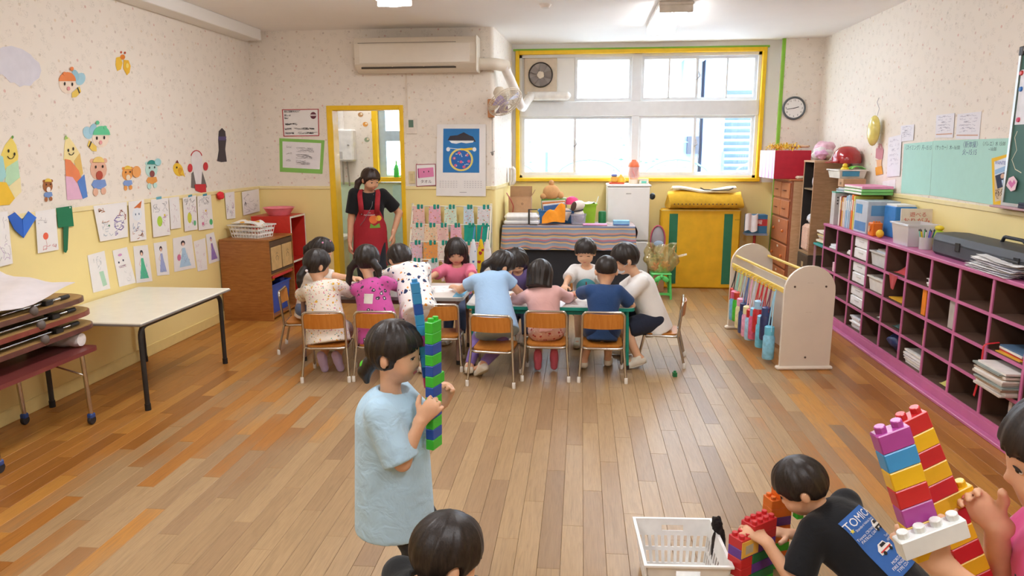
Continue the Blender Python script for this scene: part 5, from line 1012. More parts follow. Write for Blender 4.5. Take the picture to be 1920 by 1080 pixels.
def animal(nm, lb, x, y, s, fur, hat, mouth, cloth, extra=()):
    cutout(nm, lb, 'decoration', 'L', [('head', fur, blob(x, y, 16*s, 20*s)), ('ear', fur, blob(x-12*s, y-16*s, 4.5*s, 5*s, 10)), ('ear', fur, blob(x+12*s, y-17*s, 4.5*s, 5*s, 10)), ('body', cloth, [(x-9*s, y+20*s), (x+12*s, y+19*s), (x+15*s, y+30*s), (x+6*s, y+37*s), (x-8*s, y+37*s), (x-14*s, y+29*s)]), ('foot', fur, blob(x-6*s, y+43*s, 5*s, 8*s, 10)), ('foot', fur, blob(x+9*s, y+41*s, 5*s, 7*s, 10)), ('muzzle', mouth, blob(x+1*s, y+11*s, 6.5*s, 9*s, 10)), ('eye', '2e2622', blob(x-6*s, y-5*s, 1.5*s, 3*s, 8)), ('eye', '2e2622', blob(x+7*s, y-6*s, 1.5*s, 3*s, 8)), ('hat', hat, half(x-1*s, y-14*s, 11*s, 11*s))]+list(extra), group=CUT)
animal('bear_cutout', 'small brown bear cut-out with a yellow crown', 92, 349, .58, 'a8683c', 'eccb52', 'f4ece4', '7a9ad0'); animal('bear_cutout', 'big pink bear cut-out with an open mouth and blue swim ring', 187, 318, .98, 'e9b79c', 'efcf7a', 'b9503c', '7d9cd8')
animal('squirrel_cutout', 'orange squirrel cut-out with a round tail', 241, 326, .62, 'eaa050', 'f0c850', 'f6e2c8', '86a2d8', [('tail', 'f0a860', blob(257, 322, 8, 11))]); animal('mouse_cutout', 'mint green mouse cut-out holding an orange flute', 286, 318, .72, 'bfe3da', '2f8f86', '8a4a4a', 'e8a050', [('ear', 'a9dce0', blob(297, 304, 6, 7))])
cutout('chick_cutout', 'small yellow chick cut-out beside the white figure', 'decoration', 'L', [('body', 'f2c63a', blob(336, 318, 9, 13, r=-20)), ('wing', 'e0a52c', blob(341, 322, 5, 8, r=-20)), ('tail', 'f2c63a', [(340, 326), (349, 332), (344, 318)]), ('beak', '8a3a2a', [(331, 305), (334, 300), (337, 306)]), ('eye', '2e2622', blob(333, 314, 1.4, 2, 8))], group=CUT)
cutout('figure_cutout', 'white paper cut-out with two red balls, grey cape and red base', 'decoration', 'L', [('cape', '77706c', [(361, 325), (368, 318), (380, 318), (390, 350), (386, 357), (360, 352)]), ('panel', 'ece6e6', [(360, 300), (362, 288), (369, 283), (377, 286), (381, 298), (381, 318), (379, 345), (369, 345), (364, 320)]), ('rim', 'c8343a', arc(370, 297, 10, 14, 200, 340, w=1.6)), ('ball', 'd23a40', blob(358, 315, 4.5, 8)), ('ball', 'd23a40', blob(387, 312, 4.5, 8)), ('base', 'd0363c', [(366, 346), (387, 345), (388, 360), (380, 362), (368, 357)])], group=CUT)
cutout('dark_cutout', 'plain dark grey paper cut-out high near the corner', 'decoration', 'L', [('panel', '474046', [(411, 262), (412, 246), (418, 240), (424, 246), (426, 262), (424, 280), (427, 303), (417, 304), (409, 302), (412, 282)]), ('band', '5d4f80', [(411, 256), (426, 256), (425, 263), (412, 263)])], group=CUT)
# ---- drawings and sheets
def paper(name, lb, cat, side, quad, marks=(), d=.0105, group=None, col='f3f0ee', th=.0012):
    c = (sum(p[0] for p in quad)/4, sum(p[1] for p in quad)/4); o = onwall(side, *c, 0.); q = [wpt(side, x, y, o) for x, y in quad]
    t = thing(name, lb, cat, M=wallM(side, o), group=group); mk('sheet', prism(q, d, d+th), mat(col, .75, var=.015), t)
    def uv(u, v):
        a = (q[0][0]+(q[1][0]-q[0][0])*u, q[0][1]+(q[1][1]-q[0][1])*u); b = (q[3][0]+(q[2][0]-q[3][0])*u, q[3][1]+(q[2][1]-q[3][1])*u); return (a[0]+(b[0]-a[0])*v, a[1]+(b[1]-a[1])*v)
    z = d+th; by = {}
    for k, m in enumerate(marks):
        ty, col_ = m[0], m[-1]; zz = z+.0002*(k+1)
        if ty == 'e': pl = [uv(*p) for p in disc(m[1], m[2], m[3], m[4], 28 if m[3] > .1 else 12)]; g = ([(x, y, zz) for x, y in pl], [tuple(range(len(pl)))])
        elif ty == 'p': pl = [uv(*p) for p in m[1]]; g = ([(x, y, zz) for x, y in pl], [tuple(range(len(pl)))])
        elif ty == 'l': v2, f2 = stroke([uv(*p) for p in m[1]], m[2]); g = ([(x, y, zz) for x, y in v2], f2)
        elif ty == 's':
            rs = random.Random(m[1]); gs = []
            for _ in range(m[2]):
                x, y = rs.uniform(m[3], m[4]), rs.uniform(m[5], m[6]); pts = [(x, y)]
                for _ in range(rs.randint(2, 6)): x = min(max(x+rs.uniform(-.13, .13), m[3]), m[4]); y = min(max(y+rs.uniform(-.09, .09), m[5]), m[6]); pts.append((x, y))
                v2, f2 = stroke([uv(*p) for p in pts], m[7]); gs.append(([(a, b, zz) for a, b in v2], f2))
            g = join(*gs)
        elif ty == 't':
            x, y = uv(m[2], m[3]); g = text(m[1], 1.); wd_ = max(a[0] for a in g[0])-min(a[0] for a in g[0]); k_ = m[4]*(V(uv(1, 0))-V(uv(0, 0))).length/wd_; g = xf(g, tr(x, y, zz)@Matrix.Scale(k_, 4)); g = ([(a, b, zz) for a, b, c in g[0]], g[1])
        if ty in 'ept': mk('lettering' if ty == 't' else 'drawing', g, mat(col_, .75, var=.02), t)
        else: by.setdefault(col_, []).append(g)
    for cc, gs in by.items():
        for g in (gs if len(gs) <= 4 else [join(*gs)]): mk('drawing', g, mat(cc, .75, var=.02), t)
    return t
DR = 'crayon drawings on the left wall'
def lady(dress, hair, sd): return [('e', .5, .2, .11, .08, hair), ('e', .5, .23, .07, .05, 'f0c8b0'), ('p', [(.42, .34), (.58, .34), (.62, .5), (.8, .9), (.25, .9), (.4, .5)], dress), ('s', sd, 5, .3, .75, .5, .9, .003, '8fa8c8'), ('l', [(.42, .36), (.28, .5), (.36, .56)], .004, 'd8a890')]
paper('drawing', 'curling white drawing cut by the left edge', 'drawing', 'L', [(-26, 400), (12, 396), (22, 494), (-26, 506)], [('s', 1, 9, .3, .95, .1, .9, .003, 'b9b4b8'), ('s', 2, 4, .3, .9, .5, .9, .004, 'c8b0cc')], d=.019, group=DR)
cutout('paper_heart', 'folded blue origami heart among the drawings', 'decoration', 'L', [('left_lobe', '2f66c8', [(12, 406), (25, 398), (40, 413), (41, 446), (24, 430)]), ('right_lobe', '3a76dc', [(39, 413), (50, 396), (65, 408), (41, 446)])], .0195, th=.004)
paper('drawing', 'drawing with a red balloon beside the green paddle', 'drawing', 'L', [(64, 397), (102, 391), (108, 468), (69, 475)], [('e', .42, .62, .13, .085, 'ee6a4c'), ('l', [(.42, .7), (.45, .82), (.4, .95)], .003, 'c8605a'), ('s', 3, 5, .1, .6, .15, .3, .0022, 'a9a2a6'), ('s', 4, 6, .25, .9, .85, .95, .004, 'e09aa0')], d=.019, group=DR)
cutout('green_paddle', 'dark green paper paddle hanging among the drawings', 'decoration', 'L', [('blade', '1d7a52', [(103, 390), (132, 386), (136, 424), (107, 427)]), ('handle', '1a6e4a', [(116, 425), (126, 424), (124, 468), (121, 474), (117, 472)]), ('pin', 'd8e8e0', blob(128, 389, 1.3, 1.6, 8))], .0195, th=.003)
DW = [('wide drawing with purple and orange scribbles', [(173, 386), (236, 378), (238, 444), (186, 453)], [('s', 5, 12, .55, .9, .35, .9, .005, '7a68b0'), ('s', 6, 6, .7, .95, .2, .5, .005, 'b0584a'), ('s', 7, 6, .12, .4, .1, .5, .005, 'c88a6a'), ('s', 8, 8, .15, .5, .5, .9, .003, '9fb0c0'), ('e', .37, .6, .03, .03, '5a8a6a')]), ('drawing of a white smiling figure with an orange hat', [(239, 378), (268, 374), (273, 449), (243, 453)], [('p', [(.3, .18), (.85, .02), (.75, .2)], 'd8743a'), ('e', .5, .34, .3, .16, 'e8eef4'), ('e', .4, .34, .03, .03, '4a6a8a'), ('e', .62, .34, .03, .03, '4a6a8a'), ('s', 9, 8, .15, .85, .6, .95, .005, 'c08060'), ('s', 10, 5, .2, .9, .55, .8, .004, '8aa0c8')]),
      ('drawing with a lime green blob on the left', [(281, 374), (314, 371), (318, 440), (286, 445)], [('e', .42, .6, .15, .14, 'b9e04a'), ('s', 11, 10, .1, .9, .1, .35, .0025, '6a6a78'), ('s', 12, 7, .5, .95, .45, .9, .0035, 'c888a8'), ('e', .72, .45, .05, .03, 'f0d84a'), ('p', [(.3, -.05), (.6, -.06), (.6, .01), (.3, .02)], '6ab4c8')]), ('narrow pale drawing behind the lime drawing', [(315, 371), (334, 368), (338, 427), (319, 430)], [('s', 13, 8, .15, .9, .1, .8, .003, 'c8a8b4')]),
      ('drawing with a yellow-green blob and blue clip', [(341, 371), (366, 366), (369, 430), (345, 434)], [('e', .42, .62, .16, .16, 'd8dc4a'), ('s', 14, 10, .1, .9, .06, .28, .003, '4a4650'), ('s', 15, 8, .3, .95, .3, .9, .0035, 'b878a0'), ('e', .8, .8, .1, .08, '6ac48a'), ('p', [(.4, -.04), (.7, -.05), (.7, .01), (.4, .02)], '5aa8c0')]), ('drawing with colourful dots and a green circle', [(368, 368), (394, 365), (399, 428), (371, 432)], [('e', .86, .8, .11, .09, '5abf7a'), ('s', 16, 10, .1, .9, .06, .3, .003, '4a4650'), ('s', 17, 8, .1, .7, .4, .9, .0035, 'c890b0'), ('e', .55, .45, .06, .03, 'f0c84a'), ('e', .3, .82, .07, .05, 'e07aa0'), ('p', [(.4, -.04), (.7, -.05), (.7, .01), (.4, .02)], '4a98b4')]),
      ('narrow drawing with pink scribbles right of the red pompon', [(420, 362), (438, 359), (440, 409), (424, 411)], [('s', 18, 14, .1, .9, .05, .9, .004, 'c8a0b8'), ('s', 19, 6, .1, .9, .4, .9, .003, '8a8aa0')]), ('drawing with grey pencil scribbles nearest the corner', [(452, 360), (484, 354), (486, 396), (455, 404)], [('s', 20, 18, .08, .92, .08, .9, .003, 'a8a4a8'), ('s', 21, 3, .1, .3, .3, .6, .005, '5a5660')]),
      ('pale drawing with a light green skirt above the white table', [(164, 479), (196, 470), (207, 541), (175, 549)], [('s', 22, 10, .3, .7, .1, .45, .0025, 'b4b8bc'), ('p', [(.5, .5), (.75, .5), (.85, .88), (.6, .9)], 'b4dcc0')]), ('drawing of a cat-like face with a pink bow', [(211, 470), (238, 463), (255, 530), (224, 538)], [('e', .42, .16, .14, .035, 'dca0cc'), ('e', .25, .35, .05, .03, '4a4a5a'), ('e', .55, .32, .05, .03, '4a4a5a'), ('s', 23, 6, .2, .7, .45, .5, .0025, 'c08aa0'), ('s', 24, 5, .1, .9, .6, .9, .002, 'c8c8cc')]),
      ('drawing of a lady in a green gown', [(250, 462), (277, 459), (286, 527), (256, 531)], lady('58c49a', '3a3034', 25)), ('drawing of a lady in a pale blue gown', [(288, 456), (312, 452), (318, 515), (295, 517)], lady('a9b4e0', '4a3a3e', 26)), ('wide drawing of a lady with a pink bag', [(324, 447), (359, 440), (367, 502), (327, 510)], lady('b4d4ec', '3c3236', 27)+[('e', .25, .6, .09, .1, 'd87a9a')]), ('faint pink drawing between two gowns', [(363, 453), (385, 446), (389, 505), (371, 509)], [('s', 28, 9, .1, .9, .1, .9, .003, 'e0c4d0')]), ('drawing of a figure in a purple dress nearest the cabinet', [(386, 440), (401, 435), (413, 488), (392, 495)], lady('9a7ac0', '8a6a9a', 29))]
for lb, q, m in DW: paper('drawing', lb, 'drawing', 'L', q, m, d=.019 if q[0][1] < 400 else .0105, group=DR)
p = onwall('L', 411, 367, .03); t = thing('pompon', 'red tissue pompon on the left wall rail', 'decoration', p); mk('pompon_ball', join(*[ell((random.uniform(-.02, .02), random.uniform(-.02, .02), random.uniform(-.02, .02)), .026, 8, 6) for _ in range(7)]), mat('e8323c', .8), t, sm=180)
# ---------------------------------------------------------------- door wall: notices, calendar, switches
rng = random.Random(4)
def hand_lines(rows, col, w=.003): return [('s', k*3+int(v*100), n, u0, u1, v-.028, v+.028, w, col) for k, (v, u0, u1, n) in enumerate(rows)]
paper('notice', 'white notice with a red border and handwriting left of the door', 'notice', 'B', [(528, 205), (597, 204), (598, 255), (531, 256)], [('p', [(-.0, 0), (1, 0), (1, .03), (0, .03)], 'b8323c'), ('p', [(0, .97), (1, .97), (1, 1), (0, 1)], 'b8323c'), ('p', [(0, 0), (.025, 0), (.025, 1), (0, 1)], 'b8323c'), ('p', [(.975, 0), (1, 0), (1, 1), (.975, 1)], 'b8323c'), ('e', .85, .24, .085, .13, '6a3040'), ('p', [(.77, .2), (.93, .2), (.93, .26), (.77, .26)], 'd8c8c8')]+hand_lines([(.08, .06, .5, 14), (.22, .06, .22, 6), (.32, .06, .16, 4)], '6a646a')+hand_lines([(.55, .07, .42, 8), (.72, .3, .92, 9), (.88, .42, .95, 8)], '2c282c', .0035)+hand_lines([(.72, .05, .24, 7), (.88, .05, .3, 8)], '7a747a'), d=.002)
paper('notice', 'white sheet in a green paper frame left of the door', 'notice', 'B', [(523, 259), (608, 263), (604, 326), (524, 322)], [('p', [(.07, .09), (.93, .09), (.93, .87), (.07, .87)], 'f0edf0')]+hand_lines([(.24, .15, .28, 4), (.44, .15, .28, 4), (.64, .15, .26, 4), (.28, .38, .75, 9), (.34, .38, .78, 9), (.48, .38, .76, 9), (.54, .38, .74, 9), (.66, .38, .6, 6), (.72, .38, .7, 8)], 'a8a2a8', .002), d=.002, col='8ec862')
t = paper('calendar', 'wall calendar with a blue picture of a yellow ring', 'calendar', 'B', [(820, 233), (911, 233), (911, 368), (818, 367)], [('p', [(.13, .06), (.87, .06), (.87, .67), (.13, .67)], '2f7fc4'), ('p', [(.22, .22), (.27, .16), (.42, .15), (.55, .11), (.66, .15), (.74, .17), (.8, .24)], '3c3a44'), ('p', [(.25, .225), (.76, .225), (.74, .25), (.6, .262), (.5, .25), (.4, .268), (.3, .258)], 'eef2f6'), ('e', .5, .49, .245, .16, 'ecdc7a'), ('e', .5, .49, .205, .134, '2f70c0'), ('l', [(.27, .33), (.5, .345)], .008, 'd8e0e8'), ('p', [(.48, .34), (.73, .32), (.74, .355), (.5, .36)], 'f0c83a'), ('e', .235, .345, .04, .03, 'f2f4f6'), ('e', .77, .345, .04, .03, 'f2f4f6')]+[('e', u, v, .032, .02, 'd8688e') for u, v in ((.46, .395), (.62, .425), (.36, .47), (.5, .52), (.66, .51), (.39, .57), (.56, .59))]+[('e', .34+.33*rng.random(), .39+.2*rng.random(), .011, .007, 'e4eef6') for _ in range(16)]+[('l', [(.07+k*.055, .79+r*.028), (.10+k*.055, .79+r*.028)], .004, 'b4aeb4') for k in list(range(7))+list(range(9, 16)) for r in range(4)]+[('l', [(.48, .945), (.62, .945)], .004, '8a868a')], d=.021)
t = paper('sign', 'small sign with a pink towel picture right of the door', 'sign', 'B', [(780, 308), (817, 307), (818, 348), (781, 350)], [('p', [(0, 0), (1, 0), (1, .03), (0, .03)], 'a8344a'), ('p', [(0, .97), (1, .97), (1, 1), (0, 1)], 'a8344a'), ('p', [(0, 0), (.03, 0), (.03, 1), (0, 1)], 'a8344a'), ('p', [(.97, 0), (1, 0), (1, 1), (.97, 1)], 'a8344a'), ('p', [(.1, .19), (.88, .16), (.9, .58), (.12, .62)], 'e88ab8'), ('p', [(.08, .2), (.13, .19), (.16, .64), (.1, .6)], 'a84a7a'), ('e', .4, .35, .025, .04, '3a2c34'), ('e', .64, .34, .025, .04, '3a2c34'), ('t', 'タオル', .5, .8, .55, '5a3a40')], d=.019)
def plate(nm, lb, cat, x0, y0, x1, y1, col, inner=None):
    a = oy(x0, y1, YD); b = oy(x1, y0, YD); t = thing(nm, lb, cat, (a.x, YD, a.z)); w, h = b.x-a.x, b.z-a.z; z0 = .0185 if a.z < ZD+.02 else .0005
    mk('plate', box(0, w, -z0-.012, -z0, 0, h, .003), mat(col, .45), t)
    if inner: mk('display', box(w*inner[0], w*inner[1], -z0-.015, -z0-.012, h*inner[2], h*inner[3]), mat(inner[4], .4), t)
plate('thermostat', 'small wall controller with a green display right of the door', 'controller', 762, 222, 782, 251, 'ece2d6', (.25, .68, .42, .9, '5a7a68')); plate('light_switch', 'cream switch plate beside the towel sign', 'switch', 767, 321, 778, 344, 'e6d3a4', (.25, .75, .2, .8, 'd8c492'))
a = oy(761, 133, YD); b = oy(762, 223, YD); struct('trim_4', box(a.x-.008, a.x+.008, YD-.011, YD, b.z, a.z), mat('e9dccb', .5))
# ---------------------------------------------------------------- air conditioner
t = thing('air_conditioner', 'wide beige wall air conditioner above the doorway wall', 'air conditioner', (-2.36, YD, 2.49)); W, H = 1.27, .34; MAC = mat('e6dccb', .4, var=.015)
prof = [(-.002, 0), (-.10, 0), (-.17, .03), (-.215, .075), (-.225, .15), (-.225, .28), (-.20, H), (-.002, H)]
mk('casing', xf(prism([(y, z) for y, z in prof], 0, W), Matrix(((0, 0, 1, 0), (1, 0, 0, 0), (0, 1, 0, 0), (0, 0, 0, 1)))), MAC, t); mk('front_panel', box(.05, W-.06, -.2285, -.2255, .085, .27, .002), mat('ebe2d3', .35, var=.01), t)
mk('end_cap', box(W-.0, W+.02, -.235, -.002, -.01, H+.012, .02), MAC, t); mk('seam', box(.04, W-.2, -.2262, -.225, .283, .289), mat('8a8072'), t)
mk('outlet', xf(box(.06, W-.21, -.012, .004, 0, .045), tr(0, -.185, .035)@rx(-30)), mat('4a443e', .5), t)
for k in range(3): mk('louver', xf(box(.07+k*.33, .385+k*.33, -.016, -.011, .008, .026), tr(0, -.187, .035)@rx(-30)), mat('8c857a', .5), t)
# pipe cover: along the wall, round the corner, down to the fan panel
t = thing('pipe_cover', 'cream pipe cover running from the air conditioner into the window panel', 'pipe', (0, 0, 0)); z = 2.53
c0 = [(-1.07, YD-.065, z+.04), (-.92, YD-.065, z+.04), (-.80, YD+.06, z+.03)]
mk('horizontal_cover', tube(fil(c0, .09, 6), .062, 12), MAC, t, sm=60); mk('sloping_cover', tube([(-.82, YD+.02, z+.03), (-.70, YD+.32, z-.28)], .05, 12), mat('efe9e2', .4), t, sm=60)
mk('elbow', tube(fil([(-.71, YD+.30, z-.26), (-.68, YD+.40, z-.36), (-.68, YD+.7, z-.36), (-.62, YW-.13, 2.33)], .12, 6), .05, 12), mat('efe9e2', .4), t, sm=60)
mk('window_cover', join(tube(fil([(-.66, YW-.10, 2.33), (-.20, YW-.10, 2.33)], .05), .052, 12), ell((-.19, YW-.10, 2.33), .053, 14, 8)), mat('f0ece6', .4), t, sm=60)
# exhaust fan in the blank panel
t = thing('exhaust_fan', 'square exhaust fan mounted in the upper left window panel', 'fan', (-.51, YW+.06, 2.56)); mk('fan_plate', box(-.20, .20, -.035, -.0005, -.2, .23, .006), mat('d8c6ae', .5), t)
mk('guard_ring', tube([(.145*math.cos(a), -.045, .03+.145*math.sin(a)) for a in np.linspace(0, 6.2832, 33)[:-1]], .008, 6, True), mat('4a4440', .4), t, sm=60); mk('duct', xf(lathe([(.14, 0), (.14, .02), (.001, .02)], 28), tr(0, -.0355, .03)@rx(90)@tr(0, 0, -.02)), mat('a89c94', .5), t); mk('hub', xf(lathe([(.045, 0), (.045, .012), (.001, .016)], 18), tr(0, -.038, .03)@rx(90)), mat('e0d0ba', .4), t, sm=40)
for k in range(5): mk('blade', xf(sheet(lambda u, w: (.04+.09*u, (w-.5)*(.05+.05*u), .02*(w-.5)), 3, 3, .003), tr(0, -.052, .03)@rx(90)@rz(72*k)), mat('8a7f78', .45), t)
# wall fan
t = thing('wall_fan', 'beige oscillating wall fan on a wooden block by the window corner', 'fan', (-.955, YD, 2.12)); MFN = mat('dfd2bc', .4)
mk('mounting_block', box(-.035, .035, -.075, -.0005, -.095, .095, .006), wood_mat('c98a52', 'b57640', 'fan_block'), t); mk('arm', tube(fil([(0, -.07, .0), (.05, -.13, .01), (.09, -.15, .06)], .04), .026, 10), MFN, t, sm=60)
FM = tr(.15, -.18, .075)@V((0, 0, 1)).rotation_difference(V((-.5, .42, .75)).normalized()).to_matrix().to_4x4(); mk('motor', xf(lathe([(.001, .0), (.05, .0), (.065, .05), (.06, .12), (.03, .15), (.001, .152)], 18), FM@tr(0, 0, .01)), MFN, t, sm=40)
for k, (rr, zz) in enumerate(((.19, -.035), (.187, -.01), (.15, -.075), (.10, -.09), (.05, -.096))): mk('guard_ring', xf(tube([(rr*math.cos(a), rr*math.sin(a), zz) for a in np.linspace(0, 6.2832, 33)[:-1]], .005 if k < 2 else .003, 6, True), FM), MFN, t, sm=60)
mk('guard_wires', join(*[xf(tube([(.03, 0, -.097), (.10, 0, -.09), (.15, 0, -.075), (.188, 0, -.035), (.187, 0, -.008), (.06, 0, .02)], .0018, 4), FM@rz(10*k)) for k in range(36)]), MFN, t).__setitem__('kind', 'stuff')
for k in range(3): mk('blade', xf(sheet(lambda u, w: (.03+.13*u, (w-.5)*(.06+.10*u*(1-u*.3)), .03*(w-.5)-.03), 5, 5, .003), FM@rz(120*k)), mat('b9a8c8', .3, alpha=1), t, sm=60)
mk('hub', xf(ell((0, 0, -.04), (.03, .03, .03), 12, 8), FM), mat('cfc2d8', .4), t, sm=180); mk('pull_cord', tube([(.01, -.06, -.095), (.012, -.06, -.45)], .003, 5), mat('8a847c', .6), t); mk('cord_knot', join(ell((.012, -.06, -.47), (.014, .014, .022), 8, 6), tube([(-.012, -.06, -.46), (.035, -.06, -.445)], .004, 5)), mat('8a847c', .6), t)
# washroom things
t = thing('water_heater', 'white gas water heater on the washroom wall', 'heater', (-3.0, YI, 1.55)); mk('casing', box(-.11, .12, -.16, -.0005, 0, .40, .02), mat('f0efee', .35), t); mk('vent_grille', box(-.10, -.02, -.163, -.16, .03, .12), mat('c8c4c0', .5), t); mk('knob', cyl((.06, -.16, .20), (.06, -.175, .20), .012, 10), mat('a8a4a0'), t); mk('flue', cyl((-.06, -.07, .4), (-.06, -.07, 1.1), .045, 14), mat('efeae4', .4), t, sm=50)
mk('water_pipes', join(tube([(-.06, -.05, 0), (-.06, -.05, -.3)], .012, 8), tube([(.0, -.05, 0), (.02, -.05, -.32)], .01, 8)), mat('b0a89c', .35, .6), t, sm=60)
t = thing('soap_bottle', 'green dish soap bottle on the washroom window sill', 'bottle', (-2.36, YI-.035, 1.346)); mk('bottle_body', lathe([(.001, 0), (.034, 0), (.036, .01), (.034, .10), (.022, .145), (.012, .16), (.001, .16)], 14), mat('4cd05a', .25), t, sm=40); mk('bottle_cap', lathe([(.012, .16), (.012, .19), (.006, .215), (.001, .215)], 10), mat('8ae08a', .3), t, sm=40)
t = thing('sink_counter', 'white sink counter inside the washroom', 'counter', (-3.3, 8.35, 0)); mk('worktop', box(0, .42, -.35, .5, .60, .65, .006), mat('ece6d8', .35), t); mk('base', box(.03, .38, -.32, .48, 0, .60), mat('e4dfb8', .5), t); mk('basin_rim', box(.08, .36, -.2, .3, .65, .665, .006), mat('f4f2ee', .3), t)
lamp(-2.6, 8.5, 'added dim ceiling lamp, out of view, brightening the washroom', .35)  # unseen extra lamp, added only to lift the dark washroom
STK = 'animal stickers on the washroom wall'
for k, (x, y) in enumerate(((685, 233), (700, 225), (688, 262), (690, 318), (676, 215))):
    o = oy(x, y, YI-.002); t = thing('wall_sticker', ['small orange sticker high on the washroom wall', 'yellow sticker beside the washroom window frame', 'grey green sticker at mid height in the washroom', 'orange sticker low beside the washroom window', 'brown sticker nearest the heater flue'][k], 'sticker', M=wallM('B', o), group=STK)
    mk('sticker', prism(disc(0, 0, .035, .03, 12), 0, .001), mat(('e8a04a', 'ecc040', '9aa88a', 'e09a48', 'b98a5a')[k], .7), t); mk('sticker_detail', prism(disc(.012, .008, .015, .012, 10), .001, .002), mat('f4e2c0', .7), t)
# ---------------------------------------------------------------- right wall
SHT = 'sheets on the right wall'
TC = 'b4e2d6'
paper('teal_sheet', 'teal sheet on the right wall nearest the window', 'sheet', 'R', [(1693, 270), (1747, 265), (1741, 366), (1687, 362)], [('t', '〈スイミング〉月~15:15', .5, .1, .9, '4c6a78')], d=.002, group=SHT, col=TC); paper('teal_sheet', 'long teal sheet with class times beside the green board', 'sheet', 'R', [(1748, 264), (1892, 259), (1872, 386), (1742, 366)], [('t', '〈サッカー〉木~16:00', .21, .13, .36, '3c5a64'), ('t', '〈新体操〉\n火~15:15', .54, .15, .19, '5c6a90'), ('t', '〈バレエ〉水 15:00\n~16:00', .82, .12, .26, '3c5a64')], d=.004, group=SHT, col=TC)
t = paper('poster', 'wanted poster on yellow paper beside the green board', 'poster', 'R', [(1858, 297), (1891, 288), (1885, 383), (1861, 386)], [('p', [(.15, .08), (.97, .05), (.97, .9), (.15, .92)], 'd9c3a0'), ('p', [(.17, .09), (.97, .06), (.97, .36), (.17, .38)], 'e8eef8'), ('p', [(.2, .38), (.97, .34), (.97, .63), (.35, .66)], '2a3450'), ('e', .68, .42, .13, .05, 'd8b098'), ('p', [(.62, .5), (.74, .5), (.7, .62)], 'c8dcf0'), ('p', [(.2, .26), (.97, .22), (.97, .33), (.2, .36)], '9fc4e8'), ('t', 'WANTED', .58, .15, .72, '5a6ab8'), ('s', 31, 12, .22, .9, .68, .86, .004, '7a5c40')], d=.007, col='f2c42a')
DPL = [('white slip of paper below the pink bag', [(1665, 258), (1690, 252), (1686, 330), (1662, 332)]), ('pale blue slip above the teal sheet', [(1688, 236), (1713, 233), (1711, 263), (1687, 266)]), ('white printed sheet above the long teal sheet', [(1754, 216), (1788, 212), (1785, 258), (1752, 258)]), ('white printed sheet closest to the green board', [(1793, 214), (1838, 209), (1833, 262), (1789, 260)])]
for k, (lb, q) in enumerate(DPL): paper('wall_sheet', lb, 'sheet', 'R', q, hand_lines([(.1+.12*i, .12, .85, 6) for i in range(6)], 'b8b4c4', .002)+([('l', [(.05, .86), (.95, .84)], .008, 'd8a890')] if k > 1 else []), d=.0075-.0018*k, group=SHT, col='eeecf2')
t = paper('cotton_roll', 'folded white paper hanging below the slip', 'paper', 'R', [(1653, 340), (1677, 336), (1675, 380), (1652, 384)], [('l', [(.3, .05), (.3, .95)], .003, 'd8d4d0'), ('l', [(.6, .05), (.6, .95)], .003, 'd8d4d0')], d=.002)
# balloon-shaped foil and paper chain
p = ox(1638, 245, XR-.07); t = thing('foil_balloon', 'pale yellow oval foil balloon hanging on the right wall', 'balloon', p); mk('balloon_body', ell((0, 0, 0), (.05, .085, .14), 18, 12), mat('ecdc7c', .2, coat=.5), t, sm=180); mk('string', tube([(.02, 0, .135), (.03, -.01, .2), (.02, .03, .26), (.03, .02, .30)], .003, 5), mat('b8b0b4'), t)
cutout('paper_bag_cutout', 'dusty pink paper bag shape below the balloon', 'decoration', 'R', [('bag', 'cf8c94', [(1640, 296), (1641, 280), (1646, 269), (1651, 270), (1655, 282), (1653, 298), (1648, 300)]), ('handle', 'ecdfd8', arc(1647, 278, 2.5, 6, 180, 360, w=1.2)), ('tail', 'f0b98a', [(1642, 300), (1652, 299), (1651, 312), (1643, 313)]), ('flame', 'f2a83c', [(1640, 314), (1652, 311), (1654, 326), (1641, 329)])], .004)
# green chalk board
a, b = ox(1896, 380, XR), ox(1917, 100, XR); ya = (a.y+b.y)/2+.02
t = thing('chalkboard', 'green chalkboard with an aluminium frame at the right edge', 'chalkboard', (XR, ya, 1.34)); mk('board', box(-.022, -.004, -1.8, -.02, .0, .96), mat('3d6a5e', .6, var=.06, vs=5), t); mk('frame', join(box(-.03, -.002, -.022, .0, -.02, .98), box(-.03, -.002, -1.8, -.022, .955, .98), box(-.03, -.002, -1.8, -.022, -.02, .004)), mat('c9c6c0', .3, .7), t); mk('corner_cap', box(-.034, -.002, -.04, .004, .93, .985, .004), mat('3a3a40', .5), t); mk('chalk_tray', box(-.085, -.03, -1.8, .03, -.03, -.015, .004), mat('c9a0a8', .5), t)
mk('white_sheet', box(-.025, -.0225, -.55, -.035, .50, .84), mat('eef0f6', .6), t); mk('chalk_line', join(*[([(-.0226, -.05-y, z) for y, z in stroke(pl, .006)[0]], stroke(pl, .006)[1]) for pl in ([(.02, .46), (.0, .42), (.04, .34), (.0, .28), (.05, .22), (.12, .2)],)]), mat('d8d4b8', .8), t)
for k, (y, z, c) in enumerate(((-.06, .72, '2f78c8'), (-.075, .53, 'd8486a'), (-.045, .82, 'd83a3a'))): t2 = thing('magnet', ['blue round magnet on the chalkboard', 'rose round magnet holding the white sheet', 'red magnet at the top of the chalkboard'][k], 'magnet', (XR-.0255, ya+y, 1.34+z), group='magnets on the chalkboard'); mk('magnet_body', xf(lathe([(.016, 0), (.014, .009), (.001, .011)], 14), ry(-90)), mat(c, .4), t2, sm=40)
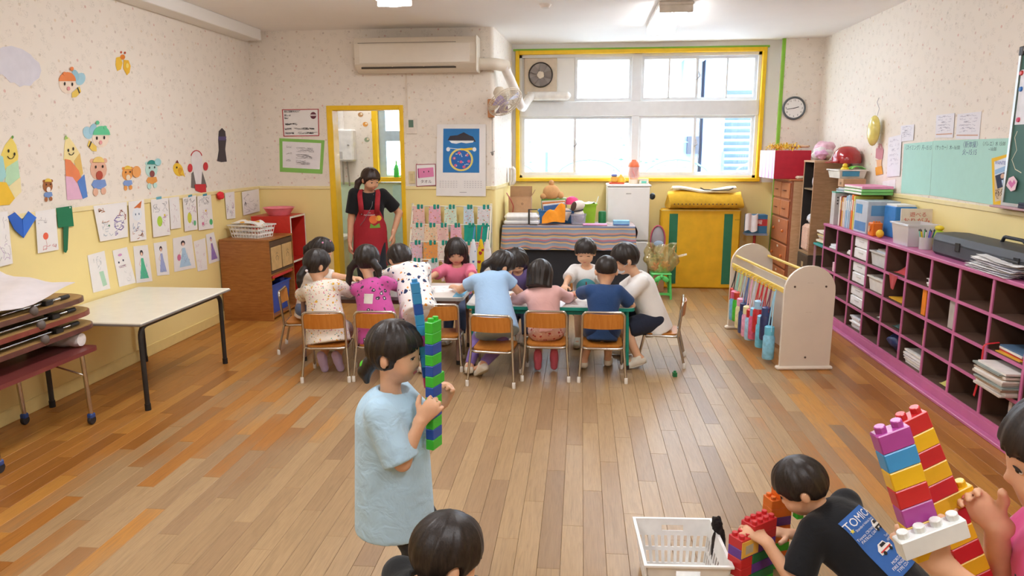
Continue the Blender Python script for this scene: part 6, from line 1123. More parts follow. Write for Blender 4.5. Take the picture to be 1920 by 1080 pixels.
cutout('pink_flower_card', 'pale pink heart card on the lower chalkboard corner', 'card', 'R', [('card', 'efd0d8', [(1893, 348), (1898, 334), (1907, 330), (1914, 340), (1910, 356), (1902, 359)]), ('heart', 'd878b0', [(1897, 343), (1901, 338), (1905, 343), (1908, 337), (1911, 343), (1903, 353)])], .0325)
t = thing('chalk_eraser', 'black eraser on the chalk tray', 'eraser', (XR-.062, ya-.35, 1.326)); mk('felt', box(-.02, .02, -.07, .07, 0, .02, .003), mat('3c3e52', .8), t); mk('grip', box(-.02, .02, -.07, .07, .02, .035, .004), mat('26304c', .5), t)
# clock on the clock wall
p = oy(1488, 203, YC-.001); t = thing('wall_clock', 'round white clock with a grey rim beside the window', 'clock', M=wallM('B', p)); mk('dial', prism(disc(0, 0, .118, n=32), 0, .022), mat('f2f1ee', .4, var=0), t); mk('rim', xf(tube([(.122*math.cos(a), .122*math.sin(a), .018) for a in np.linspace(0, 6.2832, 41)[:-1]], .013, 8, True), Matrix.Identity(4)), mat('5c6266', .35), t, sm=60)
mk('numerals', join(*[xf(text(str(k or 12), .03), tr(.092*math.sin(k*PI/6), .092*math.cos(k*PI/6), .0225)) for k in range(12)]), mat('3a3c40'), t)
for nm, a, L, w in (('hour_hand', 75, .055, .008), ('minute_hand', 262, .085, .006)): mk(nm, xf(box(-w/2, w/2, -.012, L, .0235, .0255), rz(-a)), mat('2a2c30'), t)
# ---------------------------------------------------------------- desk with the striped cloth
DKZ = .845; DX_0, DX_1, DY0, DY1 = -.855, .60, 8.06, 8.54
t = thing('desk', 'dark desk under the striped tablecloth', 'desk', ((DX_0+DX_1)/2, (DY0+DY1)/2, 0)); w, d = (DX_1-DX_0)/2, (DY1-DY0)/2
mk('desktop', box(-w, w, -d, d, DKZ-.03, DKZ), mat('3a3634', .5), t)
for s in (-1, 1): mk('side_panel', box(s*w-.02 if s > 0 else -w, w if s > 0 else -w+.02, -d+.03, d, 0, DKZ-.03), mat('2f3440', .5), t)
mk('modesty_panel', box(-w+.02, w-.02, -d+.06, -d+.075, .05, DKZ-.03), mat('272b34', .6), t)
def stripe_mat():
    m = bpy.data.materials.new('striped_cloth'); t = NT(m); sp = t.n('SeparateXYZ', i0=t.n('TexCoord').outputs['Object'])
    s = t.math('SUBTRACT', sp.outputs[2], sp.outputs[1]); f = t.math('FRACT', t.math('MULTIPLY', s, 6.2))
    st = ['7d94b4', 'e0b070', '66789e', 'c4667a', 'a4b4c4', 'dcb468', '5c6c8c', 'd89078', '8ea2b8']
    r = t.n('ValToRGB'); r.color_ramp.interpolation = 'CONSTANT'; e = r.color_ramp.elements
    while len(e) < len(st): e.new(.5)
    for k, c in enumerate(st): e[k].position = k/len(st); e[k].color = lin(c)
    t.set(r.inputs[0], f); nz = t.n('TexNoise', Scale=300.); t.set(t.b.inputs['Base Color'], t.mix(t.math('MULTIPLY', nz.outputs[0], .3), r.outputs[0], lin('e8e4e0'))); t.b.inputs['Roughness'].default_value = .9; return m
def cl(u, v):
    x = DX_0-.02+(DX_1-DX_0+.03)*u; L = .50+.27; s = v*L
    if s < .50: return (x, DY1-.01-s*(DY1-DY0)/.50, DKZ+.004)
    k = (s-.5)/.27; return (x+.012*k*(u-.5)*4, DY0-.012-.012*math.sin(u*26)*k-.006*math.sin(u*61)*k, DKZ+.002-.27*k)
mk('striped_tablecloth', sheet(cl, 60, 26, -.003), stripe_mat(), None, 'striped cotton cloth draped over the front of the desk', 'tablecloth', sm=60)
mk('cloth_corner', sheet(lambda u, v: (DX_1+.012+.05*v*(1-u)+.02*math.sin(v*9), DY0+.02+.30*u, DKZ+.003-(.36-.05*u)*v), 10, 12, .003), stripe_mat(), None, 'striped cloth end hanging down the right side of the desk', 'tablecloth', sm=60)
TOP = DKZ+.0075
def at(px, py, z=TOP): return oz(px, py, z)
# items on the desk
t = thing('cardboard_box', 'open brown cardboard box at the left end of the desk', 'box', (-.70, 8.42, TOP)); MCB = mat('c49a74', .7, var=.06)
mk('carton', join(box(-.13, .13, -.10, -.095, 0, .30), box(-.13, .13, .095, .10, 0, .30), box(-.13, -.125, -.095, .095, 0, .30), box(.125, .13, -.095, .095, 0, .30), box(-.125, .125, -.095, .095, 0, .005)), MCB, t)
mk('flap', xf(box(-.13, .13, 0, .004, 0, .115), tr(0, .096, .30)@rx(-12)), mat('b08862', .7), t); mk('flap', xf(box(0, .004, -.09, .09, 0, .09), tr(.126, 0, .30)@ry(30)), MCB, t)
mk('carton_print', join(xf(text('LATTE', .035), tr(.03, -.1008, .045)@rx(90)), xf(text('✿', .04), tr(.03, -.1008, .22)@rx(90))), mat('8a6a4c'), t)
mk('red_strap', tube(fil([(-.85, 8.30, 1.20), (-.80, 8.29, 1.12), (-.77, 8.29, 1.05), (-.79, 8.29, .90)], .05), .011, 6, flat=.4), mat('a83230', .6), None, 'red strap hanging in front of the cardboard box', 'strap', sm=60)
t = thing('intercom_phone', 'white handset on the wall beside the window', 'phone', (-.86, 8.72, 1.28)); mk('handset', tube(fil([(.035, 0, 0), (.06, 0, .03), (.06, 0, .17), (.035, 0, .2)], .03), .021, 8), mat('f0ebe2', .4), t, sm=60); mk('cradle', box(.0, .03, -.04, .04, -.02, .20, .01), mat('ece4d8', .4), t); mk('phone_cord', tube([(.045+.006*math.cos(k*.9), .01*math.sin(k*.9), -.01-.0045*k) for k in range(60)], .0035, 5), mat('e8e0d4', .5), t, sm=60)
t = thing('flat_appliance', 'flat white appliance on the left end of the desk', 'appliance', (-.66, 8.21, TOP)); mk('base', box(-.21, .20, -.09, .10, 0, .045, .014), mat('e9e9ec', .35), t); mk('lid', box(-.205, .195, -.088, .098, .046, .125, .035), mat('f4f5f8', .3), t)
t = thing('metal_stand', 'black wire stand in front of the white appliance', 'stand', (-.57, 8.09, TOP)); mk('stand_frame', join(tube(fil([(.09, 0, .004), (0, 0, .004), (0, 0, .175), (.09, 0, .175)], .01), .006, 6), tube(fil([(-.012, .02, .004), (-.012, .02, .175), (.0, .02, .175)], .01), .006, 6)), mat('4a4c50', .4, .4), t, sm=60)
t = thing('blue_crate', 'blue plastic crate with papers and books in the middle of the desk', 'crate', (-.27, 8.40, TOP)); mk('tub', tub(.42, .24, .15, tp=.9), mat('3a7fc0', .4), t)
BKC = ['f2ede2', '6aa848', 'e8e0d0', 'd8803c', 'f4f0ea', '4a78b8']
for k, c in enumerate(BKC): t = thing('picture_book', ['cream picture book leaning in the blue crate at the back', 'green picture book in the blue crate', 'ivory picture book in the blue crate', 'orange picture book in the blue crate', 'white picture book in front in the blue crate', 'blue thin book in the blue crate'][k], 'book', M=tr(-.29-.17+.012*k, 8.47-.026*k, TOP+.012)@rx(6)@ry(-1.5*k), group='books in the blue crate'); mk('cover', box(0, .30-.012*k, 0, .012, 0, .275-.018*k, .002), mat(c, .5), t); mk('title', xf(box(.02, .16, -.0008, 0, .15-.01*k, .18-.01*k), Matrix.Identity(4)), mat(BKC[(k+3) % 6], .5), t)
mk('paper_sheet', xf(box(0, .17, 0, .002, 0, .13), tr(-.30, 8.265, TOP+.10)@rx(-8)@ry(24)), MPAPER, None, 'white paper sheet leaning out of the blue crate', 'paper')
MTED = mat('e2ac74', .95, bump=.6, bs=180, var=.08)
t = thing('teddy_bear', 'tan teddy bear sitting upside down on the books by the window', 'toy', (-.34, 8.46, TOP+.27)); mk('plush_body', ell((0, 0, .075), (.10, .075, .09), 20, 14), MTED, t, sm=180); mk('tail', ell((-.0, 0, .185), (.032, .03, .034), 12, 8), MTED, t, sm=180); mk('leg', ell((.11, -.02, .045), (.038, .034, .04), 12, 8), MTED, t, sm=180); mk('leg', ell((-.09, -.03, .03), (.04, .034, .035), 12, 8), MTED, t, sm=180)
mk('magenta_hat', lathe([(.095, 0), (.088, .03), (.065, .065), (.03, .085), (.001, .09)], 20), mat('e6407c', .7), None, 'magenta felt hat behind the teddy bear', 'hat', sm=60).location = (-.10, 8.47, TOP+.21)
mk('hat_box', box(-.2, -.11, 8.455, 8.53, TOP, TOP+.209), mat('7ab04a', .6), None, 'green carton behind the blue crate', 'box') if False else None
t = thing('green_tote', 'lime green bin with papers beside the fridge', 'bin', (.10, 8.42, TOP)); mk('tub', tub(.17, .18, .22, tp=.78), mat('9ccc2c', .4), t)
mk('paper_wad', crumple(.03, .17, 8.36, 8.48, TOP+.225, .014, 8, 8, 8), MPAPER, None, 'white papers sticking out of the lime bin', 'papers', sm=60)
t = thing('plush_dog', 'white plush toy dog with a brown ear sitting in a clear tub', 'toy', (-.03, 8.19, TOP+.004)); MPL = mat('f2e9df', .9, bump=.5, bs=150)
mk('plush_body', ell((.015, 0, .10), (.06, .05, .075), 16, 10), MPL, t, sm=180); mk('plush_head', join(xf(ell((0, 0, 0), (.085, .055, .06), 18, 12), tr(-.0, 0, .205)@ry(-20))), MPL, t, sm=180); mk('plush_ear', xf(ell((0, 0, 0), (.03, .012, .055), 14, 8), tr(-.045, -.052, .205)@ry(14)), mat('5a463c', .9, bump=.5, bs=150), t, sm=180); mk('collar', xf(tube([(.05*math.cos(a), .045*math.sin(a), 0) for a in np.linspace(0, 6.2832, 21)[:-1]], .007, 6, True), tr(.012, 0, .155)@ry(-12)), mat('3a3a44', .6), t, sm=60)
t = thing('clear_tub', 'clear plastic tub holding the plush dog', 'tub', (-.02, 8.19, TOP+.0005)); mk('tub', tub(.17, .13, .12, th=.003, tp=.9, rim=.006), glassmat('clearplastic', (.92, .93, .98), .08, .22, 'd8d8ea'), t)
mk('orange_cloth', sheet(lambda u, v: (-.43+.26*u, 8.09+.15*v, TOP+.004+.20*max(0, math.sin(PI*(.05+.85*v)))*(.3+.7*math.sin(PI*min(1, u*.62+.02)))*(1-.18*math.sin(u*9+v*6))), 22, 16, -.004), mat('f59a22', .85, bump=.3, bs=30), None, 'bright orange cloth heaped on the desk', 'cloth', sm=60)
t = thing('green_can', 'dark green cylinder container beside the fridge', 'container', (.255, 8.38, TOP)); mk('can_body', lathe([(.001, 0), (.045, 0), (.045, .12), (.038, .135), (.001, .137)], 18), mat('1f7a44', .4), t, sm=40)
mk('wooden_board', box(-.16, .22, 8.12, 8.33, TOP-.0005, TOP+.0), MPLY, None, 'x', 'board') if False else None
t = thing('pink_folder', 'pink folder lying on the front of the desk', 'folder', (.17, 8.12, TOP), 4); mk('cover', box(-.14, .13, -.05, .06, 0, .016, .004), mat('f0a8d4', .5), t); mk('pages', box(-.13, .132, -.046, .056, .004, .012), MPAPER, t)
t = thing('blue_book', 'light blue box file at the right end of the desk', 'book', (.46, 8.14, TOP)); mk('cover', box(-.09, .09, -.04, .05, 0, .055, .004), mat('8cc8f0', .45), t); mk('spine_label', box(-.085, .085, -.041, -.04, .005, .014), mat('4a5ab0', .5), t)
mk('white_rod', tube([(.12, 8.47, TOP+.02), (.21, 8.47, TOP+.30)], .006, 6), mat('f2f2f2', .4), None, 'thin white rod leaning out behind the lime bin', 'rod', sm=60)
# ---------------------------------------------------------------- fridge and what stands on it
t = thing('fridge', 'small white two-door fridge behind the desk', 'fridge', (.315, 8.62, 0)); MFR = mat('f0eeea', .35, var=.01)
mk('cabinet', box(0, .50, .035, .48, .015, 1.255, .012), MFR, t); mk('door', box(.002, .498, 0, .0345, .62, 1.25, .01), MFR, t); mk('door', box(.002, .498, 0, .0345, .03, .605, .01), MFR, t); mk('top_cover', box(-.005, .515, -.005, .48, 1.2555, 1.28, .008), mat('f6f5f2', .3), t); mk('foot', box(.02, .48, .05, .46, 0, .015), MBLK, t); mk('badge', box(.22, .28, -.002, 0, 1.17, 1.18), mat('b8b4b0', .3, .5), t)
mk('black_ball', ell((.85, 8.70, 1.14), (.035, .035, .04), 14, 10), mat('20282c', .4), None, 'black knob sticking out on the right side of the fridge', 'knob', sm=180)
mk('knob_stem', cyl((.815, 8.70, 1.14), (.83, 8.70, 1.14), .01, 8), MBLK, None, 'short black stem on the fridge side', 'knob') if False else None
FT = 1.281
t = thing('toy_garage', 'colourful toy set with a yellow dome on the fridge', 'toy', (.45, 8.82, FT)); mk('base', box(-.11, .07, -.07, .07, 0, .018, .004), mat('e05a3c', .4), t); mk('block', box(-.09, -.01, -.05, .05, .0185, .085, .01), mat('f0b44a', .4), t); mk('dome', lathe([(.055, .0185), (.055, .05), (.04, .08), (.02, .095), (.012, .11), (.001, .112)], 16), mat('f6c23c', .35), t, M=tr(.03, 0, 0), sm=40); mk('roof', box(-.085, -.015, -.045, .045, .0855, .115, .012), mat('7a86c8', .4), t)
t = thing('toy_blender', 'clear jar with an orange lid standing on the fridge', 'jar', (.635, 8.84, FT)); mk('jar', lathe([(.001, .05), (.05, .05), (.065, .08), (.068, .20), (.064, .2), (.06, .085), (.001, .06)], 20), glassmat('jarpink', (1, .9, .9), .08, .3, 'f4c8c8'), t, sm=40); mk('lid', lathe([(.07, .20), (.072, .215), (.06, .25), (.035, .27), (.03, .285), (.001, .287)], 20), mat('f0784c', .4), t, sm=40); mk('base', lathe([(.001, 0), (.06, 0), (.055, .05), (.001, .0505)], 18), mat('f2dfc8', .4), t, sm=40)
mk('spoon', tube([(.02, -.01, .07), (-.02, .01, .17)], .014, 6, flat=.4), mat('f0604c', .4), t, sm=60)
t = thing('small_carton', 'small white carton with a green print on the fridge', 'box', (.75, 8.80, FT)); mk('carton', box(-.055, .055, -.05, .05, 0, .05, .004), mat('e8e4d4', .5), t); mk('carton_print', box(-.03, .03, -.0512, -.05, .01, .036), mat('6ac8b0', .5), t); mk('carton_lid', box(-.06, .06, -.055, .055, .0505, .06, .004), mat('f0d8a8', .5), t)
# ---------------------------------------------------------------- yellow folding mat with a blanket on top
t = thing('gym_mat', 'yellow folding gym mat with two green stripes standing on edge', 'mat', (1.455, 8.86, 0)); MGM = mat('efb91e', .55, var=.07, vs=7, bump=.12, bs=12)
for k in range(2): mk('mat_panel', box(-.475, .475, k*.105, k*.105+.10, 0, .975, .02), MGM, t)
for s in (-1, 1): mk('hook_strip', box(s*.325-.05, s*.325+.05, -.004, -.0005, .06, .92), mat('2f7a58', .8), t)
mk('seam', box(-.47, .47, -.002, .002, .955, .968), mat('efd27a', .6), t); mk('mat_lettering', xf(text('SENOH', .018), tr(.43, -.001, .85)@rx(90)), mat('4a3a20'), t)
def quilt(u, v):
    x = 1.06+.86*u; a = v*2*PI; r = 1; cy, cz = 8.93, 1.085; ex = 1.7
    c, s = math.cos(a), math.sin(a); y = math.copysign(abs(c)**(2/2.8), c)*.165; z = math.copysign(abs(s)**(2/2.8), s)*.1
    puff = 1+.03*math.sin(u*30)*math.sin(a*3); return (x+.02*math.sin(a*2), cy+y*puff, cz+(z+.018*math.sin(u*6)*(z > 0))*puff)
g = [[quilt(i/30, j/28) for j in range(28)] for i in range(31)]; v = [p for r_ in g for p in r_]; f = [(i*28+j, (i+1)*28+j, (i+1)*28+(j+1) % 28, i*28+(j+1) % 28) for i in range(30) for j in range(28)]+[tuple(range(28))[::-1], tuple(30*28+j for j in range(28))]
t = thing('folded_blanket', 'yellow folded blanket with white top on the gym mat', 'blanket', (0, 0, 0)); mk('blanket', (v, f), mat('fac83c', .9, bump=.3, bs=20, var=.08), t, sm=60)
mk('top_fold', sheet(lambda u, w: (1.10+.74*u, 8.80+.25*w, 1.187+.022*math.sin(u*7+1)+.016*math.sin(w*5)+.01), 14, 10, -.02), mat('f8ecc8', .9, bump=.3, bs=20), t, sm=60)
mk('blanket_trim', join(*[cbox((1.12+.045*k, 8.757, 1.045), (.012, .012, .012)) for k in range(17)]), mat('6a4a3a', .8), t).__setitem__('kind', 'stuff')
mk('blanket_tie', tube(fil([(1.42, 8.79, 1.235), (1.46, 8.77, 1.215), (1.6, 8.765, 1.208), (1.75, 8.77, 1.212), (1.80, 8.79, 1.235)], .03), .008, 6), mat('5a5450', .7), t, sm=60)
# between fridge and mat
t = thing('green_stool', 'light green plastic stool with a bag of odds and ends', 'stool', (.93, 8.28, 0)); MGS = mat('5fd46e', .4)
mk('seat', box(-.12, .12, -.11, .11, .28, .30, .01), MGS, t)
for sx in (-1, 1):
    for sy in (-1, 1): mk('leg', tube([(sx*.10, sy*.09, .28), (sx*.115, sy*.105, .0)], .014, 6), MGS, t)
mk('rung', box(-.11, .11, -.108, -.095, .05, .075), MGS, t)
t = thing('plastic_bag', 'yellowish clear plastic bag with paper craft on the green stool', 'bag', (.93, 8.28, .301)); MPB = glassmat('bagfilm', (.98, .95, .8), .10, .16, 'f2e6a8')
def bagf(u, v): a = u*2*PI; r = .09+.05*math.sin(PI*min(1, v*1.1))+.05*v+.022*math.sin(a*5+v*6)+.012*math.sin(a*11-v*9); return (r*math.cos(a)*1.1, r*.75*math.sin(a), .005+.30*v+.03*math.sin(a*3)*v)
mk('bag_film', sheet(bagf, 56, 14, .0015), MPB, t, sm=180); mk('bag_handle', tube([(.14, -.02, .17), (.23, -.05, .20), (.28, -.05, .215)], .024, 8, rs=[.035, .028, .024], flat=.5), MPB, t, sm=60)
CRF = 'odds and ends in the plastic bag'
for k, (x, z, c, lb) in enumerate(((-.05, .10, 'e8743a', 'orange paper craft in the plastic bag'), (.05, .14, 'f0a44a', 'tan paper flower in the plastic bag'), (0, .05, 'f2e8d0', 'white paper scrap in the plastic bag'))): t = thing('paper_craft', lb, 'craft', (.93+x, 8.28, .305+z*.5), 20*k, CRF); mk('petals', join(*[xf(ell((.03, 0, 0), (.035, .018, .012), 8, 5), ry(60*j)@rx(90)) for j in range(6)]), mat(c, .7), t, sm=180)
mk('green_bow', join(*[xf(ell((s*.05, 0, 0), (.055, .02, .03), 10, 6), ry(s*35)) for s in (-1, 1)], ell((0, -.01, 0), .022, 10, 6), tube([(-.02, 0, -.02), (-.05, 0, -.1)], .016, 6, flat=.3), tube([(.02, 0, -.02), (.06, 0, -.09)], .016, 6, flat=.3)), mat('62dc74', .6), None, 'bright green ribbon bow on the front of the stool', 'bow', sm=180).location = (.93, 8.145, .27)
t = thing('pillow_bag', 'grey drawstring bag with a pink rim beside the fridge', 'bag', (.93, 8.72, .46)); mk('bag_body', ell((0, 0, .16), (.085, .05, .17), 18, 12), mat('b0aab0', .8), t, sm=180); mk('rim', tube([(.086*math.cos(a), -.03, .16+.172*math.sin(a)) for a in np.linspace(0, 6.2832, 31)[:-1]], .009, 6, True), mat('d0607a', .7), t, sm=60); mk('blue_pocket', ell((.01, -.045, .11), (.06, .02, .045), 12, 8), mat('a9c0da', .7), t, sm=180)
t = thing('bead_garland', 'heap of green and black beads beside the mat', 'beads', (.93, 8.70, .37)); 
for k in range(26): mk('bead', ell((random.uniform(-.07, .07), random.uniform(-.03, .0), .0+random.uniform(0, .09)), .018, 8, 5), mat(('2f7a5a', '1c2026', 'cfd8c8', '3a9a70')[k % 4], .4), t, sm=180)
t = thing('storage_column', 'narrow carton holding the bags between fridge and mat', 'box', (.93, 8.74, 0)); mk('carton', box(-.085, .085, -.11, .11, 0, .365, .004), mat('d9a884', .7), t); mk('carton_band', box(-.086, .086, -.112, -.11, .24, .30), mat('e87a3a', .6), t)
t = thing('printed_box', 'red and blue printed box on a stand right of the mat', 'box', (2.09, 8.83, .70)); mk('carton', box(-.11, .12, -.08, .08, 0, .22), mat('3a7aa8', .5), t); mk('carton_print', box(-.109, .119, -.0812, -.08, .09, .17), mat('c23a3c', .5), t); mk('carton_lettering', xf(text('火 曜', .055), tr(.0, -.0815, .13)@rx(90)), mat('f4e8e4'), t)
mk('white_cloth', sheet(lambda u, w: (1.955+.13*u, 8.735-.02*math.sin(u*9), .93-.2*w+.015*math.sin(u*7)), 10, 10, .01), mat('f2eef0', .9), None, 'white cloth hanging over the printed box', 'cloth', sm=60)
t = thing('box_stand', 'red pole stand carrying the printed box', 'stand', (2.09, 8.83, 0)); mk('plate', box(-.12, .13, -.08, .08, .675, .699), mat('8a9ab0', .5), t); mk('pole', cyl((0, 0, .02), (0, 0, .675), .016, 10), mat('b03430', .4), t, sm=40); mk('base', lathe([(.001, 0), (.11, 0), (.10, .02), (.001, .021)], 18), MBLK, t)
# ---------------------------------------------------------------- chest of drawers, red box, dark cabinet
t = thing('drawer_chest', 'terracotta wooden chest of drawers near the window', 'chest', (2.31, 8.21, 0)); MTC = wood_mat('c98058', 'b56c46', 'terracotta_wood', .35, (4, 20, 4)); W, H = .70, 1.34
mk('carcass', box(.02, .46, 0, W, 0, H, .004), wood_mat('dcb890', 'c9a078', 'pale_side', .45, (4, 4, 20)), t); mk('front_frame', box(.0, .02, 0, W, 0, H), mat('a9674a', .4), t); mk('top_panel', box(-.015, .47, -.01, W, H, H+.02, .005), MTC, t)
rowsz = [(1.14, 1.32, 2), (.93, 1.12, 2), (.64, .91, 1), (.36, .62, 1), (.06, .34, 1)]
for z0, z1, n in rowsz:
    for k in range(n):
        y0 = .02+k*(W-.03)/n; y1 = .02+(k+1)*(W-.03)/n-.012; d = mk('drawer', box(-.018, -.0005, y0, y1, z0, z1, .008), MTC, t); ys = [(y0+y1)/2] if n == 2 else [y0+.14, y1-.14]
        for y in ys: mk('handle', tube(fil([(-.018, y-.045, (z0+z1)/2), (-.035, y-.03, (z0+z1)/2), (-.035, y+.03, (z0+z1)/2), (-.018, y+.045, (z0+z1)/2)], .01), .006, 6) if n == 2 else ell((-.03, y, (z0+z1)/2), (.014, .018, .018), 10, 6), mat('7a3e20' if n == 2 else 'd87830', .4), d, sm=60)
        if n == 1: mk('name_card', box(-.0195, -.0185, (y0+y1)/2-.025, (y0+y1)/2+.025, z1-.05, z1-.025), mat('f2e4d8', .5), d)
t = thing('red_storage_box', 'big red box with a pink striped side on top of the chest', 'box', (2.13, 8.30, H+.021)); mk('carton', box(.004, .39, 0, .66, 0, .31, .004), mat('c01f36', .5, var=.06), t); mk('striped_side', box(0, .0035, 0, .66, 0, .31), mat('efe2f0', .5), t)
for k in range(4): mk('stripe', box(-.0015, 0, .05+k*.15, .10+k*.15, 0, .31), mat('dca8d8', .5), t)
rs = random.Random(5); g = []
for k in range(150):
    p = V((2.14+.30*rs.random(), 8.32+.5*rs.random(), H+.335+.05*rs.random())); d_ = V((rs.uniform(-.07, .07), rs.uniform(-.07, .07), rs.uniform(-.02, .05))); g.append(tube([p, p+d_*.5+V((0, 0, .02)), p+d_], .0045, 4, flat=.3))
mk('yellow_tinsel', join(*g), mat('f2c528', .5, var=.15), None, 'heap of yellow tinsel on the red box', 'tinsel', kind='stuff')
mk('wooden_rod', tube([(2.25, 8.9, H+.365), (2.52, 8.4, H+.375)], .012, 8), mat('c8a078'), None, 'wooden rod lying on the red box behind the tinsel', 'rod', sm=60)
mk('cream_pad', box(2.36, 2.50, 8.212, 8.29, H+.021, H+.055, .012), mat('ecdcc4', .7), None, 'cream pad on the front corner of the chest', 'pad')
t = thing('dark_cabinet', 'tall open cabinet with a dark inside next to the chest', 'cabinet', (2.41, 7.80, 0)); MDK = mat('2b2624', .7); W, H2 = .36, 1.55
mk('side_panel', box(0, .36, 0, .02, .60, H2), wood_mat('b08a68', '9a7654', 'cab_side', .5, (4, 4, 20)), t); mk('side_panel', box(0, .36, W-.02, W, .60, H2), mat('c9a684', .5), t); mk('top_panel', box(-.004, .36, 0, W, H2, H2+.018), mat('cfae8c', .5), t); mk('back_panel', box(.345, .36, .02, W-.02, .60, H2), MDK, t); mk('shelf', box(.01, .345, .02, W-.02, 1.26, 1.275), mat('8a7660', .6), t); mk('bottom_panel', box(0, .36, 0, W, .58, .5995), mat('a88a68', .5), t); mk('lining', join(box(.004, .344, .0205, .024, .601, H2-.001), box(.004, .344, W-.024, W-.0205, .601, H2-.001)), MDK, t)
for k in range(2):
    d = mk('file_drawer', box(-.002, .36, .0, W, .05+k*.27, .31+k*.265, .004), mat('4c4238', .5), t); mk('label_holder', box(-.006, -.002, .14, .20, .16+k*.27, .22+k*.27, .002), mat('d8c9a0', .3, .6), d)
mk('white_mask', xf(ell((0, 0, 0), (.03, .05, .07), 14, 10), tr(2.47, 7.93, 1.35)), mat('f0eef0', .6), None, 'white paper ball in the dark cabinet', 'paper', sm=180)
mk('white_bundle', lumpy((2.49, 7.99, .955), (.055, .085, .05), 4, .1), mat('e4e8f0', .6), None, 'crumpled white bag in the lower dark cabinet', 'bag', sm=180)
t = thing('floral_bag', 'beige floral tote bag in the dark cabinet', 'bag', (2.50, 7.985, .60)); mk('bag_body', box(-.085, .07, -.13, .13, 0, .29, .03), fabric('dcb49c', 'floralbag', (('c89080', 40, .25, 2), ('a8a088', 44, .2, 6))), t)
# on top of the dark cabinet
t = thing('cloth_bundle', 'pink and white cloth bundle on the dark cabinet', 'cloth', (2.58, 8.02, H2+.019))
for k, (x, y, z, r, c) in enumerate(((-.03, .0, .07, .10, 'e4dfe0'), (.0, .06, .13, .10, 'eec4d4'), (-.06, -.06, .06, .07, 'e0b0d4'))): mk('cloth_fold', lumpy((x, y, z), (r, r*1.05, r*.7), k+3, .09, 30, 18), mat(c, .9, bump=.8, bs=18), t, sm=180)
t = thing('red_helmet', 'glossy red batting helmet on the tray', 'helmet', (2.66, 7.62, 1.545)); MHE = mat('a81c24', .18, coat=.6)
mk('shell', lathe([(.135, .0), (.138, .05), (.12, .11), (.08, .155), (.03, .172), (.001, .174)], 24, 1, 1.12), MHE, t, sm=40); mk('visor', sheet(lambda u, w: (-.12-.09*w*math.sin(PI*u)**.6, -.11+.22*u+.0, .03-.02*w), 12, 5, .006), MHE, t, sm=60)
t = thing('white_tray', 'white tray with small toys standing on the folders', 'tray', (2.63, 7.50, 1.405)); mk('tub', tub(.26, .34, .085, tp=.88), mat('f0eee4', .4), t); mk('label_card', box(-.1, .06, -.172, -.170, .02, .07), mat('4aa0c8', .5), t)
mk('toy_duck', join(ell((2.58, 7.42, 1.485), (.04, .05, .035), 12, 8), ell((2.575, 7.405, 1.525), .025, 10, 7)), mat('f4d02c', .4), None, 'yellow toy duck in the white tray', 'toy', sm=180)
mk('green_visor', sheet(lambda u, w: (2.62+.14*u, 7.36+.14*w, 1.495+.03*math.sin(PI*u)), 8, 6, .005), mat('8adc6a', .4), None, 'green plastic visor lying on the white tray', 'visor', sm=60)
# ---------------------------------------------------------------- on top of the pink shelves
T = SH+.001
t = thing('grey_board', 'grey file box with a mint top at the far end of the shelf', 'file box', (2.47, 7.30, T)); mk('box_body', box(0, .27, 0, .10, 0, .31, .003), mat('cfcbc8', .5), t); mk('mint_top', box(-.002, .272, -.002, .102, .3105, .322), mat('7ac8b0', .5), t); mk('clip_marks', join(*[box(.02, .034, -.0015, 0, .26-.03*k, .275-.03*k) for k in range(3)]), mat('5a5450'), t).__setitem__('kind', 'stuff')
sheaf('magazine_pile', 2.52, 2.76, 7.12, 7.40, T+.323, 4, ['b8c4cc', 'd8d4d0', 'a8b4c0', 'e4e0dc'], 'pile of magazines lying on the grey file box', 'magazines', .011, seed=9)
t = thing('carton_small', 'small brown carton on the magazine pile', 'box', (2.62, 7.30, T+.372)); mk('carton', box(-.11, .10, -.07, .07, 0, .075, .003), MCB, t); mk('carton_print', box(-.112, -.11, -.02, .02, .02, .045), mat('8a6a48'), t)
FB = [(7.20, .030, .28, .22, 'e9dfd4', 'cream book next to the grey file box'), (7.165, .028, .29, .22, '9a4038', 'dark red and yellow book'), (7.13, .022, .28, .22, 'e6b040', 'mustard book spine'), (7.10, .022, .28, .22, 'dcc4b8', 'beige book spine'), (7.07, .022, .28, .22, 'f0e4dc', 'ivory book spine'), (7.02, .032, .30, .24, '9cc0dc', 'light blue binder'), (6.975, .034, .31, .24, 'b8d0e4', 'pale blue binder'), (6.93, .030, .30, .24, 'a8b8c8', 'grey blue binder'), (6.88, .038, .32, .25, 'ee7a22', 'orange binder on the shelf top'), (6.84, .026, .31, .25, 'e8dc6a', 'yellow green binder')]
for y, th, h, d, c, lb in FB:
    t = thing('binder', lb+' standing on the pink shelf', 'binder', (2.49, y, T), 0, 'binders and books on the pink shelf'); mk('cover', box(0, d, 0, th, 0, h, .003), mat(c, .5), t); mk('spine_label', box(-.001, 0, th*.2, th*.8, h*.55, h*.85), mat('f4f0e8' if c != '9a4038' else 'e6b040', .5), t)
for k, (c, lb) in enumerate((('7ac06a', 'green flat folder lying on the binders'), ('8ad07a', 'light green folder below the pink folder'), ('ee9ac0', 'pink flat folder topmost on the binders'))): t = thing('flat_folder', lb, 'folder', (2.50, 6.86, T+.325+.027*k), 0, 'folders lying on the binders'); mk('cover', box(0, .27, -.14, .30, 0, .024, .003), mat(c, .5), t); mk('pages', box(-.002, .0, -.13, .29, .004, .019), mat('f0ece4', .7), t)
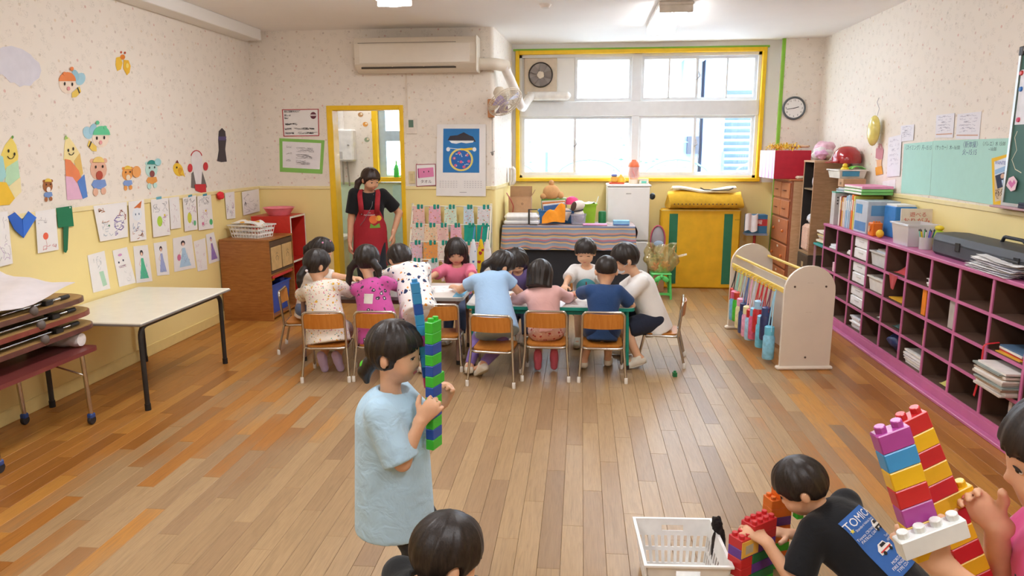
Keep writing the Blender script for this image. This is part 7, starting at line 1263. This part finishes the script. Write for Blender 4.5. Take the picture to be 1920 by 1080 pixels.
t = thing('file_stand', 'grey clear file stand with blue labels', 'file stand', (2.48, 6.50, T)); mk('stand_body', box(0, .27, 0, .30, 0, .285, .004), mat('c4ccd8', .4), t); mk('blue_label', box(-.002, 0, .12, .26, .17, .25), mat('4a94c8', .5), t); mk('blue_label', box(-.002, 0, .02, .27, .02, .10), mat('5a8ac0', .5), t); mk('front_label', box(.03, .16, -.002, 0, .16, .25), mat('6aa4d0', .5), t)
t = thing('blue_magazine_file', 'bright blue magazine file leaning to the wall', 'file', M=tr(2.60, 6.23, T)@rz(0)); mk('file_body', box(0, .17, 0, .22, 0, .26, .006), mat('3a86d0', .4), t); mk('papers', box(.01, .16, .01, .21, .2605, .275), MPAPER, t)
t = thing('origami_book', 'origami book with red title facing the room', 'book', M=tr(2.56, 6.02, T+.10)@rz(-8)@rx(-6)); mk('cover', box(0, .23, 0, .014, 0, .165, .002), mat('e9dcc8', .5), t); mk('title', join(xf(text('遊べる', .042), tr(.125, -.0008, .115)@rx(90)), xf(text('おりがみ', .05), tr(.115, -.0008, .065)@rx(90))), mat('d0483c', .6), t)
t = thing('book_prop', 'low carton propping up the origami book', 'box', (2.56, 6.03, T)); mk('carton', box(0, .22, 0, .10, 0, .098, .003), mat('d8cfc4', .6), t)
t = thing('orange_coin_box', 'orange toy box with a white crank on the shelf edge', 'toy', (2.475, 6.40, T)); mk('box_body', box(0, .085, -.05, .05, 0, .115, .008), mat('f07a1c', .4), t); mk('crank_plate', xf(lathe([(.03, 0), (.03, .004), (.001, .005)], 18), tr(0, .0, .075)@ry(-90)), mat('d86a18', .4), t); mk('crank', xf(box(-.008, .008, -.04, .012, .005, .011, .003), tr(0, 0, .075)@Matrix(((0, 0, -1, 0), (1, 0, 0, 0), (0, 1, 0, 0), (0, 0, 0, 1)))), mat('f4e8d0', .4), t); mk('studs', join(*[cyl((.02+.022*k, -.02, .115), (.02+.022*k, -.02, .128), .008, 8) for k in range(3)]), mat('f08a30', .4), t).__setitem__('kind', 'stuff')
t = thing('clear_bin', 'frosted plastic bin full of stationery on the shelf', 'bin', (2.58, 6.03-.21, T)); mk('tub', tub(.22, .30, .17, th=.004, tp=.85), glassmat('frosted', (.97, .97, .98), .08, .45, 'fbf8fb'), t); mk('lilac_bag', ell((-.04, -.0, .07), (.05, .09, .06), 12, 8), mat('cfc0e4', .6), t, sm=180)
mk('yellow_pouch', xf(ell((0, 0, 0), (.03, .04, .035), 10, 7), tr(2.50, 6.25, T+.035)), mat('f4c42a', .6), None, 'small yellow pouch beside the orange box', 'pouch', sm=180)
t = thing('pen_cup', 'clear cup of pens next to the keyboard case', 'cup', (2.56, 5.57, T)); mk('cup', lathe([(.001, 0), (.042, 0), (.046, .09), (.043, .09), (.039, .004), (.001, .004)], 18), glassmat('frosted'), t, sm=40)
for k in range(9): a = k*.7; t = thing('pen', ('red', 'blue', 'green', 'brown', 'mint', 'yellow', 'white', 'purple', 'teal')[k]+' pen in the clear cup on the shelf', 'pen', M=tr(2.56+.022*math.cos(a), 5.57+.022*math.sin(a), T+.006)@rx(-12*math.sin(a))@ry(12*math.cos(a)), group='pens in the clear cup'); mk('barrel', cyl((0, 0, 0), (0, 0, .13), .0055, 6), mat(('c83a3a', '3a5ac8', '3aa85a', '7a4a34', '8ad0c0', 'e8d02c', 'f0f0f0', '8a5ab0', '2a8a8a')[k], .4), t); mk('tip', cyl((0, 0, .13), (0, 0, .145), .0055, 6, .002), mat('2a2a2a'), t)
t = thing('green_toy_heap', 'lime and yellow toy behind the pen cup', 'toy', (2.68, 5.64, T)); mk('toy_body', ell((0, 0, .07), (.045, .05, .07), 12, 8), mat('b8d83a', .5), t, sm=180); mk('toy_top', ell((0, .0, .15), (.03, .04, .02), 12, 8), mat('f0d42c', .5), t, sm=180)
prof = [(-.13, .02), (-.13, .105), (-.10, .145), (.10, .15), (.125, .12), (.125, .02), (.10, .0), (-.11, .0)]
t = thing('keyboard_case', 'long dark grey hard keyboard case on the pink shelf', 'case', (2.635, 3.95, T)); M3 = mat('41434a', .55, bump=.15, bs=220)
L = 1.50
def casef(k, s): return [(x*s, k, z*(1 if s == 1 else .93)+.004*(s < 1)) for x, z in prof]
v = casef(0, .9)+casef(.05, 1)+casef(L-.12, 1)+casef(L, .62); n = len(prof); f = [(i*n+j, i*n+(j+1) % n, (i+1)*n+(j+1) % n, (i+1)*n+j) for i in range(3) for j in range(n)]+[tuple(range(n))[::-1], tuple(3*n+j for j in range(n))]
mk('shell', (v, [q[::-1] for q in f]), M3, t); mk('seam', box(-.1315, .1265, .05, L-.12, .095, .1), mat('24262a', .6), t); mk('handle', tube(fil([(.06, .62, .149), (.05, .66, .185), (.05, .86, .185), (.06, .90, .149)], .03), .011, 8), mat('2a2c30', .6), t, sm=60); mk('latch', box(-.137, -.13, 1.02, 1.08, .06, .12, .003), mat('1e2024', .4), t); mk('latch', box(-.137, -.13, .36, .42, .06, .12, .003), mat('1e2024', .4), t)
t = sheaf('loose_papers', 2.462, 2.70-.2, 4.30, 4.78, T, 0, ['f6f4f4'], 'heap of loose white papers on the front edge of the pink shelf', 'papers')
for k in range(7): mk('sheet', xf(crumple(-.10, .0, -.24, .24, .004+.0125*k, .003, 40+k, 5, 8, .0015, base=lambda u, w: .03*max(0, w-.5)*(k > 3)+.015*max(0, .4-w)*(k > 4)), tr(.055, .0-.02*k, 0)@rz(3*(k % 3)-3)), mat(('f6f4f4', 'efeef6', 'f4f2f0')[k % 3], .7), t, sm=60)
t = thing('black_pen', 'black marker lying on the loose papers', 'pen', (2.47, 4.33, T+.1), 4); mk('barrel', tube([(0, -.06, 0), (0, .06, 0)], .006, 8), MBLK, t, sm=60); mk('cap', tube([(0, .06, 0), (0, .085, 0)], .007, 8), mat('3a3a3e', .4), t, sm=60)
# low shelf between the cubbies and the dark cabinet
t = thing('corner_rack', 'narrow rack with a teal shelf between cubbies and dark cabinet', 'rack', (2.46, 7.495, 0))
for x in (0, .28):
    for y in (.0, .27): mk('post', box(x, x+.018, y, y+.018, 0, .70), mat('c99aa8', .5), t)
mk('shelf_board', box(-.01, .30, -.008, .29, .70, .722, .003), mat('3fa3a4', .5), t); mk('shelf_board', box(0, .298, 0, .288, .36, .38), mat('b5788f', .5), t); mk('shelf_board', box(0, .298, 0, .288, .05, .07), mat('b5788f', .5), t)
sheaf('book_pile', 2.475, 2.70, 7.52, 7.74, .724, 7, ['2f9a6a', 'e8dcc8', 'c9a88a', 'd8d0c4', 'e4d49a', 'b8a48c', 'efe6d8'], 'pile of books with a green one at the bottom, on the teal shelf', 'books', .019, seed=5)
mk('paper_sack', sheet(lambda u, v: (2.47+.24*u, 7.52+.23*v, .384+.12*math.sin(PI*min(1, u+.1))*math.sin(PI*v)**.6+.015*math.sin(9*u+6*v)), 12, 12, .005), mat('cdb498', .8, bump=.6, bs=16), None, 'crumpled brown paper sack on the rack below the teal shelf', 'sack', sm=60)
# ---------------------------------------------------------------- towel rack
t = thing('towel_rack', 'cream towel rack full of hanging towels by the door wall', 'rack', (-1.39, 7.62, 0)); MTW = mat('ece4cc', .5); TW = .43
for s in (-1, 1):
    mk('post', box(s*TW-.012, s*TW+.012, .09, .114, 0, 1.12, .003), MTW, t); mk('foot_bar', box(s*TW-.015, s*TW+.015, -.22, .15, 0, .025, .005), MTW, t); mk('slope_bar', tube([(s*TW, .10, 1.10), (s*TW, -.20, .42), (s*TW, -.2, .02)], .011, 6), MTW, t)
RODS = [(1.09, .085), (.90, .0), (.72, -.075), (.54, -.15)]
for z, y in RODS: mk('rod', cyl((-TW, y, z), (TW, y, z), .007, 8), MTW, t, sm=60)
mk('bottom_tray', box(-TW+.02, TW-.02, -.2, .08, .10, .115), MTW, t)
tcol = ['f0c8c0', 'f2a860', 'e8e4e8', 'f0b8c8', 'ecdcd0', 'e2e6ea', 'd8ead8', 'f2d4b0', 'e8c4d4', 'cfe0ee']; names = 'blush peach white rose ivory grey mint apricot mauve sky'.split(); rs = random.Random(11); cnt = 0
for r, (z, y) in enumerate(RODS):
    n = (5, 6, 6, 5)[r]
    for k in range(n):
        x = -TW+.07+k*(2*TW-.14)/(n-1)+rs.uniform(-.015, .015)*(0 < k < n-1); wd = rs.uniform(.10, .15); hh = (.26, .24, .24, .26)[r]*rs.uniform(.75, 1.25); ci = (k*3+r*4) % 10
        special = r == 1 and k >= n-2; c = '22a894' if special else tcol[ci]; nm = 'emerald' if special else names[ci]
        o = thing('hanging_towel', nm+' towel, '+['first', 'second', 'third', 'fourth', 'fifth', 'sixth'][k]+' from the left on the '+['top', 'second', 'third', 'lowest'][r]+' rod', 'towel', (-1.39+x, 7.62+y, z), 0, 'towels on the towel rack')
        mk('towel', sheet(lambda u, v: ((u-.5)*wd*(1+.15*v), -.012-.008*math.sin(u*7+k)*v-.004, .0-hh*v), 8, 8, .006), fabric(c, ('towel', c), (('e89a5a', 26, .2, k), ('8ac4b0', 30, .18, r), ('d87a8a', 34, .15, 3))) if not special else mat(c, .9), o, sm=60)
        mk('clip', join(box(-.014, .014, -.028, -.0075, -.03, .022, .004)), mat('1f9a8a', .4), o); mk('clip', box(wd*.3-.012, wd*.3+.012, -.028, -.0075, -.025, .02, .004), mat('1f8f80', .4), o)
for k, (x, c, c2, lb) in enumerate(((-1.10, 'e6ecf4', '4a78b4', 'white and blue cloth bag hanging at the right of the towel rack'), (-1.02, 'e8c42a', 'a8343c', 'yellow and red bag hanging from the towel rack'), (-.955, 'f2f0ee', 'e8e4e0', 'plain white bag hanging at the right end of the towel rack'))):
    o = thing('hanging_bag', lb, 'bag', (x, 7.33-.0, .42), 0, 'bags hanging from the towel rack'); mk('bag_body', lathe([(.001, 0), (.05, .01), (.06, .10), (.035, .26), (.012, .36), (.001, .362)], 14, 1, .5), fabric(c, None, ((c2, 16, .3, k),)), o, sm=60); mk('bag_loop', tube([(0, 0, .36), (0, .05, .42), (0, .117, .477)], .006, 6), mat(c2, .6), o)
# ---------------------------------------------------------------- papers and pens on the tables
TA = 'papers on the work tables'
def tpaper(x, y, z, a, lb, sd, w=.21, h=.297):
    t = thing('paper', lb, 'paper', (x, y, z+.0006), a, TA); mk('sheet', box(-w/2, w/2, -h/2, h/2, 0, .0008), MPAPER, t); rs = random.Random(sd); gs = []
    for _ in range(7):
        px, py = rs.uniform(-.07, .07), rs.uniform(-.1, .1); pts = [(px, py)]
        for _ in range(5): px += rs.uniform(-.03, .03); py += rs.uniform(-.03, .03); pts.append((max(-.09, min(.09, px)), max(-.13, min(.13, py))))
        s2 = stroke(pts, .0025); gs.append(([(a_, b_, .0012) for a_, b_ in s2[0]], s2[1]))
    mk('drawing', join(*gs), mat(('8aa4c8', 'c88a9a', '8ab89a')[sd % 3]), t).__setitem__('kind', 'stuff')
tpaper(-1.16, 5.78, TL, 12, 'drawing paper on the left table between the boy and the girl drawing', 1); tpaper(-1.70, 5.76, TL, -8, 'drawing paper in front of the girl in magenta', 2); tpaper(-2.08, 5.72, TL, 20, 'drawing paper in front of the girl in the speckled dress', 3)
tpaper(.02, 5.60, TR, -15, 'drawing paper at the front of the right table by the navy shirt', 4); tpaper(-.22, 5.82, TR, 5, 'drawing paper in front of the girl in pale pink', 5); tpaper(-.52, 5.80, TR, -12, 'drawing paper in front of the girl in purple', 6); tpaper(.16, 5.86, TR, 30, 'drawing paper in front of the boy with the turquoise print', 7)
mk('blue_folder', box(-.99, -.91, 5.47, 5.80, TL+.0005, TL+.006, .001), mat('6ab8dc', .4), None, 'blue plastic folder at the right end of the left table', 'folder')
for k, (x, y, z, a, c, lb) in enumerate(((-1.33, 5.93, TL, 40, '9a8ad0', 'lilac pencil at the hand of the girl in the pink shirt'), (-1.9, 5.86, TL, 70, 'e05a5a', 'red pencil lying on the left table'), (-.35, 5.70, TR, 15, '3a3a3a', 'black pencil lying on the right table'), (.24, 5.74, TR, -35, '4a9ad0', 'blue pencil on the right table'))): t = thing('pencil', lb, 'pencil', (x, y, z+.005), a, 'pencils on the work tables'); mk('barrel', tube([(-.06, 0, 0), (.05, 0, 0)], .0042, 6), mat(c, .5), t); mk('tip', tube([(.05, 0, 0), (.065, 0, 0)], .004, 6, rs=[.004, .0008]), mat('d8b890'), t)
# ---------------------------------------------------------------- toy blocks
BC = dict(g='3fc83a', b='2456b4', l='3f9ad8', p='b0489c', r='cc2a2e', y='f0c022', w='e8ecea', o='f07a24', v='6a3a98', d='1f7a48', m='d8406a')
_bm = {}
def block_mesh(nx, ny, c, h=.038, u=.032):
    k = (nx, ny, c, h)
    if k not in _bm:
        g = [box(-nx*u/2+.0006, nx*u/2-.0006, -ny*u/2+.0006, ny*u/2-.0006, 0, h, .002)]+[xf(lathe([(.0105, 0), (.0105, .011), (.009, .0125), (.001, .0125)], 10), tr((i-(nx-1)/2)*u, (j-(ny-1)/2)*u, h)) for i in range(nx) for j in range(ny)]
        me = mesh('block', join(*g)); me.materials.append(mat(BC[c], .35)); _bm[k] = me
    return _bm[k]
def tower(lb, base, top, seq, nx=2, ny=1, spin=0, extras=()):
    b, tp = V(base), V(top); ax = (tp-b).normalized(); M = tr(b)@V((0, 0, 1)).rotation_difference(ax).to_matrix().to_4x4()@rz(spin); t = thing('block_tower', lb, 'toy', M=M)
    for k, c in enumerate(seq): mk('block', block_mesh(nx, ny, c), None, t, M=tr(0, 0, .0382*k))
    for (x, y, k, c, a, b_) in extras: mk('block', block_mesh(a, b_, c), None, t, M=tr(x, y, .0382*k))
    return t
yb = 2.345; b0 = oy(814, 838, yb); b1 = oy(812, 606, yb); nb = int(round((b1-b0).length/.0382)); seq = ('gbgb'*4)[:nb-1]+'g'
tower('green and blue block tower held by the girl in light blue', b0, b1, seq, 2, 1, 72, [(.036, .0, nb-6, 'g', 1, 1)])
yb = 2.42; b0 = oy(803, 725, yb); b1 = oy(778, 532, yb); nb = int(round((b1-b0).length/.0382)); tower('light blue and purple block tower behind the green one', b0, b1, ('mbllpllbll')[:nb], 1, 1, 20, [])
yb = 1.31; b0 = oy(1741, 1040, yb); b1 = oy(1668, 806, yb); n0 = int(round((b1-b0).length/.0382)); tower('purple, blue and yellow block tower with a white cross piece', b0, b1, ('ypryblp' if n0 >= 7 else 'yprylp')[:n0] if False else ('yypryl'+'p'*9)[:max(n0, 7)][:7], 2, 1, 8, [(0, -.033, 1, 'w', 4, 1)])
yb = 1.47; b0 = oy(1835, 1100, yb); b1 = oy(1703, 775, yb); n0 = int(round((b1-b0).length/.0382)); tower('red and yellow striped block tower at the right edge', b0, b1, ('ry'*8)[(1 if n0 % 2 == 0 else 0):][:n0], 2, 1, 10, [(.03, -.0, max(n0-6, 1), 'y', 2, 1)])
# vehicle of big blocks in front of the kneeling boy
p = oy(1422, 1040, 2.52); t = thing('block_car', 'tall red, purple and green block build in front of the kneeling boy', 'toy', (p.x, 2.54, 0), 38)
for k, c in enumerate('ddgdvdvrr'): mk('block', block_mesh(4, 2, c), None, t, M=tr(0, 0, .0382*k))
mk('block', block_mesh(2, 2, 'v'), None, t, M=tr(-.097, 0, .0382*6)); mk('block', block_mesh(2, 2, 'r'), None, t, M=tr(-.097, 0, .0382*5)); mk('block', block_mesh(2, 2, 'r'), None, t, M=tr(-.097, 0, .0382*4)); mk('block', block_mesh(2, 2, 'r'), None, t, M=tr(-.097, 0, .0382*7)); mk('picture_plate', xf(box(-.045, .045, -.0345, -.0322, .0, .062), tr(-.085, 0, .0382*6.2)), mat('e8b850', .5), t); mk('picture_print', xf(box(-.03, .01, -.0355, -.0345, .012, .045), tr(-.08, 0, .0382*6.2)), mat('b8b4a0', .5), t)
p = oy(1455, 1020, 2.78); t = thing('block_heap', 'orange and green block build standing beyond the red one', 'toy', (p.x, 2.80, 0), 20)
for k, c in enumerate('gogoovoo'): mk('block', block_mesh(3, 2, c), None, t, M=tr(0, 0, .0382*k))
mk('block', block_mesh(1, 1, 'g'), None, t, M=tr(.064, -.05, .0382*6)); mk('block', block_mesh(2, 2, 'o'), None, t, M=tr(.02, .0, .0382*8)); mk('block', block_mesh(1, 2, 'm'), None, t, M=tr(.08, .0, .0382*7))
tq = oz(1265, 706, 0); mk('block', block_mesh(1, 1, 'd', .034), None, None, 'single dark green block lying on the floor near the right table', 'toy', M=tr(tq.x, tq.y, 0)@rz(10))
t = thing('toy_basket', 'white plastic slotted basket on the floor beside the kneeling boy', 'basket', M=tr(.405, 2.60, .0005)@rz(3)); w_, d_, h_ = .155, .17, .20
def slope_panel(half, dist, zs_, ang):
    """one leaning side wall given as strips (x0, x1, z0, z1)"""
    for (x0, x1, z0, z1) in zs_:
        k0, k1 = .84+.16*z0/h_, .84+.16*z1/h_; v = [(x0*k0, -dist*k0, z0), (x1*k0, -dist*k0, z0), (x1*k1, -dist*k1, z1), (x0*k1, -dist*k1, z1)]; v += [(x, y+.004, z) for x, y, z in v]
        yield xf((v, [(0, 1, 2, 3), (7, 6, 5, 4), (0, 4, 5, 1), (1, 5, 6, 2), (2, 6, 7, 3), (3, 7, 4, 0)]), rz(ang))
for a_, hf, ds in ((0, w_, d_), (90, d_, w_), (180, w_, d_), (270, d_, w_)):
    st = [(-hf, hf, 0, .022), (-hf, hf, .072, .088), (-hf, hf, .135, .155), (-hf, -.045, .155, .178), (.045, hf, .155, .178), (-hf, hf, .178, h_)] if a_ % 180 == 0 else [(-hf, hf, 0, .022), (-hf, hf, .072, .088), (-hf, hf, .135, h_)]
    mk('side_panel', join(*slope_panel(hf, ds, st, a_)), MWP, t)
    n_ = 11
    for k in range(n_+1):
        x = -hf+2*hf*k/n_
        for z0, z1 in ((.022, .072), (.088, .135)): mk('slat', join(*slope_panel(hf, ds, [(max(-hf, x-.007), min(hf, x+.007), z0, z1)], a_)), MWP, t)
mk('base', box(-w_*.84, w_*.84, -d_*.84, d_*.84, 0, .005), MWP, t); mk('rim', join(box(-w_-.008, w_+.008, -d_-.008, -d_+.004, h_-.004, h_+.004), box(-w_-.008, w_+.008, d_-.004, d_+.008, h_-.004, h_+.004), box(-w_-.008, -w_+.004, -d_+.0041, d_-.0041, h_-.004, h_+.004), box(w_-.004, w_+.008, -d_+.0041, d_-.0041, h_-.004, h_+.004)), MWP, t)
for k, (x, y, c, a) in enumerate(((.32, 2.52, 'b', 20), (.37, 2.60, 'b', 60), (.44, 2.5, 'r', 10))): mk('block', block_mesh(2 if k != 1 else 1, 1, c), None, None, ['blue double block in the toy basket', 'small blue block in the toy basket', 'red block in the toy basket'][k], 'toy', 'blocks in the toy basket', M=tr(x, y, .0072)@rz(a))
p = oy(1347, 1030, 2.68); t = thing('furry_toy', 'small dark furry toy between the basket and the block build', 'toy', (p.x, 2.68, 0)); mk('fur_body', lumpy((0, 0, .12), (.028, .035, .118), 6, .06), mat('2c221e', .95, bump=.8, bs=120), t, sm=180); mk('fur_tip', lumpy((-.012, 0, .235), (.02, .025, .035), 9, .08), mat('1c1614', .95, bump=.8, bs=120), t, sm=180)
